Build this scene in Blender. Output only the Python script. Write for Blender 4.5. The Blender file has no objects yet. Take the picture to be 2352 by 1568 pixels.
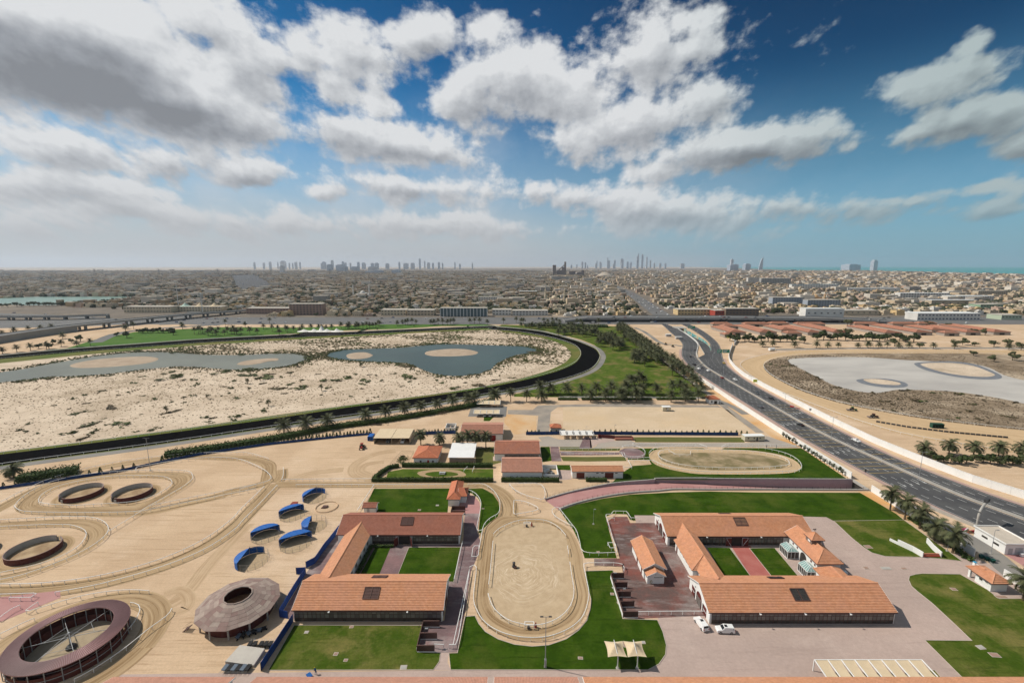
import bpy,bmesh,math,random
from mathutils import Vector,Matrix
from mathutils.geometry import tessellate_polygon

scene = bpy.context.scene
COL = scene.collection
R = math.radians
rng = random.Random(7)

# ------------------------------------------------------------------ camera
cam_data = bpy.data.cameras.new("camera")
cam = bpy.data.objects.new("camera",cam_data)
COL.objects.link(cam)
cam.location = (0,0,95)
cam.rotation_euler = (R(90-9.478),0,0)
cam_data.lens = 16.0
cam_data.sensor_width = 36.0
cam_data.clip_start = 1.0
cam_data.clip_end = 120000
scene.camera = cam

# ------------------------------------------------------------------ view and light
scene.view_settings.view_transform = 'Standard'
scene.view_settings.look = 'None'
scene.view_settings.exposure = -0.1
scene.view_settings.gamma = 1.0
scene.render.engine = 'CYCLES'
scene.cycles.max_bounces = 5
scene.cycles.diffuse_bounces = 2
scene.cycles.glossy_bounces = 2
scene.cycles.transmission_bounces = 2
scene.cycles.volume_bounces = 1
scene.cycles.transparent_max_bounces = 6
scene.cycles.use_adaptive_sampling = True
scene.cycles.adaptive_threshold = 0.02
scene.cycles.caustics_reflective = False
scene.cycles.caustics_refractive = False
scene.cycles.sample_clamp_indirect = 4.0

SUN_ELEV,SUN_AZ = R(47.5),R(-75.0)       # azimuth from +Y, clockwise
sun_data = bpy.data.lights.new("sun",'SUN')
sun_data.energy = 4.6
sun_data.angle = R(0.53)
sun_data.color = (1.0,0.93,0.82)
sun = bpy.data.objects.new("sun",sun_data)
COL.objects.link(sun)
to_sun = Vector((math.sin(SUN_AZ)*math.cos(SUN_ELEV),math.cos(SUN_AZ)*math.cos(SUN_ELEV),math.sin(SUN_ELEV)))
sun.rotation_euler = to_sun.to_track_quat('Z','Y').to_euler()
sun.location = (-200,60,300)

# Surveyed site data: plan coordinates in metres (x east, y north), cloud positions as azimuth / tan(elevation) / radii / tilt / weight
SITE = {
 'track_out': [(-259.4,200.5),(-247.7,207.4),(-232.6,215.3),(-191.5,234.3),(-140.9,261.8),(-105.9,279.9),(-72.1,296.9),(-45.2,314),(-10.7,335.1),(3.8,343),(19.1,354.6),(36.3,369.3),(53.2,386.4),(69,408),(79.7,432),(88.8,462.5),(92.7,481.3),(94.5,514.7),(90.2,537.9),(81.8,568.6),(69.9,597),(55.8,628.2),(37.9,659.1),(7.4,685.3),(-25,703),(-59,708),(-365.8,600.4),(-459.1,546),(-512.1,511.1),(-545.6,475.9),(-564.6,449.8)],
 'track_in': [(-272.2,211.2),(-259.7,218.2),(-227.9,232.7),(-187.3,253),(-143.3,276.3),(-111.6,295.6),(-70.1,316.8),(-27,341),(-7.4,355.7),(16,375.2),(35.7,395.6),(50.5,415.2),(63.6,438.5),(72.6,466.2),(77.6,491.3),(79,519.2),(76,545.3),(64.9,576.9),(53.4,600),(36,624.9),(17.1,648.5),(-13.7,671.6),(-35.2,683),(-57,689.2),(-351.8,576.9),(-443.1,526.4),(-493.6,492),(-528,460.1),(-545.6,434.1)],
 'verge_in': [(-276.9,215.1),(-264.1,222.2),(-232.5,237.7),(-191.4,258.8),(-147.1,284.2),(-113.8,301.9),(-71.5,323.4),(-36,342.6),(-7.6,364.6),(16.5,386.9),(37.2,413.8),(52.2,441.7),(63,477.4),(64.6,514.7),(57,560.7),(39.1,597),(16.5,626.9),(-13.3,652),(-55.6,671.6),(-340.3,557.5),(-396.4,526.4),(-428.2,508.1),(-472.1,470),(-504,438.4),(-523.7,416)],
 'pond_west': [(-425,344.8),(-453.8,375),(-461.3,400),(-455.7,410.8),(-453.9,427.6),(-449.3,449.8),(-442.6,474.2),(-423.7,492),(-402.6,498.5),(-373.3,494.8),(-350.6,487.4),(-329.8,482.1),(-294.5,480.3),(-264.1,487.4),(-238.1,487.4),(-218.4,474.2),(-210.3,461.7),(-210.5,445.9),(-214.4,427.6),(-225,418.7),(-238.5,410.8),(-260.5,410.8),(-296.7,420.7),(-320.7,422.8),(-341.2,410.8),(-357,395.1),(-377,386.3),(-400.6,382.2),(-410.6,372.3),(-420.7,363.4)],
 'pond_east': [(-196.8,499.6),(-188.8,511.3),(-160.1,519),(-130,525.2),(-108.8,539),(-85.7,548.6),(-52.2,545.7),(-10.7,539),(13.7,532.5),(27.4,516.4),(28.3,503.7),(20.2,491.6),(5.1,480.1),(-5,461.9),(-15.3,435.5),(-19.6,411.9),(-28.5,395.7),(-43.3,386.6),(-59,388.1),(-72.7,398.3),(-89.4,420.4),(-103.9,438.7),(-124,443.8),(-145.4,447),(-165.4,453.7),(-181.9,460.5),(-197.5,474.8),(-200.6,490)],
 'island_a': [(-421.4,425.5),(-429,438.4),(-425.4,455.3),(-410.8,466.6),(-390,471.7),(-372.8,465.8),(-364.1,457.6),(-359.8,445.9),(-363.6,434.8),(-375.8,425.5),(-393,419.4),(-407.4,418.7)],
 'island_b': [(-266.2,432.6),(-270,444.4),(-265.8,453.7),(-256.3,460.1),(-246.5,463.3),(-240.4,458.4),(-238.3,450.5),(-244.7,447.5),(-247.8,438.4),(-254.6,431.2)],
 'island_c': [(-94.7,490),(-93.8,501.2),(-83.2,511.3),(-68.3,516.4),(-52.3,513),(-41.2,501.2),(-38.3,493.2),(-41.9,482.3),(-53,476.3),(-68.5,473.4),(-83.2,474.8),(-91.8,482.3)],
 'island_d': [(-176.3,476.3),(-177.2,486.9),(-170.9,494.8),(-161.9,494.8),(-151.3,482.3),(-149.2,476.3),(-150.9,464.7),(-159,459.1),(-168.3,461.9)],
 'lake_far': [(-1593,1306),(-1506,1342),(-1457,1399),(-1344,1399),(-1262,1419),(-1163,1399),(-1092,1367),(-1054,1318),(-1081,1251),(-1055,1176),(-1080,1122),(-1136,1105),(-1212,1109),(-1276,1135),(-1331,1088)],
 'park_lawn': [(1.5,329.3),(26.2,351.4),(44.6,364.6),(58.6,381.4),(75,405.2),(88.5,438.5),(98.4,477.4),(101.7,510.3),(99.5,542.8),(88.7,585.3),(69.8,621.7),(48,655.5),(18,685.3),(-22,714),(-17,735),(19,726),(53,722),(110,726),(153,718),(175,714),(172.2,699.5),(163.4,595.7),(153.5,472.3),(149.4,400.7),(146.4,347.5),(145,326.5),(143.4,320.4),(66.1,320.4),(1.5,322.9)],
 'far_lawn': [(-527.7,482.9),(-510.4,513.1),(-462.8,550.5),(-369,605.9),(-245,668.1),(-168.6,685.5),(-111,717),(-18,717),(-48,746),(-137,741),(-225,737),(-267,729),(-263,718),(-326.2,699.6),(-453,705),(-501.6,680),(-546.9,653.4),(-542.2,584.5),(-518.3,521.2),(-540.2,494.8)],
 'lawn_stable_front': [(-58.4,107.8),(-23.8,107.7),(-23.4,99.1),(-17.8,99),(-17.7,96.4),(-18.8,94.1),(-58,94)],
 'lawn_stable_north': [(-59.6,183.4),(-27,183.7),(-25.1,163.7),(-52.4,163.9),(-57.9,163.7),(-58.8,172.5)],
 'lawn_stable_corner': [(-19.2,183.4),(-12.7,183.7),(-8.1,178.7),(-5.5,172),(-4.9,166.7),(-5.4,161.3),(-8.2,157.5),(-10.3,153.5),(-11.1,150.5),(-12.1,150.5),(-12.4,165.7),(-12.5,170.9),(-14.2,175.8),(-17.4,179.6),(-18.9,180.4)],
 'court_lawn_a': [(-46.7,142.6),(-41.5,142.8),(-41.4,127.6),(-47.4,127.6)],
 'court_lawn_b': [(-35.3,141.9),(-17.6,142),(-17.8,124.6),(-35.6,126.2)],
 'lawn_oval': [(-12.9,110.8),(-10.2,111.1),(-9,108.4),(-7,105.6),(-3.6,103.2),(0.6,101.5),(5.1,100.9),(9.3,101.3),(14,103.2),(17.6,106.1),(20.3,109.4),(22.1,113.8),(22.8,117.5),(22.7,120.9),(22.8,125),(23.2,129.7),(31.9,130),(30.2,110),(39.5,109.6),(39.7,105.6),(39.2,101.3),(38,98.4),(35.5,95.7),(32.4,94.1),(-14.6,94.1),(-15.7,98.8),(-13.6,98.9)],
 'lawn_north': [(18.9,165.5),(25.7,170),(37.6,174.9),(49.7,178.3),(67.5,180.2),(84.2,181),(104.4,180.1),(151.6,179.9),(150.1,169.6),(148.4,158.9),(121.4,158.2),(120.4,160.9),(112.1,161.3),(59.9,162.8),(55.3,162.1),(47.2,162.2),(46.7,158.5),(44.8,158.9),(44.5,163),(39,163.2),(36,161.3),(35.6,157.1),(35,145.9),(34.5,136.1),(23.9,136.1),(23.7,140.5),(23.3,145.9),(22.3,152.6),(20.5,158.9)],
 'lawn_gate': [(121.4,158.2),(148.4,158.9),(147.7,149.2),(147.2,139.5),(146.7,134.5),(141.1,135.7),(135.8,136.5),(123.7,137),(120.7,139),(120.2,142.7),(120.2,147.3)],
 'lawn_east': [(121.6,125.6),(123.4,127.4),(126.1,128.2),(128.2,128.5),(139.9,128.2),(141.3,121.3),(140.9,117.6),(152.3,117.6),(146.6,103.9),(129.6,90),(105.2,90),(106.2,102.8),(118.2,102.7),(119.1,109),(119.9,115.8),(119.9,120.7),(120.1,122.9)],
 'lawn_carport': [(99,94),(100.7,94),(100,90),(98.2,90)],
 'court_lawn_c': [(66.5,141.9),(74.3,141.6),(74,127.4),(65.5,127.4)],
 'court_lawn_d': [(80.9,141.4),(89.6,141.6),(88.8,127.2),(80.5,127.2)],
 'lawn_paddock_oval': [(61,227.3),(100.6,227.6),(103.2,225.3),(108.7,225.3),(112.5,227.8),(152.7,227.6),(151.3,191.7),(65,191.7),(49.9,189.7),(43.7,188),(50.8,198.1),(58.1,206.1),(67.6,207.7),(68,213.2),(57.5,213.2)],
 'lawn_strip_a': [(25.4,229.1),(39.6,229.1),(39.4,227.9),(57.2,227.6),(55.9,224.3),(38.8,223.7),(24.9,224.7)],
 'lawn_strip_b': [(24.4,216.7),(37.6,216.5),(56.9,216.9),(56.5,211.7),(36.7,211),(25.2,211.6)],
 'lawn_strip_c': [(15.2,229.4),(20,229.4),(19.6,211.8),(14.8,210.3)],
 'lawn_strip_d': [(14.6,207.1),(27.9,207.1),(27.7,201.3),(14.8,202.5)],
 'lawn_fence_strip': [(68.2,243.2),(128.5,242.8),(126.9,235.5),(67.3,235.8)],
 'lawn_hedged': [(-57.9,199.7),(-51.5,202.7),(-8.9,202.7),(-8.5,192),(-56.9,192)],
 'lawn_sheds': [(-19.1,227.1),(-9.5,229.4),(-8.9,215.6),(-5,210.3),(-9.2,207.4),(-17.6,208.3)],
 'lawn_small': [(-17.9,278.1),(-11.4,278.1),(-13.9,270),(-17.6,270)],
 'pave_main': [(-94.3,92.9),(30.7,94.7),(39.7,109),(41.6,122.5),(47.4,163.4),(121.3,162.4),(127.2,143.6),(152,137.1),(155.1,131.6),(152.9,119.1),(147.3,101.1),(126.9,84.9),(-94.3,84.9)],
 'pave_yard': [(35.4,157.2),(39,161.2),(44.2,161.2),(44.2,156.9),(54.2,156.9),(54.2,142.8),(56.8,142.8),(55.6,138.3),(55.9,126.2),(54.1,114.9),(53.6,111.2),(33.9,110),(30.5,111.8),(31.3,127.8),(34.7,128.1),(35.2,131.9),(26.4,132.4),(27,135.8),(35.4,136),(35.9,142.8),(35.6,150)],
 'pave_yard_pad': [(47.1,162),(55.3,162),(54.2,156.9),(46.9,157.2)],
 'court_path_red': [(75.4,144.2),(82.1,144.2),(80.5,127.2),(74,127.2)],
 'pave_left_yard': [(-18.5,163.9),(-12.6,163.9),(-12.5,150.7),(-10.3,142.8),(-12.9,129.7),(-13,114.9),(-13.7,99.1),(-17.8,99),(-23.4,99.1),(-23.8,107.7),(-22.1,108.6),(-18.4,109.4),(-19,124.4),(-16.9,143.6)],
 'pave_left_curve': [(-19,178.7),(-15.8,177),(-13.3,172),(-12.5,166.7),(-12.7,163.5),(-22.2,163.5),(-22.5,170.4)],
 'pave_left_side': [(-63.3,158.9),(-61.6,162.7),(-58.4,149.2),(-57.7,128.1),(-59.3,109.8),(-63.6,110.3),(-64.5,129.1),(-64,150)],
 'court_path_left': [(-41.6,143.1),(-35.6,143.1),(-35.7,126.9),(-41.2,126.9)],
 'court_pave_left': [(-49.2,143.1),(-16.9,143.7),(-18.1,123.8),(-50.9,126.9)],
 'court_pave_right': [(66.1,142.5),(90.6,142.5),(89.3,127),(64.3,127)],
 'path_gate_left': [(-17.8,99),(-15.7,99),(-15.7,96.4),(-14.6,94.1),(-18.8,94.1),(-17.7,96.4)],
 'pave_hut_rows': [(-9.6,217),(-5,217),(-4.9,211.6),(-9.4,211.8)],
 'apron_sheds': [(21.9,201.3),(27.6,201.3),(26.9,192.3),(21.2,191.2)],
 'ramp_low': [(18.4,166),(25.8,170.7),(37.8,175.9),(50,179.3),(62,180.9),(84.6,182.1),(69.6,182.4),(101.7,182.3),(128.3,182),(152.8,181.8)],
 'ramp_up': [(13.5,173.9),(21.1,178.2),(30.3,182.5),(43.1,187.4),(52.6,189.4),(65.2,191.3),(89.1,192.6),(65.2,192.4),(89.9,192.2),(123.4,191.8),(153,191.5)],
 'sand_lot': [(34.9,300.1),(51.1,300.1),(102.1,299.3),(140.4,297.3),(144,292.5),(141.4,270.2),(138.8,251.9),(128.9,249.3),(29.5,250.9)],
 'grey_road_lot': [(18.1,301.9),(70.8,306.6),(103.5,303.5),(141.7,302.1),(142.1,297.3),(50.9,299),(31,298.1),(25.4,287.2),(21.3,249.3),(14.1,249.3),(16.9,280.3),(-2.8,283.7),(-2.9,291.9),(13.7,291.9)],
 'orange_lot': [(-4.3,282.1),(15.5,282.6),(14.2,253.8),(1.4,246.6),(-4.8,267.5)],
 'car_bay_lot': [(-27.7,299.4),(-3.3,299.4),(-3.8,278.1),(-28.1,278.5)],
 'service_road': [(-4.7,230.9),(14.9,230.1),(37.5,228.1),(41.2,226.9),(52.8,228.9),(99.3,229.3),(122.3,228.9),(133.7,229.3),(152.8,227.9),(149.6,235.8),(143.7,245.1),(134.6,235.8),(126.6,234.8),(67.6,234.8),(65.2,238.5),(56.4,237.6),(47.2,234.1),(42.5,227.1),(40.9,239.8),(25.9,239.8),(20.6,244.9),(14.7,243.1),(16.3,237.3),(-4.8,234.9)],
 'service_pink_a': [(40.2,243.1),(44,243.1),(42.3,227.8),(35.3,227.1)],
 'service_pink_b': [(43.3,241.3),(53.3,244.1),(56.8,239.4),(56.1,237.6),(47.2,234.1),(41.3,227.3)],
 'walk_strip': [(24.8,223.4),(38.6,223),(55.3,222.1),(54.7,219.2),(37.9,218.5),(24.8,218.4)],
 'walk_circle': [(55.3,222.1),(57.4,225.9),(61.8,227.8),(66,226.4),(67.8,222.4),(67.8,219.2),(65.7,215.9),(62.1,214.4),(58.5,214.7),(56.1,217.7)],
 'path_brick': [(20.3,229.4),(24.7,229.4),(24.4,211.3),(19.5,211.3)],
 'park_road': [(-227.3,208.5),(-187.6,229.3),(-137.7,255.4),(-104.7,276.3),(-71.1,292.4),(-44.7,310.4),(-10.7,324),(1.8,330),(2.1,333.1),(-1.6,326.5),(8.7,323.8),(34.4,321.6),(93.4,321.1),(115.4,319.8),(140.2,319.8),(146,316.1),(150.5,300),(151.1,282.7)],
 'dirt_oval': [(69.8,219.2),(75.6,225.6),(85.3,227.3),(104.6,226.3),(120.5,225.3),(129.1,223.2),(136.5,219.2),(139.8,213.2),(138.8,206.1),(135.9,202),(129.8,198.7),(118,197.3),(100.6,197),(86.4,197.4),(78.7,200),(72.4,204),(68.8,209.6)],
 'dirt_oval_in': [(74.1,217.7),(77.9,220.8),(87.4,222.1),(102.5,221.4),(118.2,220.8),(126.6,218.5),(132.6,214.7),(135,210.3),(133.5,206.8),(127.9,203.3),(117.7,202),(102.6,201.3),(91.1,201.7),(83.1,204),(77.2,207.5),(73.7,211.7)],
 'hedge_dirt_oval': [(-44.1,198.5),(-40.4,201.3),(-32.6,202.1),(-25.5,201.3),(-21.7,197.9),(-21.7,195.1),(-28.8,194.3),(-39.7,194.5)],
 'hedge_dirt_oval_in': [(-40.2,197.4),(-38,199.3),(-32.3,200.1),(-26.8,198.9),(-24.7,196.8),(-27.4,195.1),(-36.1,194.7)],
 'slip_road': [(190.1,699.5),(192.2,658.9),(188.6,607.4),(185.3,573.6),(186.5,550.6),(196.4,543.4),(202.8,534)],
 'salt_pan': [(282.1,455.3),(298.4,463.6),(330.6,469.3),(372.4,467.9),(397.4,455.3),(424.8,447.3),(450.6,438.9),(448.9,417.8),(432.9,390.8),(429.8,371.5),(437.3,354),(356.6,285.7),(357,305.9),(351,323.3),(334.9,337.9),(307,341.8),(295.8,341),(279.2,333.4),(269.4,334.2),(263.4,339.9),(258.9,356.1),(264.2,385.8),(268.9,412.1),(273.1,435.8)],
 'pan_island_a': [(393.6,435.8),(407.7,443.4),(439.7,448.6),(451.5,435.8),(439.8,406.6),(426.4,385.8),(411.7,375.2),(393.3,375.2),(383.8,383.3),(380.1,398.5),(382.4,414.9)],
 'pan_island_a_in': [(398.5,434.5),(418.9,440.8),(437.2,438.9),(442.3,426.6),(433.2,403.9),(424.7,389.8),(410.9,383.3),(398,385.8),(389.8,395.9),(390,412.1)],
 'pan_island_b': [(289.7,372.4),(302.5,377.1),(317.6,377.1),(323.7,367.9),(320.3,357.3),(309.9,349),(296,347.8),(288,354),(285.7,362.5)],
 'pan_island_b_in': [(296.5,373.8),(307.6,376.2),(315.3,371.5),(318.1,362.5),(311.5,356.1),(301.6,357.3),(294.6,362.5)],
 'dirt_track_out': [(609.9,499.9),(581.4,508.2),(511.6,508.2),(452,510.7),(389.9,510.7),(341.6,508.2),(304.9,498.3),(272.3,480.3),(243.6,458.7),(223.8,435.8),(215.6,417.8),(208.7,390.8),(204.3,362.5),(203.4,334.2),(205.7,314.7),(209.3,291.4),(211.4,281.6),(232.9,296),(240.9,267.6),(251.4,255.3),(269.6,245.8),(280.4,236.9),(292.3,225.5)],
 'dirt_track_in': [(582.4,476.6),(550.5,480.3),(494.1,490.3),(434.4,490.3),(374.8,490.3),(334.3,485.7),(299.3,476.6),(273.6,462.2),(252,442.1),(238.2,420.7),(228.1,393.3),(223.4,364.7),(222.3,337.9),(226.4,316.4),(234,300.3),(243.7,289.1),(253.2,279.2),(246.9,293.4),(256,276.5),(271.3,261.3),(295.4,250.4),(310.3,240.4)],
 'lc_left': [(195.8,516.1),(206.7,543.4),(216,579),(228.7,652),(243,728),(243,747)],
 'lc_right': [(193.4,465.2),(202.8,491.3),(221.9,534),(232.8,568.4),(243.1,622.6),(252.7,691.8),(254,732),(254,747)],
 'up_left': [(208.5,483.5),(221,524.9),(234.7,571),(242.6,616.4),(251.8,686.4)],
 'up_right': [(223.7,503.4),(235.3,534),(245.3,573.6),(253.1,628.9),(264,703)],
 'rc_left': [(223.7,503.4),(232.6,524.9),(246.9,563.2),(263.6,638.6),(274,711),(277,741)],
 'rc_right': [(218.4,461.6),(237.1,507.5),(254.4,553.1),(273.6,625.7),(286.6,695.6),(290,732),(291,745)],
 'clouds': [(-0.733,0.315,0.245,0.131,-0.026,1.6),(-0.605,0.271,0.172,0.074,-0.169,1.5),(-0.489,0.367,0.08,0.094,-0.207,1),(-0.505,0.251,0.084,0.043,-0.064,1.1),(-0.543,0.417,0.091,0.051,0.043,1),(-0.763,0.171,0.107,0.034,0.038,1.1),(-0.633,0.173,0.074,0.025,0.016,0.9),(-0.513,0.166,0.064,0.025,-0.009,0.9),(-0.73,0.121,0.097,0.029,-0.082,1),(-0.686,0.095,0.093,0.027,-0.105,0.9),(-0.797,0.12,0.078,0.038,0.117,0.9),(-0.587,0.077,0.131,0.027,-0.015,0.7),(-0.804,0.057,0.109,0.032,0.056,0.8),(-0.311,0.403,0.111,0.061,-0.153,1),(-0.186,0.443,0.095,0.047,0.222,1),(-0.354,0.332,0.063,0.05,-0.446,1),(-0.395,0.398,0.041,0.058,-0.626,0.6),(-0.275,0.309,0.048,0.03,-0.272,0.9),(-0.261,0.241,0.172,0.053,-0.164,1.2),(-0.334,0.264,0.072,0.041,-0.095,0.9),(-0.167,0.229,0.088,0.043,-0.141,0.9),(-0.205,0.157,0.162,0.033,-0.049,1),(-0.373,0.141,0.053,0.018,0.14,0.8),(0.012,0.37,0.157,0.079,-0.034,1.2),(0.26,0.409,0.151,0.089,0.028,1.3),(0.119,0.339,0.169,0.067,0.013,1.1),(0.233,0.276,0.171,0.072,0.152,1.2),(0.138,0.243,0.102,0.051,-0.21,1),(0.354,0.419,0.063,0.061,0.192,1),(0.377,0.302,0.065,0.05,0.546,1),(-0.057,0.462,0.061,0.036,0.013,0.7),(-0.103,0.332,0.061,0.051,-0.308,0.8),(0.451,0.213,0.164,0.041,0.01,1.15),(0.288,0.185,0.072,0.022,0.115,0.8),(0.54,0.225,0.062,0.031,0.056,1),(0.159,0.139,0.173,0.035,-0.068,1),(0.342,0.103,0.25,0.047,-0.084,1),(0.53,0.106,0.133,0.028,-0.107,0.8),(0.068,0.153,0.068,0.025,-0.016,0.8),(-0.162,0.081,0.277,0.025,-0.032,0.6),(-0.417,0.075,0.165,0.02,-0.029,0.5),(0.713,0.271,0.058,0.027,0.075,0.8),(0.758,0.284,0.041,0.022,0.055,0.7),(0.738,0.216,0.065,0.023,0.125,0.9),(0.792,0.219,0.036,0.025,0.015,0.9),(0.811,0.169,0.025,0.013,-0.178,0.6),(0.75,0.319,0.016,0.013,0.458,0.5),(0.755,0.111,0.05,0.006,-0.014,0.4),(0.678,0.104,0.053,0.006,-0.022,0.4),(0.801,0.08,0.034,0.009,0.04,0.4)],
 'cloud_dark': [(-0.749,0.292,0.227,0.091,-0.037,1.3),(-0.618,0.258,0.142,0.051,-0.172,1),(-0.777,0.175,0.078,0.017,0.047,0.6),(-0.245,0.225,0.121,0.026,-0.165,0.35),(-0.354,0.328,0.045,0.03,-0.249,0.35),(0.129,0.272,0.193,0.051,0.072,0.3),(0.279,0.36,0.107,0.049,0.048,0.35),(0.275,0.096,0.278,0.035,-0.075,0.5),(-0.205,0.146,0.107,0.019,-0.046,0.3),(0.445,0.194,0.147,0.024,0.024,0.25)],
 'loop_a': [(-201.9,156.3),(-203.4,167.5),(-204.5,185.7),(-198.8,200.4),(-185.9,209.7),(-162.1,216.6),(-138.9,214.8),(-131.9,214.4),(-118.2,207.9),(-110.8,193.6),(-109.3,189),(-112.6,185.3),(-119.5,181),(-122.3,177),(-130.8,171.7),(-143.1,164.7),(-165.6,164.2),(-180.3,164.7)],
 'loop_b': [(-105,187.8),(-103.3,173.6),(-102.3,161.3),(-102.2,153.9),(-104.8,141.6),(-112.2,131.6),(-124.4,124.3),(-138.6,120.8),(-150.5,119.8),(-163,119.5)],
 'loop_c': [(-109.2,202),(-105,193.6),(-105.7,189)],
 'straight_d': [(-104.6,186.9),(-89.6,186.8),(-59.7,186.9),(-29.9,186.9),(-12.5,186.4)],
 'curve_e': [(-13.7,186.8),(-8.8,183.4),(-3.7,176.4),(-1.3,167.7),(-2.1,160.8),(-5,154.4),(-8.2,147.5)],
 'pens_ab_out': [(-197.3,167.2),(-202.3,175.8),(-203.5,186.7),(-195.9,194.4),(-177,198.9),(-153.1,198.9),(-144.9,193.7),(-141.9,186.7),(-142.8,175.8),(-144.2,166.1),(-145.8,163.2),(-163.8,162.3),(-175.3,162.5),(-189.8,163.4)],
 'pens_ab_in': [(-191.1,170.5),(-195.7,176.4),(-195.8,184.7),(-184.7,192.2),(-172.7,193.7),(-158.9,193),(-151.6,189.4),(-147.9,184),(-148.3,175.8),(-153.6,170.5),(-168.7,168.3),(-173.4,167.7),(-185.6,168.8)],
 'pen_c_in': [(-187.3,152.9),(-174.6,153.9),(-169.1,154.1),(-162.5,153.9),(-155,151.1),(-150.6,147.5),(-147.3,141.2),(-147.9,135.7),(-151.6,131.3),(-159,127.5)],
 'pen_c_out': [(-192.1,157.3),(-174,159.3),(-169.2,159.5),(-161,159.3),(-153.2,156.8),(-146.2,151.5),(-143.1,145.3),(-143.4,138),(-146.9,131.3),(-151.1,126.4),(-155.6,124.3)],
 'oval_out': [(-10.2,151.7),(-8.2,156.1),(-4.8,160.8),(-0.1,161.8),(6.7,160.8),(12.9,159.8),(18.2,156.1),(21.2,151.7),(22.6,145.9),(23.3,138.3),(22.7,132.7),(22.6,128.7),(22.6,121.5),(22.3,117.5),(20.3,111.8),(17.8,107.9),(14.2,105.2),(9.4,103),(4.8,102.5),(0.7,103),(-3.6,105),(-7.3,107.9),(-9.9,112.3),(-11.1,117.5),(-11.3,123.2),(-11.5,130.4),(-11.1,139.8),(-10.8,145.9)],
 'oval_in': [(-6.4,148.4),(-3.5,152.6),(0.9,156.1),(6.6,157.3),(12.6,156.6),(16.8,152.6),(19,147.5),(18.9,140.5),(18.6,132.7),(18.4,126.2),(18.1,119.2),(16.4,113.8),(13.7,110.1),(9.8,107.5),(5.7,106.6),(1,107.5),(-3.4,109.8),(-5.8,113.8),(-7,118.1),(-6.9,125),(-6.6,132.7),(-6.6,142.8)],
 'rail_oval_in_a': [(-6.5,148.4),(-4.5,151.7),(0.9,156.1),(6.6,157.5),(12.7,156.8),(16.8,152.6),(19,147.3)],
 'rail_oval_in_b': [(-6.6,144),(-6.8,128.7),(-7,122.3)],
 'rail_oval_in_c': [(-7,118.4),(-5.4,113.3),(-2.3,109.4),(1,107.5),(5.7,106.6),(9.8,107.5),(13.7,110.1),(16.4,113.8),(18.1,118.9),(18.4,126.2),(18.6,132.7)],
 'rail_oval_in_d': [(18.9,141.3),(18.7,136.9)],
 'rail_oval_out_a': [(-13.3,130.2),(-11.3,130.4),(-11.1,117.5),(-9.9,112.3),(-7.3,107.7),(-3.6,104.7),(0.7,103),(4.8,102.5),(9.4,102.9),(14.2,105),(17.8,107.9),(20.3,111.8),(22.3,118.1),(22.6,122.6),(22.7,130),(23.2,131.9),(27,132.2),(35,131.8),(34.9,128.4)],
 'rail_oval_out_b': [(-13.2,135.4),(-13.2,141.1),(-11.2,141.3),(-11,135.4),(-13.1,135.4)],
 'rail_left_long': [(-13.3,130.2),(-14.8,100.4)],
 'rail_left_short': [(-17.1,143.7),(-17.6,124.5)],
 'rail_corner_a': [(-19.6,180.4),(-17.3,179.6),(-14.4,175.8),(-12.6,170.4),(-12.4,163.7),(-12.7,150.9),(-10.7,150.7)],
 'rail_corner_b': [(-19.3,185.3),(-12.8,185.6),(-8.2,180.4),(-5.3,172.5),(-4.8,166.7),(-5.3,161.8),(-8.3,158.4),(-10.4,153.5),(-10.8,145.9),(-11.1,139.8)],
 'rail_north_a': [(34.8,137.6),(24.2,137.7),(23.4,143.6),(23.2,150),(22,154.4),(19.4,162.7),(18.2,166.5),(16.2,165.2),(15.5,163.2),(16.9,158.9),(21.9,153.5)],
 'rail_yard_a': [(48,158.5),(44.9,158.5),(44.5,163.2),(39,163.4),(38.3,161.1),(35.8,161.1),(35.7,158.2),(38.7,158.4)],
 'rail_yard_b': [(35.7,157.8),(35.3,147.5),(34.8,137.7)],
 'rail_yard_c': [(32.9,142.9),(35.3,143.1),(35.2,140.1),(32.9,140),(33,142.8)],
 'rail_island_a': [(-1.3,185.6),(12.4,185.4),(13.3,173.1),(9.4,173.6),(5,176.4),(1.1,180.4),(-1.1,185.4)],
 'rail_island_b': [(0.8,171.6),(0.5,162.2),(1.8,161.3),(10.3,164.7),(7,169.3),(3.8,171.2),(0.9,171.6)],
 'rail_road_gate': [(34.5,111.3),(38.2,111.4),(46.6,111.5),(53.4,111.5)],
 'rail_front_a': [(-19.5,100.4),(-17.2,100.3)],
 'rail_front_b': [(-15.8,100.3),(-14,100.2),(-13.7,103.8),(-13.3,130)],
 'rail_north_straight_n': [(-102.5,190),(-58.4,190.7),(-8.2,190.7)],
 'rail_north_straight_s': [(-94,185),(-60.4,185.1),(-27.3,185.4)],
 'rail_diag_a': [(-60,184.9),(-60.3,163.7)],
 'rail_diag_b': [(-101.9,184.6),(-101.1,169.6),(-100.7,157.5),(-100.3,150.6),(-103.3,139.4),(-111.1,130.2),(-122.9,122.6),(-133.3,118.9)],
 'rail_diag_c': [(-106.9,183.4),(-106.5,173.3),(-106.1,164.2),(-105.4,157.3),(-107.2,145.2),(-114.1,134.2),(-126.3,126.4),(-140.7,122.9),(-153.4,122.4)],
 'rail_loop_out': [(-205.1,163.9),(-206.2,170),(-207.2,188.5),(-199.9,201.6),(-186.9,210.9),(-163.4,218.4),(-141.8,219.7),(-134.6,219.2),(-120.6,212.5)],
 'rail_loop_in': [(-175.2,199.2),(-177.4,202.7),(-174.5,204.3),(-158.9,212.1),(-137.6,212.6),(-118.8,202),(-109.6,193.6),(-107.8,189),(-112.3,184.6),(-116,181)],
 'rail_spur': [(-107.9,202),(-103.8,193.6),(-102.7,189.7)],
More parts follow.
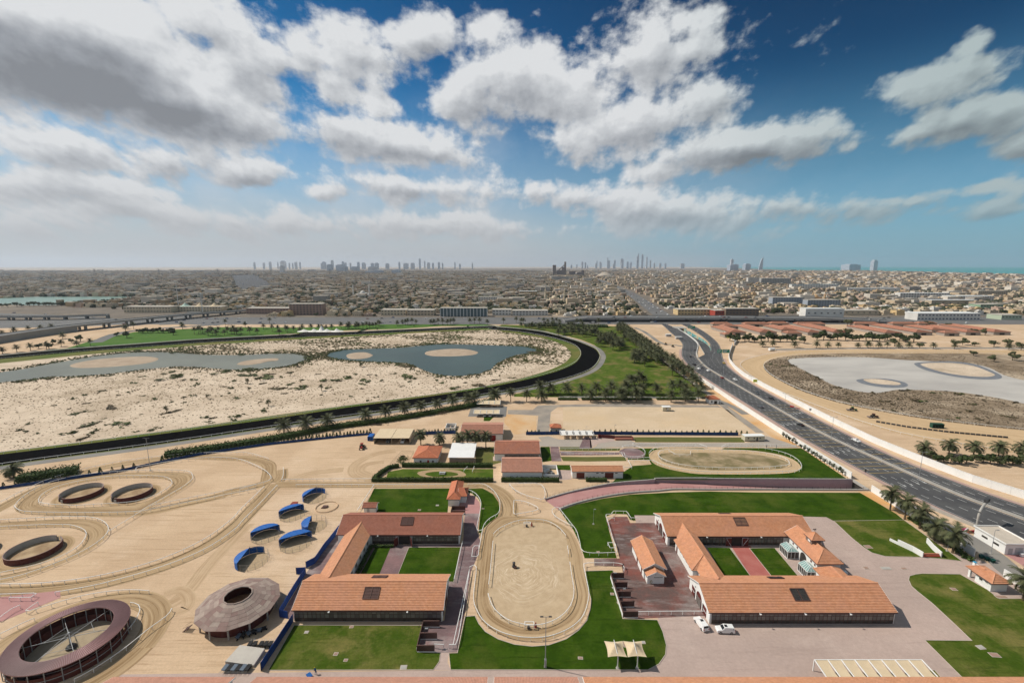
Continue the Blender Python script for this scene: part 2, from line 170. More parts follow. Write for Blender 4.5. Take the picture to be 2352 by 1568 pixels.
 'rail_mid_line': [(-143.4,167.7),(-111.6,185.3)],
 'rail_mid_line_b': [(-144,163.4),(-109.4,181.4)],
 'rail_diag_thin': [(-144.7,149.3),(-143.9,163.2)],
 'rail_walker_gate': [(-148.6,118.1),(-138.1,118.6),(-138.1,116.8),(-144.3,116.7)],
 'rail_walker_a': [(-132.5,103.6),(-130.2,107.6),(-129.1,109)],
 'rail_walker_b': [(-134.3,115),(-134.2,111.3),(-130.8,113.3),(-126.5,116.2),(-121.3,118.5),(-113.3,119.9),(-106.4,119.5)],
 'rail_walker_in': [(-107.9,114.8),(-105.1,114),(-102.7,111.6),(-100.8,106.9),(-100.5,100.8),(-102.4,95.8),(-105,92.2),(-107.3,90.6)],
 'rail_walker_out': [(-94.6,112.6),(-93.9,110),(-95.3,105.4),(-96.4,99.6),(-98.5,94),(-100.9,90.6)],
 'rail_walker_c': [(-138.7,109.1),(-138.9,112.3),(-138.1,113.8)],
 'rail_paddock_out': [(69.8,219.2),(74.1,224.8),(81.5,227.6),(92.4,228.6),(101.9,227.6)],
 'rail_paddock_out_b': [(111.2,227.8),(124.7,227.3),(133,224.3),(139.2,218.5),(140.3,211),(137.9,204),(133.7,199.4),(127.1,198.1),(115.2,197.4),(100.6,197),(86.6,198.1),(78.9,200.7),(72.6,204.7),(68.9,210)],
 'rail_paddock_in': [(74.1,218.5),(77.9,222.7),(88.1,224),(103.3,223.2),(118.9,222.1),(129.7,218.5),(134.9,213.2),(134.2,207.5),(131,204.7),(121,202.7),(105.8,201.7),(94.2,202.3),(84.3,204),(77.3,207.7),(73.6,213.2),(74.1,218.5)],
 'rail_walkway_n': [(24.6,224.4),(38.9,224.6),(56,224.8),(58.1,227.6),(62.2,229.3),(65.8,228.1),(68.1,224.3),(68,220),(66.1,216.2),(62.1,214.4),(58.5,214.7),(56.4,216.2),(55.9,219.5),(37.9,218.5),(25,219.5)],
 'rail_walkway_s': [(55.8,219.2),(56.6,213.2),(68.4,213.5)],
 'rail_walkway_t': [(56.8,210.3),(69.5,210)],
 'rail_walkway_u': [(56.8,210),(56.6,202),(53,202.3)],
 'rail_service': [(64.1,228.9),(64.9,232),(100,231),(102.4,227.3)],
 'rail_service_b': [(110.8,227.8),(115.5,231.5),(153.4,228.9)],
 'palm_gate': [(148.9,165.9),(149,159.3),(149.3,153.2),(148,145.9),(147.7,138.9),(147.2,117)],
 'palm_left': [(-226.1,193.7)],
 'palm_huts': [(-48.9,231.7),(-38.8,231.7),(-28.1,227.4),(-23.5,227.8),(-19,227.1),(-13.7,226.3)],
 'palm_right': [(208.7,217.9),(222,218.7),(232.7,216.9),(244.5,216.2),(254.9,215)],
 'palm_road': [(-12.2,309.8),(-0.9,310.6),(10.3,310.1),(21.1,310.6),(29.1,329.3),(40.8,329.3),(52,329.3),(63.1,329.3),(74.3,329.3),(85.1,329.3),(55.6,310.6),(66.3,310.6),(77.5,310.6),(87.7,309.8),(21,329.3),(108,328.3),(120.6,332),(129.6,329.2),(142.9,333.9),(112.1,309.5),(122.8,311.1),(131.3,309.5),(89,313.6),(77.7,311.1),(96.5,328.3),(95.2,350.5),(98.2,353.6),(94.1,355.7),(106.2,356.8),(104,360),(86.7,335.7),(128.5,336.7),(144.8,347.5),(144.5,353.6)],
 'palm_track': [(-89.7,267.5),(-79.5,274.8),(-68.7,279.2),(-59.1,283.7),(-49.6,290.7),(-40.2,296.9),(-29.8,303.2),(-12.3,309.8),(-130.9,249.2),(-119.5,252.3),(-108.9,257),(-26.3,309.8)],
 'palm_far': [(-444.5,630.1),(-442.1,634.9),(-433.1,630.1),(-416,616),(-419.5,630.1),(-404.8,616),(-396.5,620.6),(-401.1,634.9),(-382.4,620.6),(-516,705),(-497.9,681.8),(-571.9,681.8),(-566.1,660.1),(-450,649.8),(-432,644.7),(-423.5,649.8),(-392.4,630.1),(-388.1,634.9),(-406.1,656.6),(-384.8,628.8),(-378.2,628.8),(-366,628.8),(-356,628.8),(-375.7,681.8),(-341.3,656.6),(-322,622.9),(-329.7,656.6),(-319.8,640.9),(-319.7,659.9),(-301.7,640.9),(-305.5,656.6),(-298.5,669.8),(-284.6,664.8),(-276.5,656.6),(-274.1,664.8),(-269.1,673.2),(-258.1,681.8),(-248.5,681.8),(-247.9,687),(-236.5,681.8),(-233.4,687),(-223.6,694.2),(-215.5,699.6),(-349.4,656.6),(-413.6,699.6),(-462,728),(-401,748),(-219.4,696.2),(-225,681),(-236.8,688.6),(-246.6,681),(-213,720),(-206,704),(-210,696.2),(-183,720),(-179,737),(-172,729),(-170,737),(-164,741),(-155,729),(-131,729),(-127,737),(-120,734),(-112,729),(-104,729),(-100,737),(-97,751),(-70,751),(-62,746),(-54,751),(-40,729),(-14,746),(7,759),(15,746),(19,741),(52,751),(59,746),(67,751),(74,755),(78,741),(107,746),(112,737),(141,737)],
 'palm_far_left': [(-589.4,589.7),(-504.2,536),(-513.6,529.1),(-535.6,532.5),(-536.3,515.8),(-544.6,506.2),(-550.2,497),(-701.7,687.4),(-701.8,670.8),(-702.7,654.9),(-701.8,634.9),(-703.3,620.6),(-556.3,488.1),(-584.2,681.8)],
 'tree_scrub': [(-166.9,300.1),(-219.3,317),(-226.2,286.4),(-146.7,339.3),(-200.7,336.6),(-206,427.6),(-143.4,422.8),(-210.2,369.6),(-193,386.3),(-214.9,359.3),(-67.5,688.6),(-20.6,666.5),(-5.8,596.2),(-142.8,420.4),(-199.2,666.5),(-153,704)],
 'tree_right': [(492.3,476.6),(481.5,445.3),(507,451.9),(474.3,521.1),(456.3,534.7),(484.1,579.9),(463.6,620.5),(649.8,633.1),(652.1,620.5),(596,539.4),(592.4,525.6),(672.6,696.8),(663,721),(454.9,626.8),(461.1,674.3),(538,724),(546.7,544.1),(529.3,534.7),(552,534.7),(570,530.1),(360.5,553.9)],
 'tree_row': [(278.7,574.5),(281.4,564),(295.2,569.2),(297.7,564),(304.5,564),(315.9,569.2),(324.5,569.2),(331.4,569.2),(338.2,566.1),(346.8,566.1),(352.4,564),(393.6,579.9),(402.4,579.9),(411.2,579.9),(417.7,576.6),(430.5,579.9),(435.3,574.5),(442.4,572.4),(452.7,574.5),(459.8,572.4),(465.9,569.2),(477.1,574.5),(496.2,574.5),(494.3,564),(504.5,564)],
 'palm_lane': [(296.3,530.1),(308.4,530.1),(331.4,525.6),(354,521.1),(367.5,521.1),(379.3,521.1),(402.3,521.1),(414.2,521.1),(426.8,521.1),(436.3,521.1),(449.8,521.1),(461.7,521.1),(486.2,516.8),(510.5,516.8),(568.7,512.4),(578,508.2)],
 'shrub_right': [(208.7,213.6),(209.1,210.8),(211.3,210.1),(214.2,209.5),(216.9,208.1),(221.1,208.8),(226.4,209.5),(230.6,210.1),(232,208.1),(234,206.8),(239.5,208.1),(241.5,206.8),(246.4,208.1),(251.1,210.8)],
 'tree_tent': [(-534.2,644.7),(-524.4,639.8),(-521.1,644.7),(-511.5,641.8),(-506.5,644.7),(-496.9,641.8),(-491.9,644.7),(-489.8,649.8),(-470.3,625.3),(-512.2,598.2),(-539.4,613.3),(-533.4,515.8),(-559.4,546.6),(-548.5,519),(-547,569.3),(-551.2,561.6)],
 'towers_marina': [(2301,15000,220,59),(2349,15000,191,52),(2462,15000,100,37),(2774,15000,256,29),(2865,15000,191,52),(2919,15000,209,59),(3072,15000,354,29),(3149,15000,256,74),(3271,15000,155,52),(3365,15000,281,51),(3571,15000,191,52),(3632,15000,318,96),(3754,15000,220,66),(3840,15000,191,52),(3931,15000,209,59),(4019,15000,300,59),(4084,15000,415,33),(4168,15000,494,33),(4258,15000,462,59),(4320,15000,386,37),(4407,15000,271,44),(4453,15000,227,52),(4691,15000,173,52),(4809,15000,173,66),(4927,15000,169,52),(5480,15000,162,118),(2148,15000,126,37),(1909,15000,111,52),(2681,15000,162,44)],
 'towers_coast': [(4418,9000,229,49),(4515,9000,131,110),(4151,9000,113,133),(4261,9000,120,111)],
 'towers_west': [(-6578,12000,180,41),(-6461,12000,174,41),(-6342,12000,192,35),(-6283,12000,192,35),(-6239,12000,189,29),(-6075,12000,215,118),(-5823,12000,163,29),(-5776,12000,163,29),(-5717,12000,163,29),(-5644,12000,186,32),(-5580,12000,186,32),(-5524,12000,186,32),(-5002,12000,192,88),(-4901,12000,157,71),(-4699,12000,232,59),(-4477,12000,203,59),(-4356,12000,174,47),(-4165,12000,157,41),(-4016,12000,186,53),(-3944,12000,169,88),(-3797,12000,163,53),(-3591,12000,157,71),(-3443,12000,163,88),(-3238,12000,151,88),(-2994,12000,195,41),(-2825,12000,157,118),(-2618,12000,163,88),(-2438,12000,285,47),(-2252,12000,215,29),(-2191,12000,172,71),(-2059,12000,163,47),(-1876,12000,180,53),(-1764,12000,163,35),(-1484,12000,186,29),(-1338,12000,137,41),(-1034,12000,163,29)],
 'slabs_mid': [(-2800,7000,114,76),(-2697,7000,111,103),(-2579,7000,85,138),(-2458,7000,80,103),(-2183,7000,82,120),(-1650,5200,31,141),(-1509,5200,46,90),(-1368,5200,49,77),(-1278,5200,46,77),(-2695,5200,92,43)],
 'big_blocks': [(-253,-204,875,10),(-201,-150,870,10),(-135,-47,854,15.5),(-38,-1,877,10),(1,69,870,9),(-86,-23,1169,15),(23,76,1382,17.5),(-529,-444,903,10.5),(-432,-368,881,21),(-792,-696,926,11.5),(-710,-607,947,9.5),(710,820,793,12),(534,604,825,17),(399,461,847,15),(321,389,878,10.5),(382,406,853,11),(642,710,878,8.5),(616,691,1077,20),(665,739,1024,18),(1240,1304,2411,32),(1216,1361,2239,32.5),(1102,1288,1804,20.5),(1194,1381,1628,15.5),(1097,1236,1290,17.5),(1180,1297,1227,13.5),(1437,1527,1408,17.5),(1013,1062,983,11.5),(867,903,802,8),(984,1091,1068,14.5),(-495,-385,2855,23.5),(-360,-199,2855,17),(-150,-85,2734,18.5),(146,220,2906,22.5),(249,351,2855,27),(425,474,2734,18.5),(-1404,-1348,1726,11.5),(-1206,-1175,1631,13.5)],
 'parking_lot': [(-2706,4411),(-2645,4762),(-1132,2168),(-1000,1833),(-1020,1726),(-1141,1891)],
 'tree_lagoon': [(-1176,1048),(-1162,1048),(-1155,1061),(-1145,1061),(-1140,1075),(-1130,1075),(-1128,1083),(-1101,1075),(-1094,1075),(-1093,1083),(-1083,1083),(-1073,1083),(-1070,1094),(-1065,1103),(-1067,1117),(-1053,1173),(-1049,1180),(-1041,1186),(-1049,1220),(-1048,1231),(-1054,1249),(-1050,1256)],
 'ruts_a': [(-98.2,156.3),(-98.1,143.6),(-97.5,130.6),(-96.1,121.9),(-96.5,116.5),(-98.6,114.8)],
 'ruts_b': [(-102.1,119.5),(-98.7,121.3),(-94,118.3),(-91.6,113.7),(-95.3,112.1)],
 'ruts_c': [(-60.6,224.1),(-69.9,219.8),(-75.6,209),(-73.4,197.9),(-64.3,192.3),(-53.7,194.5)],
 'ruts_d': [(-62.7,210.3),(-70.2,207.7),(-70.5,200.3),(-63.3,195.6)],
 'ruts_e': [(-99.3,185.9),(-97.5,193.6),(-91.2,199.2),(-79.6,202)],
}

# ------------------------------------------------------------------ sky with broken cumulus
class NT:
 """small helper for node trees"""
 def __init__(s,tree): s.t = tree
 def n(s,kind,**kw):
  nd = s.t.nodes.new(kind)
  for k,v in kw.items(): setattr(nd,k,v)
  return nd
 def l(s,a,b): s.t.links.new(a,b)
 def put(s,sock,v):
  if isinstance(v,(int,float)): sock.default_value = v
  elif isinstance(v,(tuple,list)): sock.default_value = v
  else: s.t.links.new(v,sock)
 def m(s,op,a,b=None,c=None,clamp=False):
  nd = s.n('ShaderNodeMath',operation=op); nd.use_clamp = clamp
  s.put(nd.inputs[0],a)
  if b is not None: s.put(nd.inputs[1],b)
  if c is not None: s.put(nd.inputs[2],c)
  return nd.outputs[0]
 def vm(s,op,a,b=None):
  nd = s.n('ShaderNodeVectorMath',operation=op)
  s.put(nd.inputs[0],a)
  if b is not None: s.put(nd.inputs[1],b)
  return nd.outputs['Value'] if op in ('LENGTH','DISTANCE','DOT_PRODUCT') else nd.outputs[0]
 def xyz(s,x,y,z):
  nd = s.n('ShaderNodeCombineXYZ')
  for i,v in enumerate((x,y,z)): s.put(nd.inputs[i],v)
  return nd.outputs[0]
 def sep(s,v):
  nd = s.n('ShaderNodeSeparateXYZ'); s.l(v,nd.inputs[0]); return nd.outputs
 def noise(s,vec,scale,detail=4.0,rough=0.5,dist=0.0,dim='3D'):
  nd = s.n('ShaderNodeTexNoise',noise_dimensions=dim)
  if vec is not None: s.l(vec,nd.inputs['Vector'])
  nd.inputs['Scale'].default_value = scale; nd.inputs['Detail'].default_value = detail
  nd.inputs['Roughness'].default_value = rough; nd.inputs['Distortion'].default_value = dist
  return nd.outputs['Fac']
 def ramp(s,v,a,b,lo=0.0,hi=1.0,smooth=True):
  nd = s.n('ShaderNodeMapRange',interpolation_type='SMOOTHSTEP' if smooth else 'LINEAR')
  s.put(nd.inputs[0],v)
  for i,q in zip((1,2,3,4),(a,b,lo,hi)): nd.inputs[i].default_value = q
  return nd.outputs[0]
 def mix(s,f,a,b,blend='MIX'):
  nd = s.n('ShaderNodeMix',data_type='RGBA',blend_type=blend)
  s.put(nd.inputs[0],f); s.put(nd.inputs[6],c4(a)); s.put(nd.inputs[7],c4(b))
  return nd.outputs[2]

def c4(c):
 return (c[0],c[1],c[2],1.0) if isinstance(c,(tuple,list)) and len(c) == 3 else c

def cover_map():
 """large-scale cloud cover over azimuth / tan(elevation), computed from the surveyed clouds (R cover, G shaded cores)"""
 import numpy as np
 W_,H_ = 512,256
 az,te = np.meshgrid(np.linspace(-1.2,1.2,W_),np.linspace(0.0,1.0,H_))
 def field(bl):
  acc = np.full(az.shape,-1.0)
  for cx,cy,rx,ry,rot,w in bl:
   c,s_ = math.cos(rot),math.sin(rot); dx,dy = az-cx,te-cy
   u = (dx*c+dy*s_)/rx; v = (-dx*s_+dy*c)/ry
   f_ = w*(1-np.sqrt(u*u+v*v)); h = np.maximum(0.25-np.abs(acc-f_),0)/0.25
   acc = np.maximum(acc,f_)+h ** 3*0.25/6
  return acc
 px = np.ones((H_,W_,4),dtype=np.float32)
 px[...,0] = field(SITE['clouds'])*.25+.5; px[...,1] = field(SITE['cloud_dark'])*.25+.5; px[...,2] = 0
 img = bpy.data.images.new('cloud_cover',W_,H_,float_buffer=True,is_data=True)
 img.pixels.foreach_set(px.ravel()); img.update(); img.pack()
 return img

def build_world():
 w = bpy.data.worlds.new("World"); scene.world = w; w.use_nodes = True
 tr = w.node_tree; tr.nodes.clear(); t = NT(tr)
 out = t.n('ShaderNodeOutputWorld'); bg = t.n('ShaderNodeBackground')
 t.l(bg.outputs[0],out.inputs[0])
 STR = 0.1
 bg.inputs[1].default_value = STR
 sky = t.n('ShaderNodeTexSky',sky_type='NISHITA')
 sky.sun_disc = False; sky.sun_elevation = SUN_ELEV; sky.sun_rotation = SUN_AZ
 sky.altitude = 60; sky.air_density = 1.0; sky.dust_density = 0.6; sky.ozone_density = 2.0
 tc = t.n('ShaderNodeTexCoord')
 d = t.vm('NORMALIZE',tc.outputs['Generated'])
 x,y,z = t.sep(d)
 az = t.m('ARCTAN2',x,y)
 hyp = t.m('SQRT',t.m('ADD',t.m('MULTIPLY',x,x),t.m('ADD',t.m('MULTIPLY',y,y),1e-6)))
 te = t.m('DIVIDE',z,hyp)                       # tan(elevation)
 te0 = t.m('MAXIMUM',te,0.0)
 # clear sky: deeper and more saturated blue away from the horizon
 hs = t.n('ShaderNodeHueSaturation'); t.l(sky.outputs[0],hs.inputs['Color'])
 hs.inputs['Hue'].default_value = 0.505; hs.inputs['Saturation'].default_value = 1.5; hs.inputs['Value'].default_value = 1.12
 deep = t.ramp(te0,0.05,0.6,1.0,0.48)
 east = t.ramp(az,-0.5,0.75,1.0,0.50)
 base = t.mix(1.0,hs.outputs[0],t.n('ShaderNodeCombineColor').outputs[0],'MIX') if False else hs.outputs[0]
 k = t.m('MULTIPLY',deep,t.m('MAXIMUM',east,t.ramp(te0,0.0,0.35,1.0,0.0)))
 kc = t.xyz(t.m('MULTIPLY',k,t.ramp(te0,0.0,0.35,0.85,0.22)),k,k)
 base = t.mix(1.0,base,kc,'MULTIPLY')

 def lum(c): return tuple(v/STR for v in c)
 base = t.mix(t.ramp(te0,0.38,0.06,0.0,0.72),base,t.mix(t.ramp(az,-.1,.6),lum((0.36,0.50,0.64)),lum((0.16,0.40,0.58))))
 # cloud coordinates: features shrink towards the horizon
 def ncoord(azs,tes):
  zz = t.m('ADD',t.m('MAXIMUM',tes,0.0),0.13)
  return t.xyz(t.m('DIVIDE',azs,t.m('POWER',zz,0.25)),t.m('MULTIPLY',t.m('POWER',zz,0.75),1.55),0.0)
 cover = cover_map()
 def look(azs,tes):
  im = t.n('ShaderNodeTexImage',image=cover,interpolation='Cubic',extension='EXTEND')
  t.l(t.xyz(t.m('MULTIPLY_ADD',azs,1/2.4,.5),tes,0.0),im.inputs[0])
  return t.sep(im.outputs[0])
 def density(azs,tes,det):
  r,g,_ = look(azs,tes)
  nc = ncoord(azs,tes)
  n1 = t.noise(nc,6.6,det,0.63,0.0,'2D')
  n2 = t.noise(nc,2.0,2.0,0.5,0.0,'2D')
  vo = t.n('ShaderNodeTexVoronoi',feature='F1',voronoi_dimensions='2D'); t.l(nc,vo.inputs['Vector'])
  vo.inputs['Scale'].default_value = 17.0; vo.inputs['Detail'].default_value = 2.0
  # beyond the view the cover goes on as scattered cumulus
  away = t.ramp(t.m('ABSOLUTE',azs),0.85,1.15)
  gen = t.m('SUBTRACT',t.m('MULTIPLY',n2,2.6),1.2)
  f = t.m('ADD',t.m('MULTIPLY',t.m('MULTIPLY_ADD',r,4.0,-2.0),t.m('SUBTRACT',1.0,away)),t.m('MULTIPLY',gen,away))
  f = t.m('MAXIMUM',f,-0.8)
  v = t.m('ADD',f,t.m('MULTIPLY',t.m('SUBTRACT',n1,0.5),CL_N))
  v = t.m('ADD',v,t.m('MULTIPLY',t.m('SUBTRACT',0.42,vo.outputs['Distance']),CL_V))
  return t.m('ADD',v,t.m('MULTIPLY',t.m('SUBTRACT',n2,0.5),0.9)),nc,g
 CL_N,CL_V = 2.35,0.42
 v1,nc,dkf = density(az,te0,9.0)
 sc = t.m('ADD',te0,0.13)
 v2,_,_ = density(t.m('SUBTRACT',az,t.m('MULTIPLY',sc,0.028)),t.m('ADD',te0,t.m('MULTIPLY',sc,0.042)),5.0)
 alpha = t.ramp(v1,-0.42,0.26)
 thick = t.ramp(v1,0.0,1.7)
 n3 = t.noise(nc,2.6,4.0,0.55,0.0,'2D')
 dk = t.ramp(t.m('ADD',t.m('MULTIPLY_ADD',dkf,4.0,-2.0),t.m('MULTIPLY',t.m('SUBTRACT',n3,0.5),1.6)),-0.1,0.9)
 lit = t.m('ADD',0.84,t.m('MULTIPLY',t.m('SUBTRACT',v1,v2),0.46))
 lit = t.m('SUBTRACT',lit,t.m('MULTIPLY',thick,0.26))
 up_,dn_ = look(az,t.m('ADD',te0,t.m('MULTIPLY',sc,.09)))[0],look(az,t.m('SUBTRACT',te0,t.m('MULTIPLY',sc,.09)))[0]
 lit = t.m('SUBTRACT',lit,t.m('MULTIPLY',t.ramp(t.m('SUBTRACT',up_,dn_),-.25,.25,-1,1,False),0.27))
 lit = t.m('SUBTRACT',lit,t.m('MULTIPLY',dk,0.46),clamp=True)
 cr = t.n('ShaderNodeValToRGB'); t.l(lit,cr.inputs[0])
 e = cr.color_ramp.elements
 e[0].position = 0.0; e[0].color = c4(lum((0.25,0.265,0.29)))
 e[1].position = 1.0; e[1].color = c4(lum((0.78,0.795,0.81)))
 for pos,c in ((0.3,(0.345,0.365,0.40)),(0.6,(0.50,0.52,0.55)),(0.8,(0.63,0.65,0.675))):
  q = e.new(pos); q.color = c4(lum(c))
 # thin veil of high cloud between the cumulus, lower left to centre
 veil = t.m('MULTIPLY',t.ramp(t.noise(nc,1.4,6.0,0.62,0.0,'2D'),0.42,0.75),t.ramp(te0,0.42,0.12))
 veil = t.m('MULTIPLY',veil,t.ramp(az,0.6,-0.1,0.12,0.6))
 c = t.mix(veil,base,lum((0.62,0.67,0.72)))
 dim = t.ramp(az,0.2,0.8,1.0,0.68)
 c = t.mix(alpha,c,t.mix(1.0,cr.outputs[0],t.xyz(t.m('MULTIPLY',dim,t.ramp(az,0.2,0.8,1.0,.86)),dim,dim),'MULTIPLY'))
 # dusty air low over the desert (west) and humid air over the sea (east)
 hz = t.ramp(te0,0.17,-0.02,0.0,0.97)
 hz = t.m('POWER',hz,t.ramp(az,-0.6,0.7,0.85,1.35))
 hcol = t.mix(t.ramp(az,-0.15,0.65),lum((0.54,0.55,0.56)),lum((0.21,0.43,0.53)))
 c = t.mix(hz,c,hcol)
 t.l(c,bg.inputs[0])
 w.cycles.sampling_method = 'MANUAL'
 w.cycles.sample_map_resolution = 512
build_world()

# ------------------------------------------------------------------ materials
MATS = {}
def mat(name,c1,c2=None,scale=1.0,rough=0.85,c3=None,scale3=0.03,bump=0.0,bscale=8.0,metal=0.0,stretch=(1,1,1),detail=5.0,obj_var=0.0,spec=0.3,lo=0.3,hi=0.7,contrast3=(0.4,0.65)):
 if name in MATS: return MATS[name]
 m = bpy.data.materials.new(name); m.use_nodes = True
 tr = m.node_tree; t = NT(tr); b = tr.nodes['Principled BSDF']
 b.inputs['Roughness'].default_value = rough; b.inputs['Metallic'].default_value = metal
 b.inputs['Specular IOR Level'].default_value = spec
 col = None
 if c2 is not None:
  tc = t.n('ShaderNodeTexCoord'); mp = t.n('ShaderNodeMapping'); t.l(tc.outputs['Object'],mp.inputs[0])
  mp.inputs['Scale'].default_value = stretch
  f = t.ramp(t.noise(mp.outputs[0],scale,detail,0.6),lo,hi)
  col = t.mix(f,c1,c2)
  if c3 is not None:
   f3 = t.ramp(t.noise(mp.outputs[0],scale3,4.0,0.55),*contrast3)
   col = t.mix(f3,col,c3)
  if bump:
   bp = t.n('ShaderNodeBump'); bp.inputs['Strength'].default_value = bump; bp.inputs['Distance'].default_value = 0.1
   t.l(t.noise(mp.outputs[0],bscale,4.0),bp.inputs['Height']); t.l(bp.outputs[0],b.inputs['Normal'])
 if obj_var:
  oi = t.n('ShaderNodeObjectInfo'); hv = t.n('ShaderNodeHueSaturation')
  t.put(hv.inputs['Color'],col if col is not None else c4(c1))
  t.l(t.ramp(oi.outputs['Random'],0,1,1-obj_var,1+obj_var,False),hv.inputs['Value'])
  t.l(t.ramp(oi.outputs['Random'],0,1,0.5-obj_var*.04,0.5+obj_var*.04,False),hv.inputs['Hue'])
  col = hv.outputs[0]
 if col is None: b.inputs['Base Color'].default_value = c4(c1)
 else: t.l(col,b.inputs['Base Color'])
 m.diffuse_color = c4(c1)
 MATS[name] = m
 return m

def streak_mat(name,c1,c2,across=2.2,along=0.02,rough=0.95,c3=None):
 """surface worked along its length (harrowed sand, wheel marks): uses UV = metres along / across"""
 if name in MATS: return MATS[name]
 m = bpy.data.materials.new(name); m.use_nodes = True
 t = NT(m.node_tree); b = m.node_tree.nodes['Principled BSDF']
 b.inputs['Roughness'].default_value = rough; b.inputs['Specular IOR Level'].default_value = 0.1
 tc = t.n('ShaderNodeTexCoord'); mp = t.n('ShaderNodeMapping'); t.l(tc.outputs['UV'],mp.inputs[0])
 mp.inputs['Scale'].default_value = (along,across,1)
 n1 = t.noise(mp.outputs[0],1.0,6.0,0.65)
 col = t.mix(t.ramp(n1,0.36,0.66),c1,c2)
 n2 = t.noise(tc.outputs['Object'],0.16,4.0,0.6)
 col = t.mix(t.ramp(n2,0.45,0.75,0,.7),col,c3 or c1)
 t.l(col,b.inputs['Base Color'])
 bp = t.n('ShaderNodeBump'); bp.inputs['Strength'].default_value = 0.8; bp.inputs['Distance'].default_value = 0.15
 t.l(n1,bp.inputs['Height']); t.l(bp.outputs[0],b.inputs['Normal'])
 MATS[name] = m
 return m

# ------------------------------------------------------------------ mesh building
class MB:
 def __init__(s): s.v = []; s.f = []; s.uv = []; s.mi = []; s.cur = 0
 def face(s,pts,uv=None):
  i = len(s.v); s.v.extend([tuple(p) for p in pts]); s.f.append(tuple(range(i,i+len(pts))))
  s.uv.append(uv); s.mi.append(s.cur)
 def box(s,x0,y0,z0,x1,y1,z1,bottom=True):
  a = [(x0,y0,z0),(x1,y0,z0),(x1,y1,z0),(x0,y1,z0),(x0,y0,z1),(x1,y0,z1),(x1,y1,z1),(x0,y1,z1)]
  s.hexa(a,bottom)
  return s
 def hexa(s,a,bottom=True):
  i = len(s.v); s.v.extend(a)
  q = [(4,5,6,7),(0,1,5,4),(1,2,6,5),(2,3,7,6),(3,0,4,7)]
  if bottom: q.append((3,2,1,0))
  for f in q: s.f.append(tuple(i+k for k in f)); s.uv.append(None); s.mi.append(s.cur)
 def obox(s,c,hx,hy,z0,z1,rz=0.0,bottom=True):
  ca,sa = math.cos(rz),math.sin(rz)
  pts = []
  for z in (z0,z1):
   for (dx,dy) in ((-hx,-hy),(hx,-hy),(hx,hy),(-hx,hy)):
    pts.append((c[0]+dx*ca-dy*sa,c[1]+dx*sa+dy*ca,z))
  s.hexa(pts,bottom); return s
 def bar(s,a,b,w,h=None):
  """box beam from a to b (3d), section w wide, h high"""
  a,b = Vector(a),Vector(b); h = h or w
  d = (b-a)
  if d.length < 1e-5: return s
  d.normalize()
  up = Vector((0,0,1)) if abs(d.z) < 0.95 else Vector((0,1,0))
  sd = d.cross(up).normalized()*(w/2); u = sd.cross(d).normalized()*(h/2)
  pts = [a-sd-u,a+sd-u,b+sd-u,b-sd-u,a-sd+u,a+sd+u,b+sd+u,b-sd+u]
  s.hexa([tuple(p) for p in pts]); return s
 def tube(s,pts,radii,n=8,cap=True):
  rings = []
  for i,p in enumerate(pts):
   p = Vector(p)
   d = Vector(pts[min(i+1,len(pts)-1)])-Vector(pts[max(i-1,0)])
   d.normalize()
   up = Vector((0,0,1)) if abs(d.z) < 0.9 else Vector((1,0,0))
   a = d.cross(up).normalized(); b2 = d.cross(a).normalized()
   r = radii[i] if isinstance(radii,(list,tuple)) else radii
   base = len(s.v)
   for k in range(n):
    an = 2*math.pi*k/n
    s.v.append(tuple(p+a*(r*math.cos(an))+b2*(r*math.sin(an))))
   rings.append(base)
  for i in range(len(rings)-1):
   for k in range(n):
    k2 = (k+1) % n
    s.f.append((rings[i]+k,rings[i]+k2,rings[i+1]+k2,rings[i+1]+k)); s.uv.append(None); s.mi.append(s.cur)
  if cap:
   s.f.append(tuple(rings[-1]+k for k in range(n))); s.uv.append(None); s.mi.append(s.cur)
   s.f.append(tuple(rings[0]+k for k in reversed(range(n)))); s.uv.append(None); s.mi.append(s.cur)
  return s
 def lathe(s,prof,n=16,c=(0,0)):
  rings = []
  for (r,z) in prof:
   base = len(s.v)
   for k in range(n):
    an = 2*math.pi*k/n; s.v.append((c[0]+r*math.cos(an),c[1]+r*math.sin(an),z))
   rings.append(base)
  for i in range(len(rings)-1):
   for k in range(n):
    k2 = (k+1) % n
    s.f.append((rings[i]+k,rings[i]+k2,rings[i+1]+k2,rings[i+1]+k)); s.uv.append(None); s.mi.append(s.cur)
  return s
 def mesh(s,name,material=None,smooth=False):
  me = bpy.data.meshes.new(name); me.from_pydata(s.v,[],s.f)
  mats = material if isinstance(material,(list,tuple)) else ([material] if material else [])
  for m in mats: me.materials.append(m)
  if any(s.mi): me.polygons.foreach_set('material_index',s.mi)
  if any(u is not None for u in s.uv):
   ul = me.uv_layers.new(name='UVMap'); flat = []
   for f,u in zip(s.f,s.uv):
    flat.extend([c for p in (u or [(0,0)]*len(f)) for c in p])
   ul.data.foreach_set('uv',flat)
  if smooth: me.polygons.foreach_set('use_smooth',[True]*len(me.polygons))
  me.update()
  return me
 def build(s,name,material=None,parent=None,smooth=False,loc=None):
  return link(name,s.mesh(name,material,smooth),parent,loc)

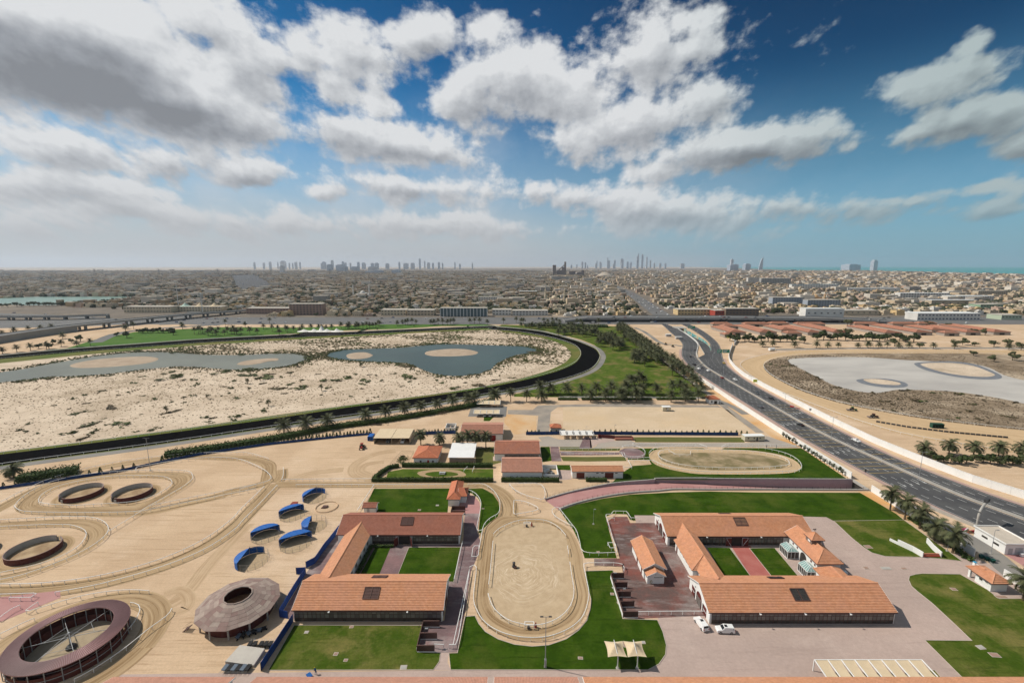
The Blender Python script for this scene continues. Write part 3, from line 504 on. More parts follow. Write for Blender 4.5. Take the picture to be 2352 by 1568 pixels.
def link(name,data,parent=None,loc=None,rz=0.0,sc=None):
 o = bpy.data.objects.new(name,data); COL.objects.link(o)
 if parent is not None: o.parent = parent
 if loc is not None: o.location = loc
 if rz: o.rotation_euler = (0,0,rz)
 if sc is not None: o.scale = (sc,sc,sc) if isinstance(sc,(int,float)) else sc
 return o
def tag(o,label=None,cat=None,group=None,kind=None):
 if label: o['label'] = label
 if cat: o['category'] = cat
 if group: o['group'] = group
 if kind: o['kind'] = kind
 return o
def thing(name,label,cat,loc=(0,0,0),rz=0.0,group=None):
 o = bpy.data.objects.new(name,None); COL.objects.link(o); o.empty_display_size = 0.5
 o.location = loc
 if rz: o.rotation_euler = (0,0,rz)
 return tag(o,label,cat,group)
def copy_tree(o,parent=None):
 c = o.copy(); COL.objects.link(c); c.parent = parent
 for ch in list(o.children): copy_tree(ch,c)
 return c
ORD = ['first','second','third','fourth','fifth','sixth','seventh','eighth','ninth','tenth','eleventh','twelfth','thirteenth','fourteenth','fifteenth','sixteenth','seventeenth','eighteenth','nineteenth','twentieth']
def nth(i):
 if i < len(ORD): return ORD[i]
 k = i+1
 return f"{k}{'th' if 10 <= k % 100 <= 20 else {1: 'st', 2: 'nd', 3: 'rd'}.get(k % 10, 'th')}"

# ------------------------------------------------------------------ plan geometry
def smooth(pts,n=4,closed=False):
 """Catmull-Rom through plan points"""
 P = [Vector((p[0],p[1])) for p in pts]; N = len(P); out = []
 for i in range(N if closed else N-1):
  if closed: p0,p1,p2,p3 = P[i-1],P[i],P[(i+1) % N],P[(i+2) % N]
  else: p0,p1,p2,p3 = P[max(i-1,0)],P[i],P[i+1],P[min(i+2,N-1)]
  for k in range(n):
   u = k/n
   q = 0.5*((2*p1)+(p2-p0)*u+(2*p0-5*p1+4*p2-p3)*u*u+(3*p1-p0-3*p2+p3)*u ** 3)
   out.append((q.x,q.y))
 if not closed: out.append((P[-1].x,P[-1].y))
 return out
def seglen(pts):
 d = [0.0]
 for a,b in zip(pts,pts[1:]): d.append(d[-1]+math.hypot(b[0]-a[0],b[1]-a[1]))
 return d
def at_len(pts,d,s):
 s = max(0,min(s,d[-1]-1e-6))
 lo = 0
 while lo < len(d)-2 and d[lo+1] < s: lo += 1
 u = (s-d[lo])/max(d[lo+1]-d[lo],1e-9)
 a,b = pts[lo],pts[lo+1]
 return (a[0]+(b[0]-a[0])*u,a[1]+(b[1]-a[1])*u),math.atan2(b[1]-a[1],b[0]-a[0])
def resample(pts,step=None,n=None):
 d = seglen(pts); n = n or max(2,int(round(d[-1]/step))+1)
 return [at_len(pts,d,d[-1]*i/(n-1))[0] for i in range(n)]
def offset(pts,k):
 out = []
 for i,p in enumerate(pts):
  a = pts[max(i-1,0)]; b = pts[min(i+1,len(pts)-1)]
  dx,dy = b[0]-a[0],b[1]-a[1]; l = math.hypot(dx,dy) or 1
  out.append((p[0]-dy/l*k,p[1]+dx/l*k))
 return out
def sheet(name,poly,z,material,holes=(),kind='structure',parent=None,label=None):
 """flat polygon (with holes) at height z"""
 loops = [[Vector((p[0],p[1],0)) for p in poly]]+[[Vector((p[0],p[1],0)) for p in h] for h in holes]
 tris = tessellate_polygon(loops); flat = [p for l in loops for p in l]
 fs = []
 for a,b,c in tris:
  n = (flat[b]-flat[a]).cross(flat[c]-flat[a]).z
  fs.append((a,b,c) if n > 0 else (a,c,b))
 me = bpy.data.meshes.new(name); me.from_pydata([(p.x,p.y,z) for p in flat],[],fs); me.materials.append(material); me.update()
 o = link(name,me,parent)
 if kind and parent is None: o['kind'] = kind
 return o
def band(name,a,b,z,material,kind='structure',parent=None,n=None,za=None,cross=1):
 """strip between two plan lines, UV in metres along/across"""
 n = n or max(len(a),len(b))*2
 A = resample(a,n=n); B = resample(b,n=n); d = seglen(A); mb = MB()
 for i in range(n-1):
  w = math.hypot(A[i][0]-B[i][0],A[i][1]-B[i][1])
  zi,zj = (z,z) if za is None else (za[0]+(za[1]-za[0])*i/(n-1),za[0]+(za[1]-za[0])*(i+1)/(n-1))
  pts = [(A[i][0],A[i][1],zi),(A[i+1][0],A[i+1][1],zj),(B[i+1][0],B[i+1][1],zj),(B[i][0],B[i][1],zi)]
  uv = [(d[i],0),(d[i+1],0),(d[i+1],w),(d[i],w)]
  n1 = (Vector(pts[1])-Vector(pts[0])).cross(Vector(pts[3])-Vector(pts[0])).z
  if n1 < 0: pts.reverse(); uv.reverse()
  mb.face(pts,uv)
 o = mb.build(name,material,parent)
 if kind and parent is None: o['kind'] = kind
 return o
def ribbon(name,pts,w,z,material,**kw):
 return band(name,offset(pts,w/2),offset(pts,-w/2),z,material,**kw)
def wall_strip(mb,pts,th,z0,z1,closed=False):
 """vertical wall of thickness th along a plan line"""
 p = list(pts)+([pts[0]] if closed else [])
 a,b = offset(p,th/2),offset(p,-th/2)
 for i in range(len(p)-1):
  mb.hexa([(b[i][0],b[i][1],z0),(b[i+1][0],b[i+1][1],z0),(a[i+1][0],a[i+1][1],z0),(a[i][0],a[i][1],z0),
     (b[i][0],b[i][1],z1),(b[i+1][0],b[i+1][1],z1),(a[i+1][0],a[i+1][1],z1),(a[i][0],a[i][1],z1)])
 return mb
def inside(p,poly):
 x,y = p; c = False; j = len(poly)-1
 for i in range(len(poly)):
  xi,yi = poly[i]; xj,yj = poly[j]
  if (yi > y) != (yj > y) and x < (xj-xi)*(y-yi)/(yj-yi)+xi: c = not c
  j = i
 return c

# ------------------------------------------------------------------ ground, water, roads
S = SITE
def worked_mat(name,c1,c2,c3,cs,angs=(0.35,1.25,2.35),rough=.95,streak=.55,along=.05,across=1.1,fine=1.6,spec=.1,DR=.045,grain=(.78,1.2)):
 """ground with drifts, crossing wheel marks and grain"""
 m = bpy.data.materials.new(name); m.use_nodes = True; t = NT(m.node_tree); b = m.node_tree.nodes['Principled BSDF']
 b.inputs['Roughness'].default_value = rough; b.inputs['Specular IOR Level'].default_value = spec
 o = t.n('ShaderNodeTexCoord').outputs['Object']
 col = t.mix(t.ramp(t.noise(o,DR,8.0,.65),.38,.60),c1,c2)
 col = t.mix(t.ramp(t.noise(o,DR*.45,6.0,.65),.48,.66),col,c3)
 acc = None
 for i,a in enumerate(angs):
  mp = t.n('ShaderNodeMapping'); t.l(o,mp.inputs[0]); mp.inputs['Rotation'].default_value = (0,0,a); mp.inputs['Scale'].default_value = (along,across,1); mp.inputs['Location'].default_value = (i*7.3,i*3.1,0)
  wv = t.n('ShaderNodeVectorMath',operation='ADD'); t.l(mp.outputs[0],wv.inputs[0]); t.l(t.vm('SCALE',t.xyz(0.0,t.noise(o,.02,2.0),0.0)),wv.inputs[1])
  f = t.m('MULTIPLY',t.ramp(t.noise(wv.outputs[0],1.0,5.0,.7),.50,.70),t.ramp(t.noise(mp.outputs[0],.35,2.0),.45,.62))
  acc = f if acc is None else t.m('MAXIMUM',acc,f)
 col = t.mix(t.m('MULTIPLY',acc,streak),col,cs)
 g = t.noise(o,fine,9.0,.7)
 hv = t.n('ShaderNodeHueSaturation'); t.l(col,hv.inputs['Color']); t.l(t.ramp(g,.32,.68,*grain,False),hv.inputs['Value'])
 t.l(hv.outputs[0],b.inputs['Base Color'])
 bp = t.n('ShaderNodeBump'); bp.inputs['Strength'].default_value = .5; bp.inputs['Distance'].default_value = .12
 t.l(t.m('ADD',g,acc),bp.inputs['Height']); t.l(bp.outputs[0],b.inputs['Normal'])
 MATS[name] = m
 return m
sand = worked_mat('sand',(0.60,0.438,0.292),(0.535,0.382,0.25),(0.645,0.487,0.345),(0.38,0.25,0.145),streak=.7,grain=(.89,1.09))
pale_sand = worked_mat('scrub_sand',(0.64,0.525,0.405),(0.56,0.45,0.34),(0.44,0.35,0.255),(0.35,0.27,0.185),(0.2,1.0,1.9,2.7),streak=.6,along=.16,across=.32,fine=.9)
lot_sand = worked_mat('lot_sand',(0.62,0.485,0.34),(0.57,0.44,0.30),(0.60,0.45,0.29),(0.50,0.37,0.235),(.05,.2,1.4),along=.07,across=.6)
orange_sand = mat('orange_sand',(0.57,0.31,0.12),(0.60,0.44,0.28),0.05,0.95,detail=7.0,spec=0.1)
city_ground = mat('city_ground',(0.21,0.175,0.14),(0.15,0.13,0.11),0.02,0.95,c3=(0.40,0.325,0.24),scale3=0.0016,detail=8.0,spec=0.1,contrast3=(.52,.68))
desert = mat('desert',(0.46,0.38,0.29),(0.36,0.30,0.235),0.001,0.95,detail=8.0,spec=0.1)
asphalt = mat('asphalt',(0.078,0.078,0.080),(0.10,0.10,0.10),0.25,0.85,c3=(0.062,0.062,0.066),scale3=0.05,detail=6.0,spec=0.25)
old_asphalt = mat('old_asphalt',(0.17,0.165,0.16),(0.23,0.22,0.205),0.05,0.9,c3=(0.27,0.25,0.22),scale3=0.03,detail=8.0,spec=0.2)
grey_dirt = mat('grey_dirt',(0.25,0.225,0.20),(0.36,0.31,0.255),0.12,0.95,detail=8.0,spec=0.1)
black_track = mat('black_track',(0.004,0.004,0.0045),(0.007,0.007,0.007),0.3,1.0,spec=0.0)
grass_verge = mat('verge_grass',(0.125,0.135,0.035),(0.17,0.15,0.05),0.05,0.95,c3=(0.08,0.12,0.02),scale3=0.02,detail=8.0,bump=0.4,bscale=3,spec=0.1)
def turf_mat(name,c1,c2,c3,dry=(.5,.75),ang=.2):
 m = worked_mat(name,c1,c2,c3,tuple(v*.72 for v in c1),(ang,ang+1.57),streak=.7,along=.06,across=.8,fine=1.4,spec=.05,DR=.16)
 return m
lawn = turf_mat('lawn',(0.023,0.054,0.0025),(0.039,0.078,0.005),(0.064,0.090,0.012))
lawn_dry = turf_mat('lawn_dry',(0.046,0.082,0.007),(0.092,0.112,0.020),(0.165,0.150,0.045),ang=.12)
lawn_park = turf_mat('park_grass',(0.055,0.098,0.010),(0.098,0.135,0.022),(0.19,0.155,0.06),ang=.7)
lawn_olive = mat('olive_grass',(0.10,0.115,0.03),(0.14,0.13,0.045),0.1,0.95,detail=9.0,spec=0.1)
worn_grass = mat('worn_grass',(0.27,0.205,0.115),(0.42,0.325,0.21),0.13,0.95,c3=(0.18,0.15,0.075),scale3=0.12,detail=10.0,spec=0.1)
pave = worked_mat('pink_paving',(0.465,0.355,0.31),(0.41,0.315,0.275),(0.50,0.395,0.345),(0.35,0.265,0.23),(.1,1.1,2.6),rough=.85,streak=.5,along=.04,across=.5,fine=1.1,spec=.2,grain=(.92,1.08))
pave_dark = worked_mat('dark_red_paving',(0.20,0.07,0.055),(0.115,0.075,0.067),(0.26,0.215,0.20),(0.36,0.32,0.305),(.3,1.0,2.5),rough=.8,streak=.75,along=.08,across=.35,fine=1.2,spec=.25,DR=.09,grain=(.85,1.15))
pave_purple = worked_mat('purple_paving',(0.235,0.14,0.14),(0.16,0.105,0.108),(0.30,0.25,0.24),(0.36,0.32,0.31),(.1,1.5,2.2),rough=.85,streak=.55,along=.08,across=.4,fine=1.4,spec=.2,DR=.09,grain=(.85,1.15))
pave_red = mat('red_paving',(0.36,0.105,0.09),(0.42,0.155,0.13),0.2,0.85,detail=9.0,spec=0.2)
pave_rose = mat('rose_paving',(0.40,0.20,0.19),(0.46,0.255,0.24),0.1,0.85,detail=9.0,spec=0.2)
salt = mat('salt_crust',(0.44,0.415,0.385),(0.375,0.355,0.335),0.03,0.9,c3=(0.50,0.475,0.44),scale3=0.012,detail=10.0,stretch=(1,2,1),spec=0.15)
bank = mat('rubble_bank',(0.13,0.145,0.17),(0.21,0.22,0.235),0.6,0.9,detail=8.0,spec=0.2)
mudbank = mat('mud_bank',(0.30,0.235,0.165),(0.22,0.18,0.12),0.05,0.95,detail=8.0,spec=0.1)
harrow = streak_mat('harrowed_sand',(0.49,0.355,0.215),(0.235,0.15,0.075),0.95,0.012,c3=(0.42,0.30,0.18))
gallop = streak_mat('gallop_sand',(0.56,0.40,0.24),(0.48,0.335,0.195),0.5,0.004,c3=(0.58,0.425,0.26))
white_paint = mat('white_paint',(0.60,0.60,0.58),(0.48,0.48,0.47),1.5,0.7)
yellow_paint = mat('yellow_paint',(0.40,0.27,0.07),(0.33,0.23,0.08),0.5,0.8)
concrete = mat('concrete',(0.42,0.40,0.365),(0.35,0.335,0.31),0.3,0.85,detail=8.0)
white_wall = mat('white_render',(0.80,0.79,0.77),(0.74,0.73,0.70),0.25,0.85,detail=8.0)
mauve_wall = mat('mauve_render',(0.40,0.325,0.33),(0.36,0.29,0.30),0.3,0.85,detail=8.0)

def water_mat(name,c,rough=0.3,ripple=0.6,scale=0.5):
 m = bpy.data.materials.new(name); m.use_nodes = True; t = NT(m.node_tree); b = m.node_tree.nodes['Principled BSDF']
 b.inputs['Roughness'].default_value = rough; b.inputs['Specular IOR Level'].default_value = 0.22; b.inputs['IOR'].default_value = 1.33
 tc = t.n('ShaderNodeTexCoord')
 t.l(t.mix(t.ramp(t.noise(tc.outputs['Object'],scale*.03,5),.35,.65),c,tuple(v*1.25 for v in c)),b.inputs['Base Color'])
 bp = t.n('ShaderNodeBump'); bp.inputs['Strength'].default_value = ripple; bp.inputs['Distance'].default_value = 0.2
 t.l(t.noise(tc.outputs['Object'],scale,6.0,.6),bp.inputs['Height']); t.l(bp.outputs[0],b.inputs['Normal'])
 return m
pond_green = water_mat('pond_water_grey',(0.15,0.155,0.125))
pond_blue = water_mat('pond_water_blue',(0.035,0.062,0.058))
lake_water = water_mat('lagoon_water',(0.15,0.24,0.20))
sea_water = water_mat('sea_water',(0.03,0.25,0.25),0.35,0.3,0.05)

# --- ramp trench and underpass cut through the ground sheet
ramp_low = smooth(sorted(S['ramp_low']),3)
ramp_up = smooth(sorted(S['ramp_up']),3)
RAMP_END = 153.0
ramp_hole = [p for p in ramp_low if p[0] < RAMP_END]+[(RAMP_END,181.8),(RAMP_END,191.5)]+[p for p in reversed(ramp_up) if p[0] < RAMP_END]
up_left = smooth(S['up_left'],3); up_right = smooth(S['up_right'],3)
under_hole = up_left+list(reversed(up_right))
BIG = 30000
sheet('ground',[(-420,40),(420,40),(1100,700),(1150,738),(-1000,738),(-900,500)],0.0,sand,holes=[ramp_hole,under_hole])
sheet('desert_ground',[(-BIG,-2000),(BIG,-2000),(BIG,BIG),(-BIG,BIG)],-0.6,desert,holes=[[(-420,40),(420,40),(1100,700),(1150,738),(-1000,738),(-900,500)]])
city_poly = [(-3000,738),(3000,738),(9000,5000),(9500,14000),(-2000,16000),(-9000,7000)]
sheet('city_ground',city_poly,-0.25,city_ground)
# the coast runs north-west to the right of the city
sheet('sea',[(5200,3000),(5050,4500),(5750,7050),(5650,9300),(6300,11500),(7600,15000),(11500,28000),(11800,BIG),(BIG,BIG),(BIG,3000)],0.3,sea_water)

# --- scrub infield of the race track
track_out = smooth(S['track_out'],3); track_in = smooth(S['track_in'],3); verge_in = smooth(S['verge_in'],3)
infield = verge_in+[(-700,420),(-420,150)]
sheet('scrub_ground',infield,0.012,pale_sand)
band('verge_grass_inner',track_in,verge_in,0.03,grass_verge,n=150)
band('race_track',offset(track_out,-1.3),offset(track_in,1.6),0.05,black_track,n=150)
band('verge_grass_outer',offset(track_out,-2.5),track_out,0.03,grass_verge,n=150)
band('track_service_road',offset(track_out,-8.0),offset(track_out,-2.6),0.04,old_asphalt,n=150)
sheet('pond_bank_west',offset(smooth(S['pond_west'],3,True),-3.5),0.03,mudbank)
sheet('pond_water_west',smooth(S['pond_west'],4,True),0.06,pond_green)
sheet('pond_bank_east',offset(smooth(S['pond_east'],3,True),-3.0),0.03,mudbank)
sheet('pond_water_east',smooth(S['pond_east'],4,True),0.06,pond_blue)
isl = mat('island_sand',(0.45,0.355,0.265),(0.37,0.285,0.21),0.1,0.95,detail=8.0,spec=0.1)
for nm in ('island_a','island_b','island_c','island_d'):
 pl = smooth(S[nm],3,True); cx = sum(p[0] for p in pl)/len(pl); cy = sum(p[1] for p in pl)/len(pl)
 mb = MB(); rings = [[(cx+(p[0]-cx)*k,cy+(p[1]-cy)*k,z) for p in pl] for k,z in ((1.04,0.03),(0.97,0.25),(0.6,0.45),(0.02,0.5))]
 for a,b in zip(rings,rings[1:]):
  for i in range(len(pl)):
   j = (i+1) % len(pl); mb.face([a[j],a[i],b[i],b[j]])
 o = mb.build('pond_island',isl,smooth=True); o['kind'] = 'structure'
 o.data.flip_normals() if o.data.polygons[0].normal.z < 0 else None
sheet('lagoon_shore',offset(smooth(S['lake_far'],2,True),-14),0.02,mat('lagoon_shore',(0.36,0.29,0.21),(0.3,0.24,0.18),0.02))
sheet('lagoon_water',smooth(S['lake_far'],4,True),0.08,lake_water)

# --- park lawns
sheet('park_lawn',S['park_lawn'],0.02,lawn_park)
sheet('far_lawn',S['far_lawn'],0.02,mat('far_grass',(0.06,0.14,0.02),(0.08,0.155,0.025),0.05,0.95,spec=.1))

# --- paving and lawns of the stables
sheet('paving',S['pave_main'],0.008,pave)
for nm,m_,z in (('pave_yard',pave_dark,.016),('pave_yard_pad',pave,.022),('pave_left_yard',pave_purple,.016),('pave_left_curve',pave_rose,.02),('pave_left_side',pave_purple,.012),
     ('court_pave_left',pave_purple,.010),('court_pave_right',pave,.012),('path_gate_left',pave,.014),
     ('court_path_red',pave_red,.03),('court_path_left',pave_purple,.03),('pave_hut_rows',pave,.03),('apron_sheds',pave,.03)):
 sheet('paving',S[nm],z,m_)
for nm,m_,z,sm in (('lawn_stable_front',lawn_dry,.04,0),('lawn_stable_north',lawn,.04,0),('lawn_stable_corner',lawn,.04,0),('court_lawn_a',lawn,.04,0),('court_lawn_b',lawn,.04,0),
      ('lawn_oval',lawn,.03,0),('lawn_north',lawn,.03,0),('lawn_gate',lawn_dry,.034,0),('lawn_east',lawn_dry,.03,0),('lawn_carport',lawn_dry,.03,0),('court_lawn_c',lawn,.04,0),
      ('court_lawn_d',lawn,.04,0),('lawn_paddock_oval',lawn,.02,0),('lawn_strip_a',lawn_olive,.03,0),('lawn_strip_b',lawn_olive,.03,0),('lawn_strip_c',lawn,.03,0),
      ('lawn_strip_d',lawn,.03,0),('lawn_fence_strip',lawn_olive,.03,0),('lawn_hedged',lawn_park,.02,0),('lawn_sheds',lawn_olive,.02,0),('lawn_small',lawn,.03,0)):
 sheet('lawn',S[nm],z,m_)
# kerb lines round the lawns by the paving
kerb_m = mat('kerb_stone',(0.50,0.43,0.37),(0.44,0.38,0.32),0.5,0.9)
for nm in ('lawn_oval','lawn_east','lawn_gate','court_lawn_b','court_lawn_c','court_lawn_d','lawn_stable_front','lawn_carport'):
 pl = S[nm]+[S[nm][0]]
 wall_strip(MB(),pl,0.16,-0.05,0.10).build('kerb',kerb_m)['kind'] = 'structure'

# --- sand yards, lots and service roads
for nm,m_,z in (('sand_lot',lot_sand,.02),('orange_lot',orange_sand,.014),('grey_road_lot',grey_dirt,.026),('car_bay_lot',old_asphalt,.03)):
 sheet('yard_ground',S[nm],z,m_)
sheet('service_road',S['service_road'],.024,mat('service_tarmac',(0.40,0.345,0.29),(0.34,0.30,0.26),0.08,0.9,detail=8.0))
for nm,m_ in (('service_pink_a',pave_purple),('service_pink_b',pave),('walk_strip',pave_purple),('path_brick',pave_purple)):
 sheet('footpath',S[nm],.04,m_)
sheet('footpath',smooth(S['walk_circle'],3,True),.05,pave_purple)
pr = S['park_road']
ribbon('park_road',smooth(pr[11:],2),5.0,0.045,old_asphalt)
# sandy strip beside the long white wall, orange with spilled soil
band('wall_side_sand',[(148,194),(146,240),(147,300),(150,360),(152,430)],[(153,194),(153,240),(153.5,300),(157,360),(160,430)],0.012,orange_sand)
band('wall_side_track',[(140.5,250),(143,300),(146.5,360),(149,430),(155,560),(160,660)],[(145.5,250),(147.5,300),(151,360),(153.5,430),(160,560),(168,660)],0.02,grey_dirt)

band('wall_side_sand',[(147.5,181),(149,165),(150.2,150),(150.4,137)],[(153,181),(153,165),(152.8,150),(152.4,137)],0.045,orange_sand)
# --- ovals
sheet('sand_island',smooth(S['oval_out'],3,True),0.045,mat('arena_edge',(0.53,0.405,0.265),(0.46,0.34,0.21),0.3,0.95,detail=8,spec=.1))
oo = smooth(S['oval_out'],3,True); oi_ = smooth(S['oval_in'],3,True)
band('oval_track',[( .5*a[0]+.5*a[0],a[1]) for a in resample(oo+[oo[0]],n=120)],resample(oi_+[oi_[0]],n=120),0.065,harrow,n=120)
def arena_mat():
 m = bpy.data.materials.new('arena_sand'); m.use_nodes = True; t = NT(m.node_tree); b = m.node_tree.nodes['Principled BSDF']
 b.inputs['Roughness'].default_value = 0.95; b.inputs['Specular IOR Level'].default_value = 0.1
 tc = t.n('ShaderNodeTexCoord')
 wob = t.noise(tc.outputs['Object'],0.12,3.0)
 x,y,z = t.sep(tc.outputs['Object'])
 dx = t.m('ADD',t.m('SUBTRACT',x,3.5),t.m('MULTIPLY',t.m('SUBTRACT',wob,.5),9.0)); dy = t.m('ADD',t.m('SUBTRACT',y,129.0),t.m('MULTIPLY',t.m('SUBTRACT',wob,.5),4.0))
 r = t.m('SQRT',t.m('ADD',t.m('MULTIPLY',dx,dx),t.m('MULTIPLY',t.m('MULTIPLY',dy,dy),.62)))
 th = t.m('ARCTAN2',dy,dx)
 n = t.noise(t.xyz(t.m('MULTIPLY',r,2.2),t.m('MULTIPLY',th,1.2),0.0),1.0,8.0,0.66)
 inner = t.ramp(t.m('ADD',r,t.m('MULTIPLY',wob,6.0)),16.5,11.5)
 streaks = t.m('MULTIPLY',t.ramp(n,.46,.68),inner)
 col = t.mix(t.ramp(t.noise(tc.outputs['Object'],.35,8.0,.6),.3,.7),(0.52,0.395,0.26),(0.44,0.325,0.205))
 col = t.mix(streaks,col,(0.63,0.51,0.37))
 t.l(col,b.inputs['Base Color'])
 bp = t.n('ShaderNodeBump'); bp.inputs['Strength'].default_value = .5; bp.inputs['Distance'].default_value = .12
 t.l(n,bp.inputs['Height']); t.l(bp.outputs[0],b.inputs['Normal'])
 return m
sheet('oval_infield',oi_,0.07,arena_mat())
do = smooth(S['dirt_oval'],3,True); di = smooth(S['dirt_oval_in'],3,True)
band('paddock_track',resample(do+[do[0]],n=110),resample(di+[di[0]],n=110),0.05,streak_mat('paddock_sand',(0.56,0.415,0.26),(0.45,0.32,0.19),1.2,.02),n=110)
sheet('paddock_infield',di,0.055,worn_grass)
ho = smooth(S['hedge_dirt_oval'],3,True); hi_ = smooth(S['hedge_dirt_oval_in'],3,True)
band('hedge_paddock_track',resample(ho+[ho[0]],n=60),resample(hi_+[hi_[0]],n=60),0.04,mat('worn_dirt',(0.42,0.29,0.17),(0.35,0.25,0.14),.4,.95),n=60)
for nm,w in (('loop_a',6.0),('loop_b',6.5),('loop_c',6.0),('straight_d',5.5),('curve_e',8.0)):
 ribbon('sand_track',smooth(S[nm],4),w,{'loop_a': .02,'loop_b': .024,'loop_c': .028,'straight_d': .032,'curve_e': .036}[nm],harrow,n=70)
ruts = streak_mat('churned_sand',(0.53,0.385,0.25),(0.39,0.265,0.155),1.0,.03,c3=(0.56,0.415,0.275))
for k,nm in enumerate(('ruts_a','ruts_b','ruts_c','ruts_d','ruts_e')): ribbon('sand_track',smooth(S[nm],5),(4.5,3.5,5,4,5)[k],.006+.002*k,ruts,n=40)
for a,b,z in (('pens_ab_out','pens_ab_in',.03),):
 pa = smooth(S[a],3,True); pb = smooth(S[b],3,True)
 band('sand_track',resample(pa+[pa[0]],n=90),resample(pb+[pb[0]],n=90),z,harrow,n=90)
band('sand_track',smooth(S['pen_c_out'],3),smooth(S['pen_c_in'],3),.03,harrow,n=60)
def disc(cx,cy,r,n=40): return [(cx+r*math.cos(2*math.pi*k/n),cy+r*math.sin(2*math.pi*k/n)) for k in range(n)]
for cx,cy,r0,r1 in ((-180.5,178,7.2,9.5),(-159.3,178,6.9,9.5),(-160.3,139,7.2,10.0)):
 a,b = disc(cx,cy,r1),disc(cx,cy,r0)
 band('sand_track',a+[a[0]],b+[b[0]],.036,harrow,n=60)
a,b = disc(-111,100.5,20.5,60),disc(-111,100.5,13.8,60)
band('sand_track',a+[a[0]],b+[b[0]],.034,harrow,n=90)
sheet('footpath',[(-150,118),(-134,121),(-131,118),(-139,108),(-150,106)],.04,pave_rose)

# --- salt pan, banks and the sand gallop beyond the highway
gal_o = smooth(S['dirt_track_out'][:16]+[(214,268),(222,248),(240,232),(262,220),(300,205)],3)
gal_i = smooth(S['dirt_track_in'][:14]+[(232,303),(243,289),(258,275),(280,262),(310,250),(345,240)],3)
pan_scrub = gal_i+[(700,300),(700,470)]
sheet('scrub_ground',pan_scrub,0.012,worked_mat('pan_scrub_soil',(0.30,0.23,0.16),(0.20,0.15,0.10),(0.46,0.37,0.27),(0.13,0.10,0.068),(0.2,1.0,1.9,2.7),streak=.8,along=.2,across=.4,fine=.8,DR=.06))
band('gallop_track',gal_o,gal_i,0.03,gallop,n=120)
sheet('salt_bank',offset(smooth(S['salt_pan'],2,True),-4.0),0.02,bank)
sheet('salt_pan',smooth(S['salt_pan'],3,True),0.04,salt)
for nm in ('pan_island_a','pan_island_b'):
 sheet('salt_bank',smooth(S[nm],3,True),0.06,bank)
 sheet('scrub_ground',smooth(S[nm+'_in'],3,True),0.09,pale_sand)

# --- dual carriageway: plan lines (metres)
HL = smooth([(232,70),(200,105),(184,128),(174.5,150),(169,170),(165,194),(162.3,235),(162,262),(163.2,300),(164.5,350),(166,390),(168,412),(172,438),(181,476),(196,516)],4)
HM = smooth([(262,70),(228,105),(207,132),(195,157),(187,179),(181.8,213),(178.3,240),(177.4,270),(178.5,300),(180.5,350),(181.8,390),(184.5,425),(193.3,465)],4)
HR = smooth([(285,70),(250,108),(222,140),(205,168),(199.5,182),(194.5,200),(191.5,217),(190.5,240),(191,275),(192.2,308),(194,350),(198,385),(207,429),(218.4,461.6)],4)
dirt_edge = mat('road_side_brick',(0.40,0.265,0.235),(0.46,0.34,0.28),0.2,.9)
asph = asphalt
band('highway',HL,offset(HM,0.6),0.05,asph,n=100)
band('highway',offset(HM,-0.6),HR,0.05,asph,n=100)
band('footway',offset(HL,2.6),HL,0.12,dirt_edge,n=100)
band('footway',HR,offset(HR,-2.2),0.12,dirt_edge,n=100)
LCL = smooth(S['lc_left'],3); LCR = smooth(S['lc_right'],3); RCL = smooth(S['rc_left'],3); RCR = smooth(S['rc_right'],3)
band('highway',LCL,offset(LCR,.3),0.052,asph,n=40)
band('highway',RCL,RCR,0.054,asph,n=40)
band('highway',[(193.3,465),(208.5,483.5),(223.7,503.4)],[(218.4,461.6),(228,485),(237.1,507.5)],.05,asph)
# underpass: floor rises from the tunnel mouth towards the camera
nU = 24
UL,UR = resample(up_left,n=nU),resample(up_right,n=nU)
mb = MB()
for i in range(nU-1):
 z0,z1 = -5.5*(i/(nU-1)) ** 1.1+.04,-5.5*((i+1)/(nU-1)) ** 1.1+.04
 mb.face([(UR[i][0],UR[i][1],z0),(UR[i+1][0],UR[i+1][1],z1),(UL[i+1][0],UL[i+1][1],z1),(UL[i][0],UL[i][1],z0)])
mb.build('underpass_road',asph)['kind'] = 'structure'
# merge flap between underpass mouth and the right carriageway
ramp_m = pave_rose
nR = 40
A_,B_ = resample([p for p in ramp_low if p[0] <= RAMP_END],n=nR),resample([p for p in ramp_up if p[0] <= RAMP_END],n=nR)
mb = MB()
def rz_(i): return -4.9*max(0,(i/(nR-1)-0.08)/.92) ** 1.15+0.02
for i in range(nR-1):
 mb.face([(A_[i][0],A_[i][1],rz_(i)),(A_[i+1][0],A_[i+1][1],rz_(i+1)),(B_[i+1][0],B_[i+1][1],rz_(i+1)),(B_[i][0],B_[i][1],rz_(i))])
mb.build('ramp_road',ramp_m)['kind'] = 'structure'

# crossing motorway at ground level and the city road beyond it
mway = mat('motorway_tarmac',(0.125,0.125,0.125),(0.155,0.152,0.148),0.02,.9,detail=6)
sheet('motorway',[(-600,738),(-600,838),(-200,842),(200,842),(2000,850),(2000,738)],0.03,mway)
sheet('motorway',[(-600,742),(-600,835),(-1500,700),(-1500,610)],0.034,mway)
CR = [(255,740),(285,850),(320,1050),(362,1297),(430,1750),(550,2800),(640,3800)]
ribbon('city_road',smooth(CR,4),34,0.05,mway)
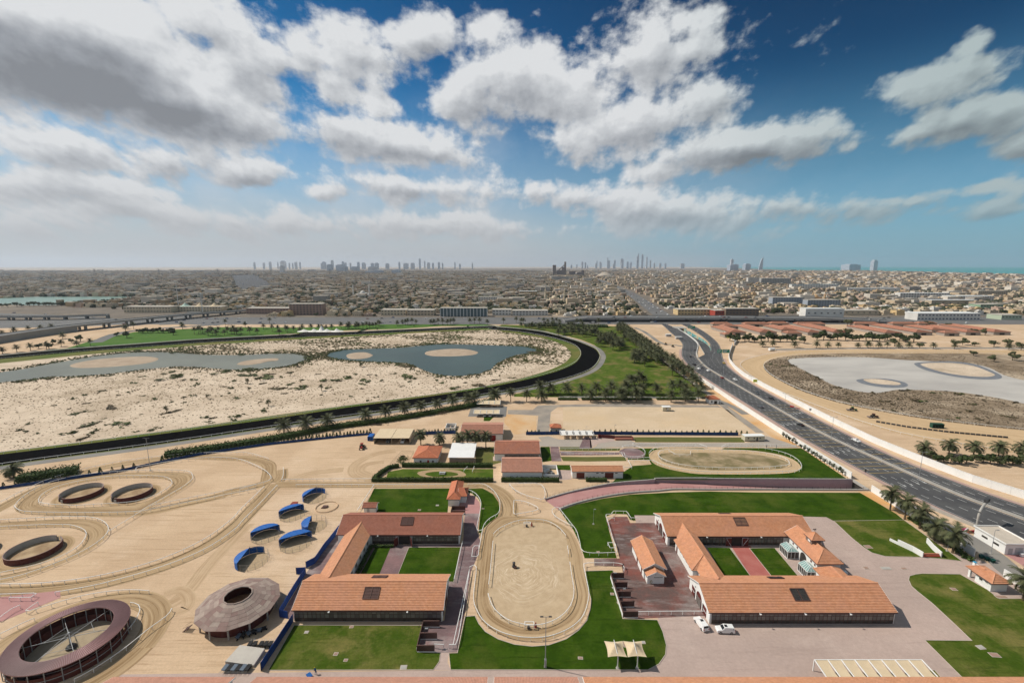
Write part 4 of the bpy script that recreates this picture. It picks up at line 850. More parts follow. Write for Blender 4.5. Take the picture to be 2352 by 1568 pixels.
# interchange on the far left
for k,(pts,w) in enumerate((([(-470,735),(-560,760),(-700,800),(-900,870),(-1300,960)],26),([(-560,735),(-640,900),(-720,1100),(-780,1400)],24),([(-520,560),(-560,660),(-480,735)],14),
        ([(-1000,640),(-850,690),(-700,720),(-600,760)],22),([(-1100,800),(-900,790),(-820,760),(-840,700),(-1000,660)],12),([(-660,560),(-640,640),(-600,745)],14))):
 ribbon('interchange_road',smooth(pts,4),w,0.06+.006*k,mway)
# slip road and dusty strip between wall and highway
ribbon('slip_road',smooth(S['slip_road'],3),5.5,0.03,old_asphalt)
ribbon('park_lane',[(300,512),(420,524),(600,522),(800,516)],8,0.035,old_asphalt)
ribbon('exit_road',smooth([(157,176),(158.5,160),(160.5,150),(160,138),(156,125),(158,110),(165,92),(180,70)],3),7.5,0.045,old_asphalt)
sheet('footway',[(165,148),(170,150),(176,138),(185,122),(200,104),(190,98),(172,118),(164,132)],0.03,pave_rose)

# painted lane marks on the carriageways: every dash is geometry
def lane_marks(left,right,lanes,z,step=9.0,dash=3.0,y0=0,y1=1e9,nm='lane_marks'):
 n = 120; A = resample(left,n=n); B = resample(right,n=n); mb = MB()
 for k in range(1,lanes):
  u = k/lanes
  ln = [(a[0]+(b[0]-a[0])*u,a[1]+(b[1]-a[1])*u) for a,b in zip(A,B)]
  d = seglen(ln); s_ = 0
  while s_ < d[-1]:
   (p,an) = at_len(ln,d,s_+dash/2); s_ += step
   if not (y0 < p[1] < y1): continue
   ca,sa = math.cos(an),math.sin(an); hx,hy = dash/2,.11
   mb.face([(p[0]+x*ca-y*sa,p[1]+x*sa+y*ca,z) for x,y in ((-hx,-hy),(hx,-hy),(hx,hy),(-hx,hy))])
 for ln in (offset(A,-.9),offset(B,.9)):
  for i in range(n-1):
   p,q = ln[i],ln[i+1]
   dx,dy = q[0]-p[0],q[1]-p[1]; l = math.hypot(dx,dy) or 1; ox,oy = -dy/l*.08,dx/l*.08
   f = [(p[0]-ox,p[1]-oy,z),(q[0]-ox,q[1]-oy,z),(q[0]+ox,q[1]+oy,z),(p[0]+ox,p[1]+oy,z)]
   mb.face(f)
 for i,f in enumerate(mb.f):
  a,b,c = (Vector(mb.v[k]) for k in f[:3])
  if (b-a).cross(c-a).z < 0: mb.f[i] = tuple(reversed(f))
 o = mb.build(nm,white_paint); o['kind'] = 'stuff'
 tag(o,'white dashed lane marks painted on the dark carriageway','road markings')
 return o
HML,HMR = offset(HM,.6),offset(HM,-.6)
lane_marks(HL,HML,5,0.062).__setitem__('label','white dashed lane marks on the left carriageway of the highway')
lane_marks(HMR,HR,4,0.062).__setitem__('label','white dashed lane marks on the right carriageway of the highway')
lane_marks(LCL,LCR,4,0.066,12).__setitem__('label','white lane marks on the carriageway left of the underpass')
lane_marks(RCL,RCR,3,0.066,12).__setitem__('label','white lane marks on the carriageway right of the underpass')
# yellow rumble bars across the lanes, each a bar
def rumble(line_a,line_b,ys,label):
 dA,dB = sorted(line_a,key=lambda p: p[1]),sorted(line_b,key=lambda p: p[1])
 def xat(l,y):
  for a,b in zip(l,l[1:]):
   if a[1] <= y <= b[1]: return a[0]+(b[0]-a[0])*(y-a[1])/max(b[1]-a[1],1e-6)
  return l[0][0]
 root = thing('rumble_bars',label,'road markings')
 for y in ys:
  x0,x1 = xat(dA,y)+.7,xat(dB,y)-.7
  mb = MB(); mb.face([(x0,y-.17,.06),(x1,y+1.13,.06),(x1,y+1.47,.06),(x0,y+.17,.06)])
  mb.build('yellow_bar',yellow_paint,root)
rumble(HL,HML,(198,201.5,205,209,213),'five yellow rumble bars across the near left carriageway')
rumble(HMR,HR,(203,208,213,219,225),'five yellow rumble bars across the near right carriageway')
rumble(HL,HML,(229,233.5,238,243,248,253),'second set of yellow rumble bars across the left carriageway')
rumble(HMR,HR,(250,254,258.5,263,268,273),'middle set of yellow rumble bars across the right carriageway')
rumble(HL,HML,(271,276,281,286),'farthest yellow rumble bars across the left carriageway')
rumble(HMR,HR,(287,292,297,302),'farthest yellow rumble bars across the right carriageway')
# turn arrows: five abreast in two rows
def arrow(x,y,an):
 mb = MB(); pts = [(-.12,-2.2),(.12,-2.2),(.12,.6),(.55,.6),(0,2.2),(-.55,.6),(-.12,.6)]
 ca,sa = math.cos(an),math.sin(an)
 q = [(x+a*ca-b*sa,y+a*sa+b*ca,.064) for a,b in pts]
 mb.face([q[0],q[1],q[2],q[6]]); mb.face([q[5],q[3],q[4]])
 return mb
gi = 0
for row,(y,a,b) in enumerate(((186,HL,HML),(222,HL,HML),(283,HMR,HR),(263,HL,HML))):
 root = thing('lane_arrows',f'row of white direction arrows painted on the carriageway, {ORD[row]} from the camera','road markings')
 la = sorted(a,key=lambda p: p[1]); lb = sorted(b,key=lambda p: p[1])
 xa = min(la,key=lambda p: abs(p[1]-y))[0]; xb = min(lb,key=lambda p: abs(p[1]-y))[0]
 for k in range(5):
  arrow(xa+(xb-xa)*(k+.5)/5,y+k*1.0,math.pi+.1).build('arrow_mark',white_paint,root)

# ------------------------------------------------------------------ stable buildings
def tile_mat(name,c1,c2,c3):
 if name in MATS: return MATS[name]
 m = bpy.data.materials.new(name); m.use_nodes = True; t = NT(m.node_tree); b = m.node_tree.nodes['Principled BSDF']
 b.inputs['Roughness'].default_value = 0.8; b.inputs['Specular IOR Level'].default_value = 0.25
 tc = t.n('ShaderNodeTexCoord')
 # single tiles differ in firing colour: blocky noise on a tile grid
 sn = t.n('ShaderNodeVectorMath',operation='SNAP'); t.l(tc.outputs['UV'],sn.inputs[0]); sn.inputs[1].default_value = (0.5,0.42,1)
 wn = t.n('ShaderNodeTexWhiteNoise',noise_dimensions='2D'); t.l(sn.outputs[0],wn.inputs['Vector'])
 col = t.mix(t.ramp(wn.outputs['Value'],0.0,1.0,.15,.75,False),c1,c2)
 col = t.mix(t.ramp(t.noise(tc.outputs['Object'],.25,6,.65),.38,.68,0,.85),col,c3)
 hv = t.n('ShaderNodeHueSaturation'); t.l(col,hv.inputs['Color']); t.l(t.ramp(t.noise(tc.outputs['Object'],.9,7,.7),.3,.7,.84,1.12,False),hv.inputs['Value']); t.l(hv.outputs[0],b.inputs['Base Color'])
 u,v,_ = t.sep(tc.outputs['UV'])
 w = t.m('SINE',t.m('MULTIPLY',u,2*math.pi/.33))
 bp = t.n('ShaderNodeBump'); bp.inputs['Strength'].default_value = .6; bp.inputs['Distance'].default_value = .06
 t.l(w,bp.inputs['Height']); t.l(bp.outputs[0],b.inputs['Normal'])
 MATS[name] = m
 return m
TILE = tile_mat('roof_tile_orange',(0.57,0.25,0.125),(0.66,0.345,0.205),(0.60,0.295,0.18))
TILE_RED_SHADED = tile_mat('roof_tile_red_shaded',(0.34,0.125,0.08),(0.43,0.185,0.125),(0.36,0.155,0.11))  # darker, redder tile colour that carries the shade over the north wing
TILE_BRIGHT = tile_mat('roof_tile_bright',(0.56,0.18,0.085),(0.62,0.25,0.14),(0.50,0.17,0.10))
TILE_PINK = tile_mat('roof_tile_pink',(0.52,0.245,0.165),(0.57,0.31,0.225),(0.50,0.26,0.19))
brown = mat('brown_trim',(0.115,0.06,0.05),(0.09,0.05,0.042),.6,.6)
fascia_m = mat('fascia_brown',(0.155,0.085,0.075),(0.135,0.075,0.066),.5,.6)
glass_up = mat('blind_glass',(0.20,0.18,0.165),(0.155,0.14,0.13),.5,.45,obj_var=.35,spec=.4)
glass_dn = mat('dark_glass',(0.05,0.044,0.04),(0.065,0.057,0.052),.6,.35,obj_var=.3,spec=.4)
maroon = mat('maroon_door',(0.13,0.028,0.024),(0.105,0.024,0.02),.7,.6)
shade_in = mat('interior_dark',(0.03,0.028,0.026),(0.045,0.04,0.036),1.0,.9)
steel = mat('galvanised_steel',(0.36,0.37,0.38),(0.30,0.31,0.32),2.0,.5,metal=.3)
dark_metal = mat('dark_metal',(0.05,0.05,0.052),(0.07,0.07,0.072),1.0,.5)
white_plastic = mat('white_plastic',(0.82,0.82,0.80),(0.76,0.76,0.74),.7,.45)
cream_cloth = mat('cream_canvas',(0.66,0.53,0.36),(0.60,0.48,0.32),.5,.85)
grey_wall = mat('grey_wall',(0.46,0.46,0.46),(0.40,0.40,0.40),.5,.85)

def courses(mb,a,b,c,d,step=0.42,lift=0.12):
 """tiled plane, a-b along the eave, d-c along the top; every course is a lapped strip"""
 a,b,c,d = (Vector(p) for p in (a,b,c,d))
 L_ = max(((d+c)/2-(a+b)/2).length,.01); n = max(1,int(L_/step))
 nr = (b-a).cross(((d+c)/2)-a).normalized()
 if nr.z < 0: nr = -nr
 W_ = (b-a).length
 for i in range(n):
  u,v = i/n,(i+1)/n
  p0,p1,q1,q0 = a.lerp(d,u)+nr*lift,b.lerp(c,u)+nr*lift,b.lerp(c,v)+nr*.005,a.lerp(d,v)+nr*.005
  s0 = (a.lerp(d,u)-a).dot((b-a).normalized()) if W_ > 0 else 0
  s1 = s0+(p1-p0).length; r0 = (a.lerp(d,v)-a).dot((b-a).normalized()); r1 = r0+(q1-q0).length
  f = [p0,p1,q1,q0]; uv = [(s0,u*L_),(s1,u*L_),(r1,v*L_-.02),(r0,v*L_-.02)]
  if (p1-p0).cross(q0-p0).dot(nr) < 0: f.reverse(); uv.reverse()
  mb.face(f,uv)
  l0,l1 = a.lerp(d,u)-nr*.02,b.lerp(c,u)-nr*.02
  mb.face([p1,p0,l0,l1],[(s1,u*L_),(s0,u*L_),(s0,u*L_),(s1,u*L_)])

def roof(root,x0,x1,y0,y1,ze,zr,axis='x',hip0=0.0,hip1=0.0,m=None,ridge=None,trim=True,name='roof'):
 """gable or hipped roof over a plan rectangle of its eaves"""
 m = m or TILE
 if axis == 'x':
  rm = ridge if ridge is not None else (y0+y1)/2
  A,B,C,D = (x0,y0,ze),(x1,y0,ze),(x1,y1,ze),(x0,y1,ze); E,F = (x0+hip0,rm,zr),(x1-hip1,rm,zr)
  planes = [(A,B,F,E),(C,D,E,F)]
  if hip0: planes.append((D,A,E,E))
  if hip1: planes.append((B,C,F,F))
 else:
  rm = ridge if ridge is not None else (x0+x1)/2
  A,B,C,D = (x0,y0,ze),(x1,y0,ze),(x1,y1,ze),(x0,y1,ze); E,F = (rm,y0+hip0,zr),(rm,y1-hip1,zr)
  planes = [(D,A,E,F),(B,C,F,E)]
  if hip0: planes.append((A,B,E,E))
  if hip1: planes.append((C,D,F,F))
 mb = MB()
 for pl in planes: courses(mb,*pl)
 ro = mb.build(name,m,root)
 # underside closes the roof
 ub = MB()
 for pl in planes:
  q = [(p[0],p[1],p[2]-.10) for p in pl]; ub.face(list(reversed(q)) if len({tuple(k) for k in q}) == 4 else list(reversed(q[:3])))
 ub.build('roof_soffit',fascia_m,ro)
 rc = MB(); rc.bar((E[0],E[1],E[2]+.06),(F[0],F[1],F[2]+.06),.34,.20)
 for (p,q) in ([(A,E),(D,E)] if hip0 and axis == 'x' else [])+([(B,F),(C,F)] if hip1 and axis == 'x' else [])+([(A,E),(B,E)] if hip0 and axis == 'y' else [])+([(C,F),(D,F)] if hip1 and axis == 'y' else []):
  rc.bar((p[0],p[1],p[2]+.07),(q[0],q[1],q[2]+.07),.26,.16)
 rc.build('ridge_cap',m,ro)
 if trim:
  edges = [(A,B),(C,D)] if axis == 'x' else [(B,C),(D,A)]
  if hip0: edges.append((D,A) if axis == 'x' else (A,B))
  if hip1: edges.append((B,C) if axis == 'x' else (C,D))
  for p,q in edges: MB().bar((p[0],p[1],p[2]-.12),(q[0],q[1],q[2]-.12),.10,.22).build('fascia',fascia_m,ro)
  vg = []
  if not hip0:
   for p in ((A,E),(D,E)) if axis == 'x' else ((A,E),(B,E)): vg.append(p)
  if not hip1:
   for p in ((B,F),(C,F)) if axis == 'x' else ((C,F),(D,F)): vg.append(p)
  for p in vg: MB().bar((p[0][0],p[0][1],p[0][2]-.06),(p[1][0],p[1][1],p[1][2]-.06),.10,.24).build('verge_board',white_wall,ro)
 return ro

def walls(root,x0,x1,y0,y1,z1,zr=None,axis='x',m=None,z0=0.0,name='wall',ridge=None):
 mb = MB(); m = m or white_wall
 mb.box(x0,y0,z0,x1,y1,z1)
 if zr:
  if axis == 'x':
   r = ridge if ridge is not None else (y0+y1)/2
   for x in (x0,x1): mb.face([(x,y0,z1),(x,y1,z1),(x,r,zr)])
  else:
   r = ridge if ridge is not None else (x0+x1)/2
   for y in (y0,y1): mb.face([(x0,y,z1),(x1,y,z1),(r,y,zr)])
 return mb.build(name,m,root)

def panel(root,name,m,c,w,z0,z1,face='-y',proud=.05,th=.08):
 """thin box on a wall; c = plan point of its middle on the wall plane"""
 x,y = c; mb = MB()
 if face == '-y': mb.box(x-w/2,y-proud,z0,x+w/2,y-proud+th,z1)
 elif face == '+y': mb.box(x-w/2,y+proud-th,z0,x+w/2,y+proud,z1)
 elif face == '-x': mb.box(x-proud,y-w/2,z0,x-proud+th,y+w/2,z1)
 else: mb.box(x+proud-th,y-w/2,z0,x+proud,y+w/2,z1)
 return mb.build(name,m,root)

def screen(root,x0,x1,y,n,z0=.25,z1=3.05,skip=()):
 """glazed front: frame rails, one mullion and two panes to every bay"""
 fr = MB(); w = (x1-x0)/n; zm = z0+(z1-z0)*.34; zt = z0+(z1-z0)*.78
 for z in (z0,zm,zt,z1): fr.box(x0,y-.10,z-.05,x1,y+.02,z+.05)
 fo = fr.build('glazing_frame',brown,root)
 ml = MB(); ml.box(-.035,-.12,z0,.035,.02,z1); mm = ml.mesh('mullion',brown)
 pu = MB(); pu.box(-w/2+.04,-.05,zm+.05,w/2-.04,0.0,zt-.05); pu = pu.mesh('pane',glass_up)
 pt = MB(); pt.box(-w/2+.04,-.05,zt+.05,w/2-.04,0.0,z1-.05); pt = pt.mesh('pane',glass_up)
 pd = MB(); pd.box(-w/2+.04,-.05,z0+.05,w/2-.04,0.0,zm-.05); pd = pd.mesh('pane',glass_dn)
 for k in range(n+1): link('mullion',mm,fo,(x0+k*w,y,0))
 for k in range(n):
  for q in (pu,pt,pd): link('pane',q,fo,(x0+(k+.5)*w,y,0))
 return fo

def louvre(root,x,y,zbase,slope,w=4.0,d=3.0,open_=False,flip=1):
 """rectangular vent in a roof slope; (x,y,zbase) is the middle of its lower edge, slope = rise per metre towards flip*y"""
 fr = MB(); up = .16
 def pt(u,v,h): return (x+u,y+flip*v,zbase+slope*v+h)
 for u in (-w/2,0,w/2): fr.bar(pt(u,0,up),pt(u,d,up),.14,.22)
 for v in (0,d): fr.bar(pt(-w/2,v,up),pt(w/2,v,up),.14,.22)
 f = fr.build('roof_vent',brown,root)
 bk = MB(); q = [pt(-w/2,0,.12),pt(w/2,0,.12),pt(w/2,d,.12),pt(-w/2,d,.12)]
 bk.face(q if flip > 0 else list(reversed(q))); bk.build('vent_back',shade_in if open_ else brown,f)
 for k in range(8 if not open_ else 5):
  v = d*(k+.5)/(8 if not open_ else 5); sb = MB(); sb.bar(pt(-w/2,v,up),pt(w/2,v,up),.05 if open_ else .2,.05)
  sb.build('slat',brown if not open_ else dark_metal,f)
 if open_:
  for k in range(4):
   sb = MB(); u = -w/2+w*(k+.5)/4; sb.bar(pt(u,.1,up-.02),pt(u,d-.1,up-.02),.05); sb.build('bar',dark_metal,f)

def floodlight(root,x,y,z):
 mb = MB(); mb.bar((x,y,z),(x,y-.5,z+.05),.07); mb.box(x-.22,y-.75,z-.08,x+.22,y-.45,z+.14)
 mb.build('flood_lamp',white_plastic,root)

# ---- left courtyard stable (three wings round a lawn)
ls = thing('stable_block','courtyard stable with weathered orange roofs, one coloured a shaded red, left of the oval track','stable',(-40,109,0))

ls.location = (0,0,0)
roof(ls,-59.3,-18.4,108.7,123.2,3.7,6.95)
walls(ls,-58.9,-18.9,109.05,122.8,3.65,6.7)
screen(ls,-58.6,-19.2,109.0,34)
panel(ls,'fascia_board',fascia_m,(-38.9,109.0),39.8,3.08,3.6,proud=.16,th=.14)
louvre(ls,-38.9,111.3,4.92,.448,4.2,2.9)
louvre(ls,-38.6,121.0,4.75,.448,4.2,2.2,flip=-1)
for x in (-49,-28): floodlight(ls,x,108.6,3.7)
panel(ls,'stable_door',maroon,(-18.9,115.9),3.4,0,3.2,'+x')
panel(ls,'stable_door',maroon,(-18.9,111.6),1.3,0,2.3,'+x'); panel(ls,'stable_door',maroon,(-18.9,120.2),1.3,0,2.3,'+x')
# north wing: its cloud shade is put into darker, redder tile colour
roof(ls,-60.5,-17.7,143.4,157.7,3.7,6.95,m=TILE_RED_SHADED)
walls(ls,-60.0,-18.2,143.75,157.3,3.65,6.7)
screen(ls,-48.2,-40.2,143.7,8); screen(ls,-34.2,-18.5,143.7,16)
panel(ls,'fascia_board',fascia_m,(-33.5,143.7),30,3.08,3.6,proud=.16,th=.14)
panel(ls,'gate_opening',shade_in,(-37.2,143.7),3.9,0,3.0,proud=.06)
for s_ in (-1,1):
 dr = MB(); dr.box(-.05,0,.1,.05,1.9,2.9); dr.bar((0,.1,.2),(0,1.8,2.8),.14,.14)
 link('gate_leaf',dr.mesh('gate_leaf',maroon),ls,(-37.2+s_*2.1,143.6,0),rz=math.pi+s_*.5)
louvre(ls,-37.0,146.6,5.25,.455,4.2,2.9)
for x in (-46,-29): floodlight(ls,x,143.3,3.7)
# west wing
roof(ls,-57.6,-48.8,119.0,150.0,3.55,5.75,'y',trim=False)
walls(ls,-57.2,-49.2,122.6,143.9,3.5)
for k,y in enumerate((126.0,130.0,134.0,138.0,141.5)):
 panel(ls,'stable_window',glass_dn,(-49.2,y),1.3,1.2,2.3,'+x'); panel(ls,'step',concrete,(-48.4,y+1.8),1.2,0,.18,'+x',.7,1.4)

# ---- right courtyard stable with gatehouse
rs = thing('stable_block','courtyard stable with clean orange roofs and white gables right of the red yard','stable',(0,0,0))
roof(rs,52.5,103.0,107.9,122.5,3.7,6.95)
walls(rs,53.0,102.6,108.25,122.1,3.65,6.75)
screen(rs,53.6,102.2,108.2,44)
panel(rs,'fascia_board',fascia_m,(77.9,108.2),49,3.08,3.6,proud=.16,th=.14)
louvre(rs,79.2,110.6,4.93,.445,4.0,3.0,open_=True); louvre(rs,77.0,120.6,4.65,.445,4.2,1.6,open_=True,flip=-1)
for x in (66,78,90): floodlight(rs,x,107.8,3.7)
def arch_door(root,x,y,w,h,face,m,extra=None):
 """round-headed door set on a gable wall facing -x"""
 mb = MB(); n = 12; r = w/2; hs = h-r
 pts = [(-r,0),(r,0)]+[(r*math.cos(math.pi*k/n),hs+r*math.sin(math.pi*k/n)) for k in range(n+1)]
 sgn = -1 if face == '-x' else 1
 fr = [(x+sgn*.07,y+u,z) for u,z in pts]; bk = [(x-sgn*.02,y+u,z) for u,z in pts]
 mb.face(fr if sgn > 0 else list(reversed(fr)))
 for i in range(len(pts)):
  j = (i+1) % len(pts); mb.face([fr[i],fr[j],bk[j],bk[i]])
 return mb.build('arched_door',m,root)
def stable_gable(root,x,yc,face='-x'):
 d = arch_door(root,x,yc,3.6,3.9,face,maroon)
 sg = -1 if face == '-x' else 1
 gl = MB(); gl.box(min(x+sg*.12,x+sg*.05),yc-1.5,.05,max(x+sg*.12,x+sg*.05),yc+1.5,2.4); g = gl.build('door_leaf',glass_up,d)
 for k in range(4):
  b_ = MB(); yy = yc-1.5+k; b_.box(min(x+sg*.18,x+sg*.10),yy-.04,.05,max(x+sg*.18,x+sg*.10),yy+.04,2.4); b_.build('mullion',brown,d)
 for s_ in (-1,1):
  q = panel(root,'stable_door',maroon,(x,yc+s_*4.0),1.9,.05,2.7,face,.06)
  b_ = MB(); b_.box(min(x+sg*.11,x+sg*.05),yc+s_*4.0-.95,1.35,max(x+sg*.11,x+sg*.05),yc+s_*4.0+.95,1.47); b_.build('door_rail',white_plastic,q)
  panel(root,'door_post',dark_metal,(x,yc+s_*4.0+s_*-1.25),.35,.05,2.7,face,.14)
 panel(root,'wall_lamp',dark_metal,(x,yc+2.6),.3,3.6,3.9,face,.18)
stable_gable(rs,53.0,115.2)
# north wing
roof(rs,52.9,103.7,142.6,157.4,3.7,6.95)
walls(rs,53.4,103.3,142.95,157.0,3.65,6.75)
screen(rs,54.2,57.2,142.9,3); screen(rs,63.5,73.3,142.9,9); screen(rs,81.2,93.0,142.9,11)
panel(rs,'fascia_board',fascia_m,(78,142.9),49,3.08,3.6,proud=.16,th=.14)
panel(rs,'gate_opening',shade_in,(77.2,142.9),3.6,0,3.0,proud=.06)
for s_ in (-1,1):
 q = panel(rs,'gate_leaf',maroon,(77.2+s_*2.9,142.8),1.9,.1,2.9,proud=.2)
 b_ = MB(); b_.bar((77.2+s_*2.0,142.52,.2),(77.2+s_*3.7,142.52,2.8),.12,.08); b_.build('brace',white_plastic,q)
louvre(rs,80.6,146.2,5.25,.44,4.2,3.0,open_=True); louvre(rs,78.5,156.0,4.3,.44,4.2,1.4,open_=True,flip=-1)
for x in (66.5,85): floodlight(rs,x,142.5,3.7)
stable_gable(rs,53.4,150.0)
# west wing with hipped extension
roof(rs,56.3,63.4,118.5,150.0,3.55,5.75,'y',trim=False)
walls(rs,56.8,63.0,122.0,143.1,3.5)
roof(rs,54.7,63.3,125.2,141.0,3.45,5.95,'y',hip0=4.2,hip1=0.0,ridge=59.85,name='roof',trim=False)
walls(rs,55.3,60.0,125.7,140.6,3.4)
for y in (139.0,): panel(rs,'side_door',maroon,(55.3,y),1.0,0,2.2,'-x')
for y in (136,133.5,131,128.5): panel(rs,'small_window',glass_dn,(55.3,y),.4,2.2,2.5,'-x')
# gatehouse on the east side
walls(rs,94.0,101.2,126.9,141.0,4.7,name='gatehouse_wall')
roof(rs,93.5,101.8,126.5,143.5,4.7,7.3,'y',hip0=3.6,hip1=.0,name='gatehouse_roof')
for y in (138.9,136.7,129.7,127.9):
 panel(rs,'gatehouse_window',maroon,(94.0,y),.62,3.1,3.75,'-x')
arch = arch_door(rs,94.0,133.4,3.0,3.7,'-x',shade_in)
rv = MB(); rv.box(93.96,134.2,.02,94.9,134.8,2.9); rv.build('arch_reveal',grey_wall,arch)
# lantern turret on the gatehouse ridge
tw = MB(); tw.box(96.3,133.6,5.6,99.2,136.6,8.3); tw.build('turret',mat('turret_wall',(.22,.17,.14),(.18,.14,.115),.5),rs)
panel(rs,'turret_window',white_plastic,(96.3,134.9),1.1,6.9,8.0,'-x')
roof(rs,95.9,100.2,133.2,137.2,8.25,9.9,'y',hip0=1.95,hip1=1.95,name='turret_roof')
wv = MB(); wv.bar((98.05,135.2,9.8),(98.05,135.2,11.0),.07); wv.bar((97.6,135.2,10.6),(98.5,135.2,10.6),.06); wv.bar((97.3,135.2,10.9),(98.4,135.2,11.0),.12,.22)
wv.build('weather_vane',dark_metal,rs)
roof(rs,92.4,100.6,119.5,126.4,3.4,5.0,'y',hip0=0,hip1=1.5,ridge=96.8,trim=False,name='low_roof')
walls(rs,93.0,100.0,122.2,126.2,3.3,name='low_wall')
ac = panel(rs,'air_conditioner',white_plastic,(102.7,127.2),1.1,.3,1.7,'-x',.0,.9); panel(rs,'fan_grille',dark_metal,(102.9,127.2),.8,.45,1.5,'-x',.26,.05)
# two glazed conservatories on the courtyard side
glass_teal = mat('green_glass',(0.20,0.33,0.31),(0.25,0.38,0.36),.6,.2,spec=.5)
def conservatory(y0,y1):
 x0,x1 = 90.4,93.95; c = MB(); ze,zr = 2.5,3.5
 for (x,y) in ((x0,y0),(x0,y1),(x1-1.2,y0),(x1-2.4,y0)): c.box(x-.07,y-.07,0,x+.07,y+.07,ze)
 n = 5
 for k in range(n+1): yy = y0+(y1-y0)*k/n; c.box(x0-.06,yy-.05,0,x0+.06,yy+.05,ze)
 for z in (.12,ze): c.bar((x0,y0,z),(x0,y1,z),.12,.16); c.bar((x0,y0,z),(x1,y0,z),.12,.16); c.bar((x0,y1,z),(x1,y1,z),.12,.16)
 xm = (x0+x1)/2; fr = c.build('conservatory',white_plastic,rs)
 for k in range(n):
  p = MB(); p.box(x0-.03,y0+(y1-y0)*k/n+.12,.25,x0+.02,y0+(y1-y0)*(k+1)/n-.12,ze-.2); p.build('pane',glass_dn,fr)
 for k in range(3):
  p = MB(); p.box(x0+.1+k*1.2,y0-.03,.25,x0+1.1+k*1.2,y0+.02,ze-.2); p.build('pane',glass_dn,fr)
 R_ = [((x0,y0,ze),(x0,y1,ze),(xm,y1-.3,zr),(xm,y0+1.3,zr)),((x1,y1,ze),(x1,y0,ze),(xm,y0+1.3,zr),(xm,y1-.3,zr)),((x0,y0,ze),(xm,y0+1.3,zr),(x1,y0,ze)),((x0,y1,ze),(x1,y1,ze),(xm,y1-.3,zr))]
 for q in R_:
  v = [Vector(p) for p in q]; nn = (v[1]-v[0]).cross(v[2]-v[0])
  if nn.z < 0: v.reverse()
  p = MB(); p.face([tuple(k+Vector((0,0,.09))) for k in v]); p.build('roof_pane',glass_teal,fr)
 b = MB(); b.bar((xm,y0+1.3,zr+.1),(xm,y1-.3,zr+.1),.12)
 for k in range(n+1):
  u = k/n; b.bar((x0,y0+(y1-y0)*u,ze+.12),(xm,y0+1.3+(y1-y0-1.6)*u,zr+.12),.09)
 b.bar((x1,y0,ze+.12),(xm,y0+1.3,zr+.12),.09)
 for k in (1,2): b.bar((x0+(x1-x0)*k/3,y0,ze+.12),(xm,y0+1.3,zr+.12),.07)
 b.build('glazing_bar',white_plastic,fr)
conservatory(135.7,140.0); conservatory(125.8,130.2)

# ---- barn in the dark red yard
bn = thing('barn','narrow white barn with orange gabled roof standing in the dark red yard','barn')
roof(bn,39.9,47.3,125.6,140.4,3.5,5.5,'y'); walls(bn,40.5,46.7,126.2,139.8,3.45,5.35,'y')
roof(bn,40.5,46.4,123.4,127.5,2.75,4.2,'y',name='porch_roof'); walls(bn,40.9,46.0,123.9,126.2,2.7,4.05,'y',name='porch_wall')
panel(bn,'vent_slot',dark_metal,(44.2,123.9),2.6,2.05,2.2); panel(bn,'wall_lamp',grey_wall,(43.4,123.9),.3,2.95,3.2)
panel(bn,'side_door',maroon,(40.5,133.5),1.2,0,2.1,'-x'); panel(bn,'side_door',maroon,(40.5,128.6),.9,0,2.1,'-x')
aw = MB(); aw.hexa([(46.7,127.6,2.35),(48.2,127.6,2.15),(48.2,129.4,2.15),(46.7,129.4,2.35),(46.7,127.6,2.43),(48.2,127.6,2.23),(48.2,129.4,2.23),(46.7,129.4,2.43)]); aw.build('door_canopy',white_plastic,bn)
hs = MB(); hs.tube([(42.1+.28*math.cos(a*.5),123.82,.7+.5*math.sin(a*.5)) for a in range(14)],.06,5); hs.build('hose',mat('hose_yellow',(.35,.27,.06)),bn)

# ---- long low roofs along the bottom edge
for i,(a,b,lab) in enumerate(((-90,-62.3,'orange tiled roof at the lower left edge of the picture, under the horse walker'),(-57.6,-5.4,'long orange tiled roof at the bottom edge in front of the left lawn'),(-4.0,14.8,'short orange tiled roof section at the bottom edge below the lamp mast'),(15.9,132,'longest orange tiled roof along the bottom right edge of the picture'))):
 t_ = thing('stable_row',lab,'building',group=None)
 roof(t_,a,b,74.5,88.75,3.5,6.7,hip0=0,hip1=0,m=TILE_PINK if i != 3 else TILE); walls(t_,a+.5,b-.5,75,88.3,3.45,6.5,m=white_wall)
cn = thing('canopy','white ribbed sheet canopy between two bottom edge roofs','canopy'); mb = MB()
for k in range(8): mb.bar((-61.9+k*.55,82,2.9),(-61.9+k*.55,88.0,2.6),.42,.08)
mb.build('roof_sheet',white_plastic,cn)
for x,y in ((-61.9,88),(-57.9,88),(-61.9,82),(-57.9,82)): q = MB(); q.box(x-.06,y-.06,0,x+.06,y+.06,2.6); q.build('post',steel,cn)

# ---- small buildings north of the oval
def hut(name,label,cat,x0,x1,y0,y1,ze,zr,axis,m,hip=0,wall=None,over=.5,doors=(),windows=()):
 t_ = thing(name,label,cat)
 roof(t_,x0-over,x1+over,y0-over,y1+over,ze,zr,axis,hip,hip,m)
 walls(t_,x0,x1,y0,y1,ze-.05,None if hip else zr-.15,axis,wall)
 for (c,w,z1,f_,m_) in doors: panel(t_,'door',m_,c,w,0.02,z1,f_)
 for (c,w,z0,z1,f_) in windows:
  q = panel(t_,'window',glass_dn,c,w,z0,z1,f_);
  panel(q,'sill',white_plastic,c,w+.2,z0-.1,z0-.02,f_,.14)
 return t_
h1 = hut('pump_house','tiny white shed with brown pitched roof at the north west corner of the left stable','shed',-57.6,-53.0,163.6,166.6,2.6,3.6,'x',TILE_RED_SHADED,doors=[((-55.9,163.6),1.0,2.0,'-y',grey_wall),((-54.2,163.6),.9,2.0,'-y',white_plastic)])
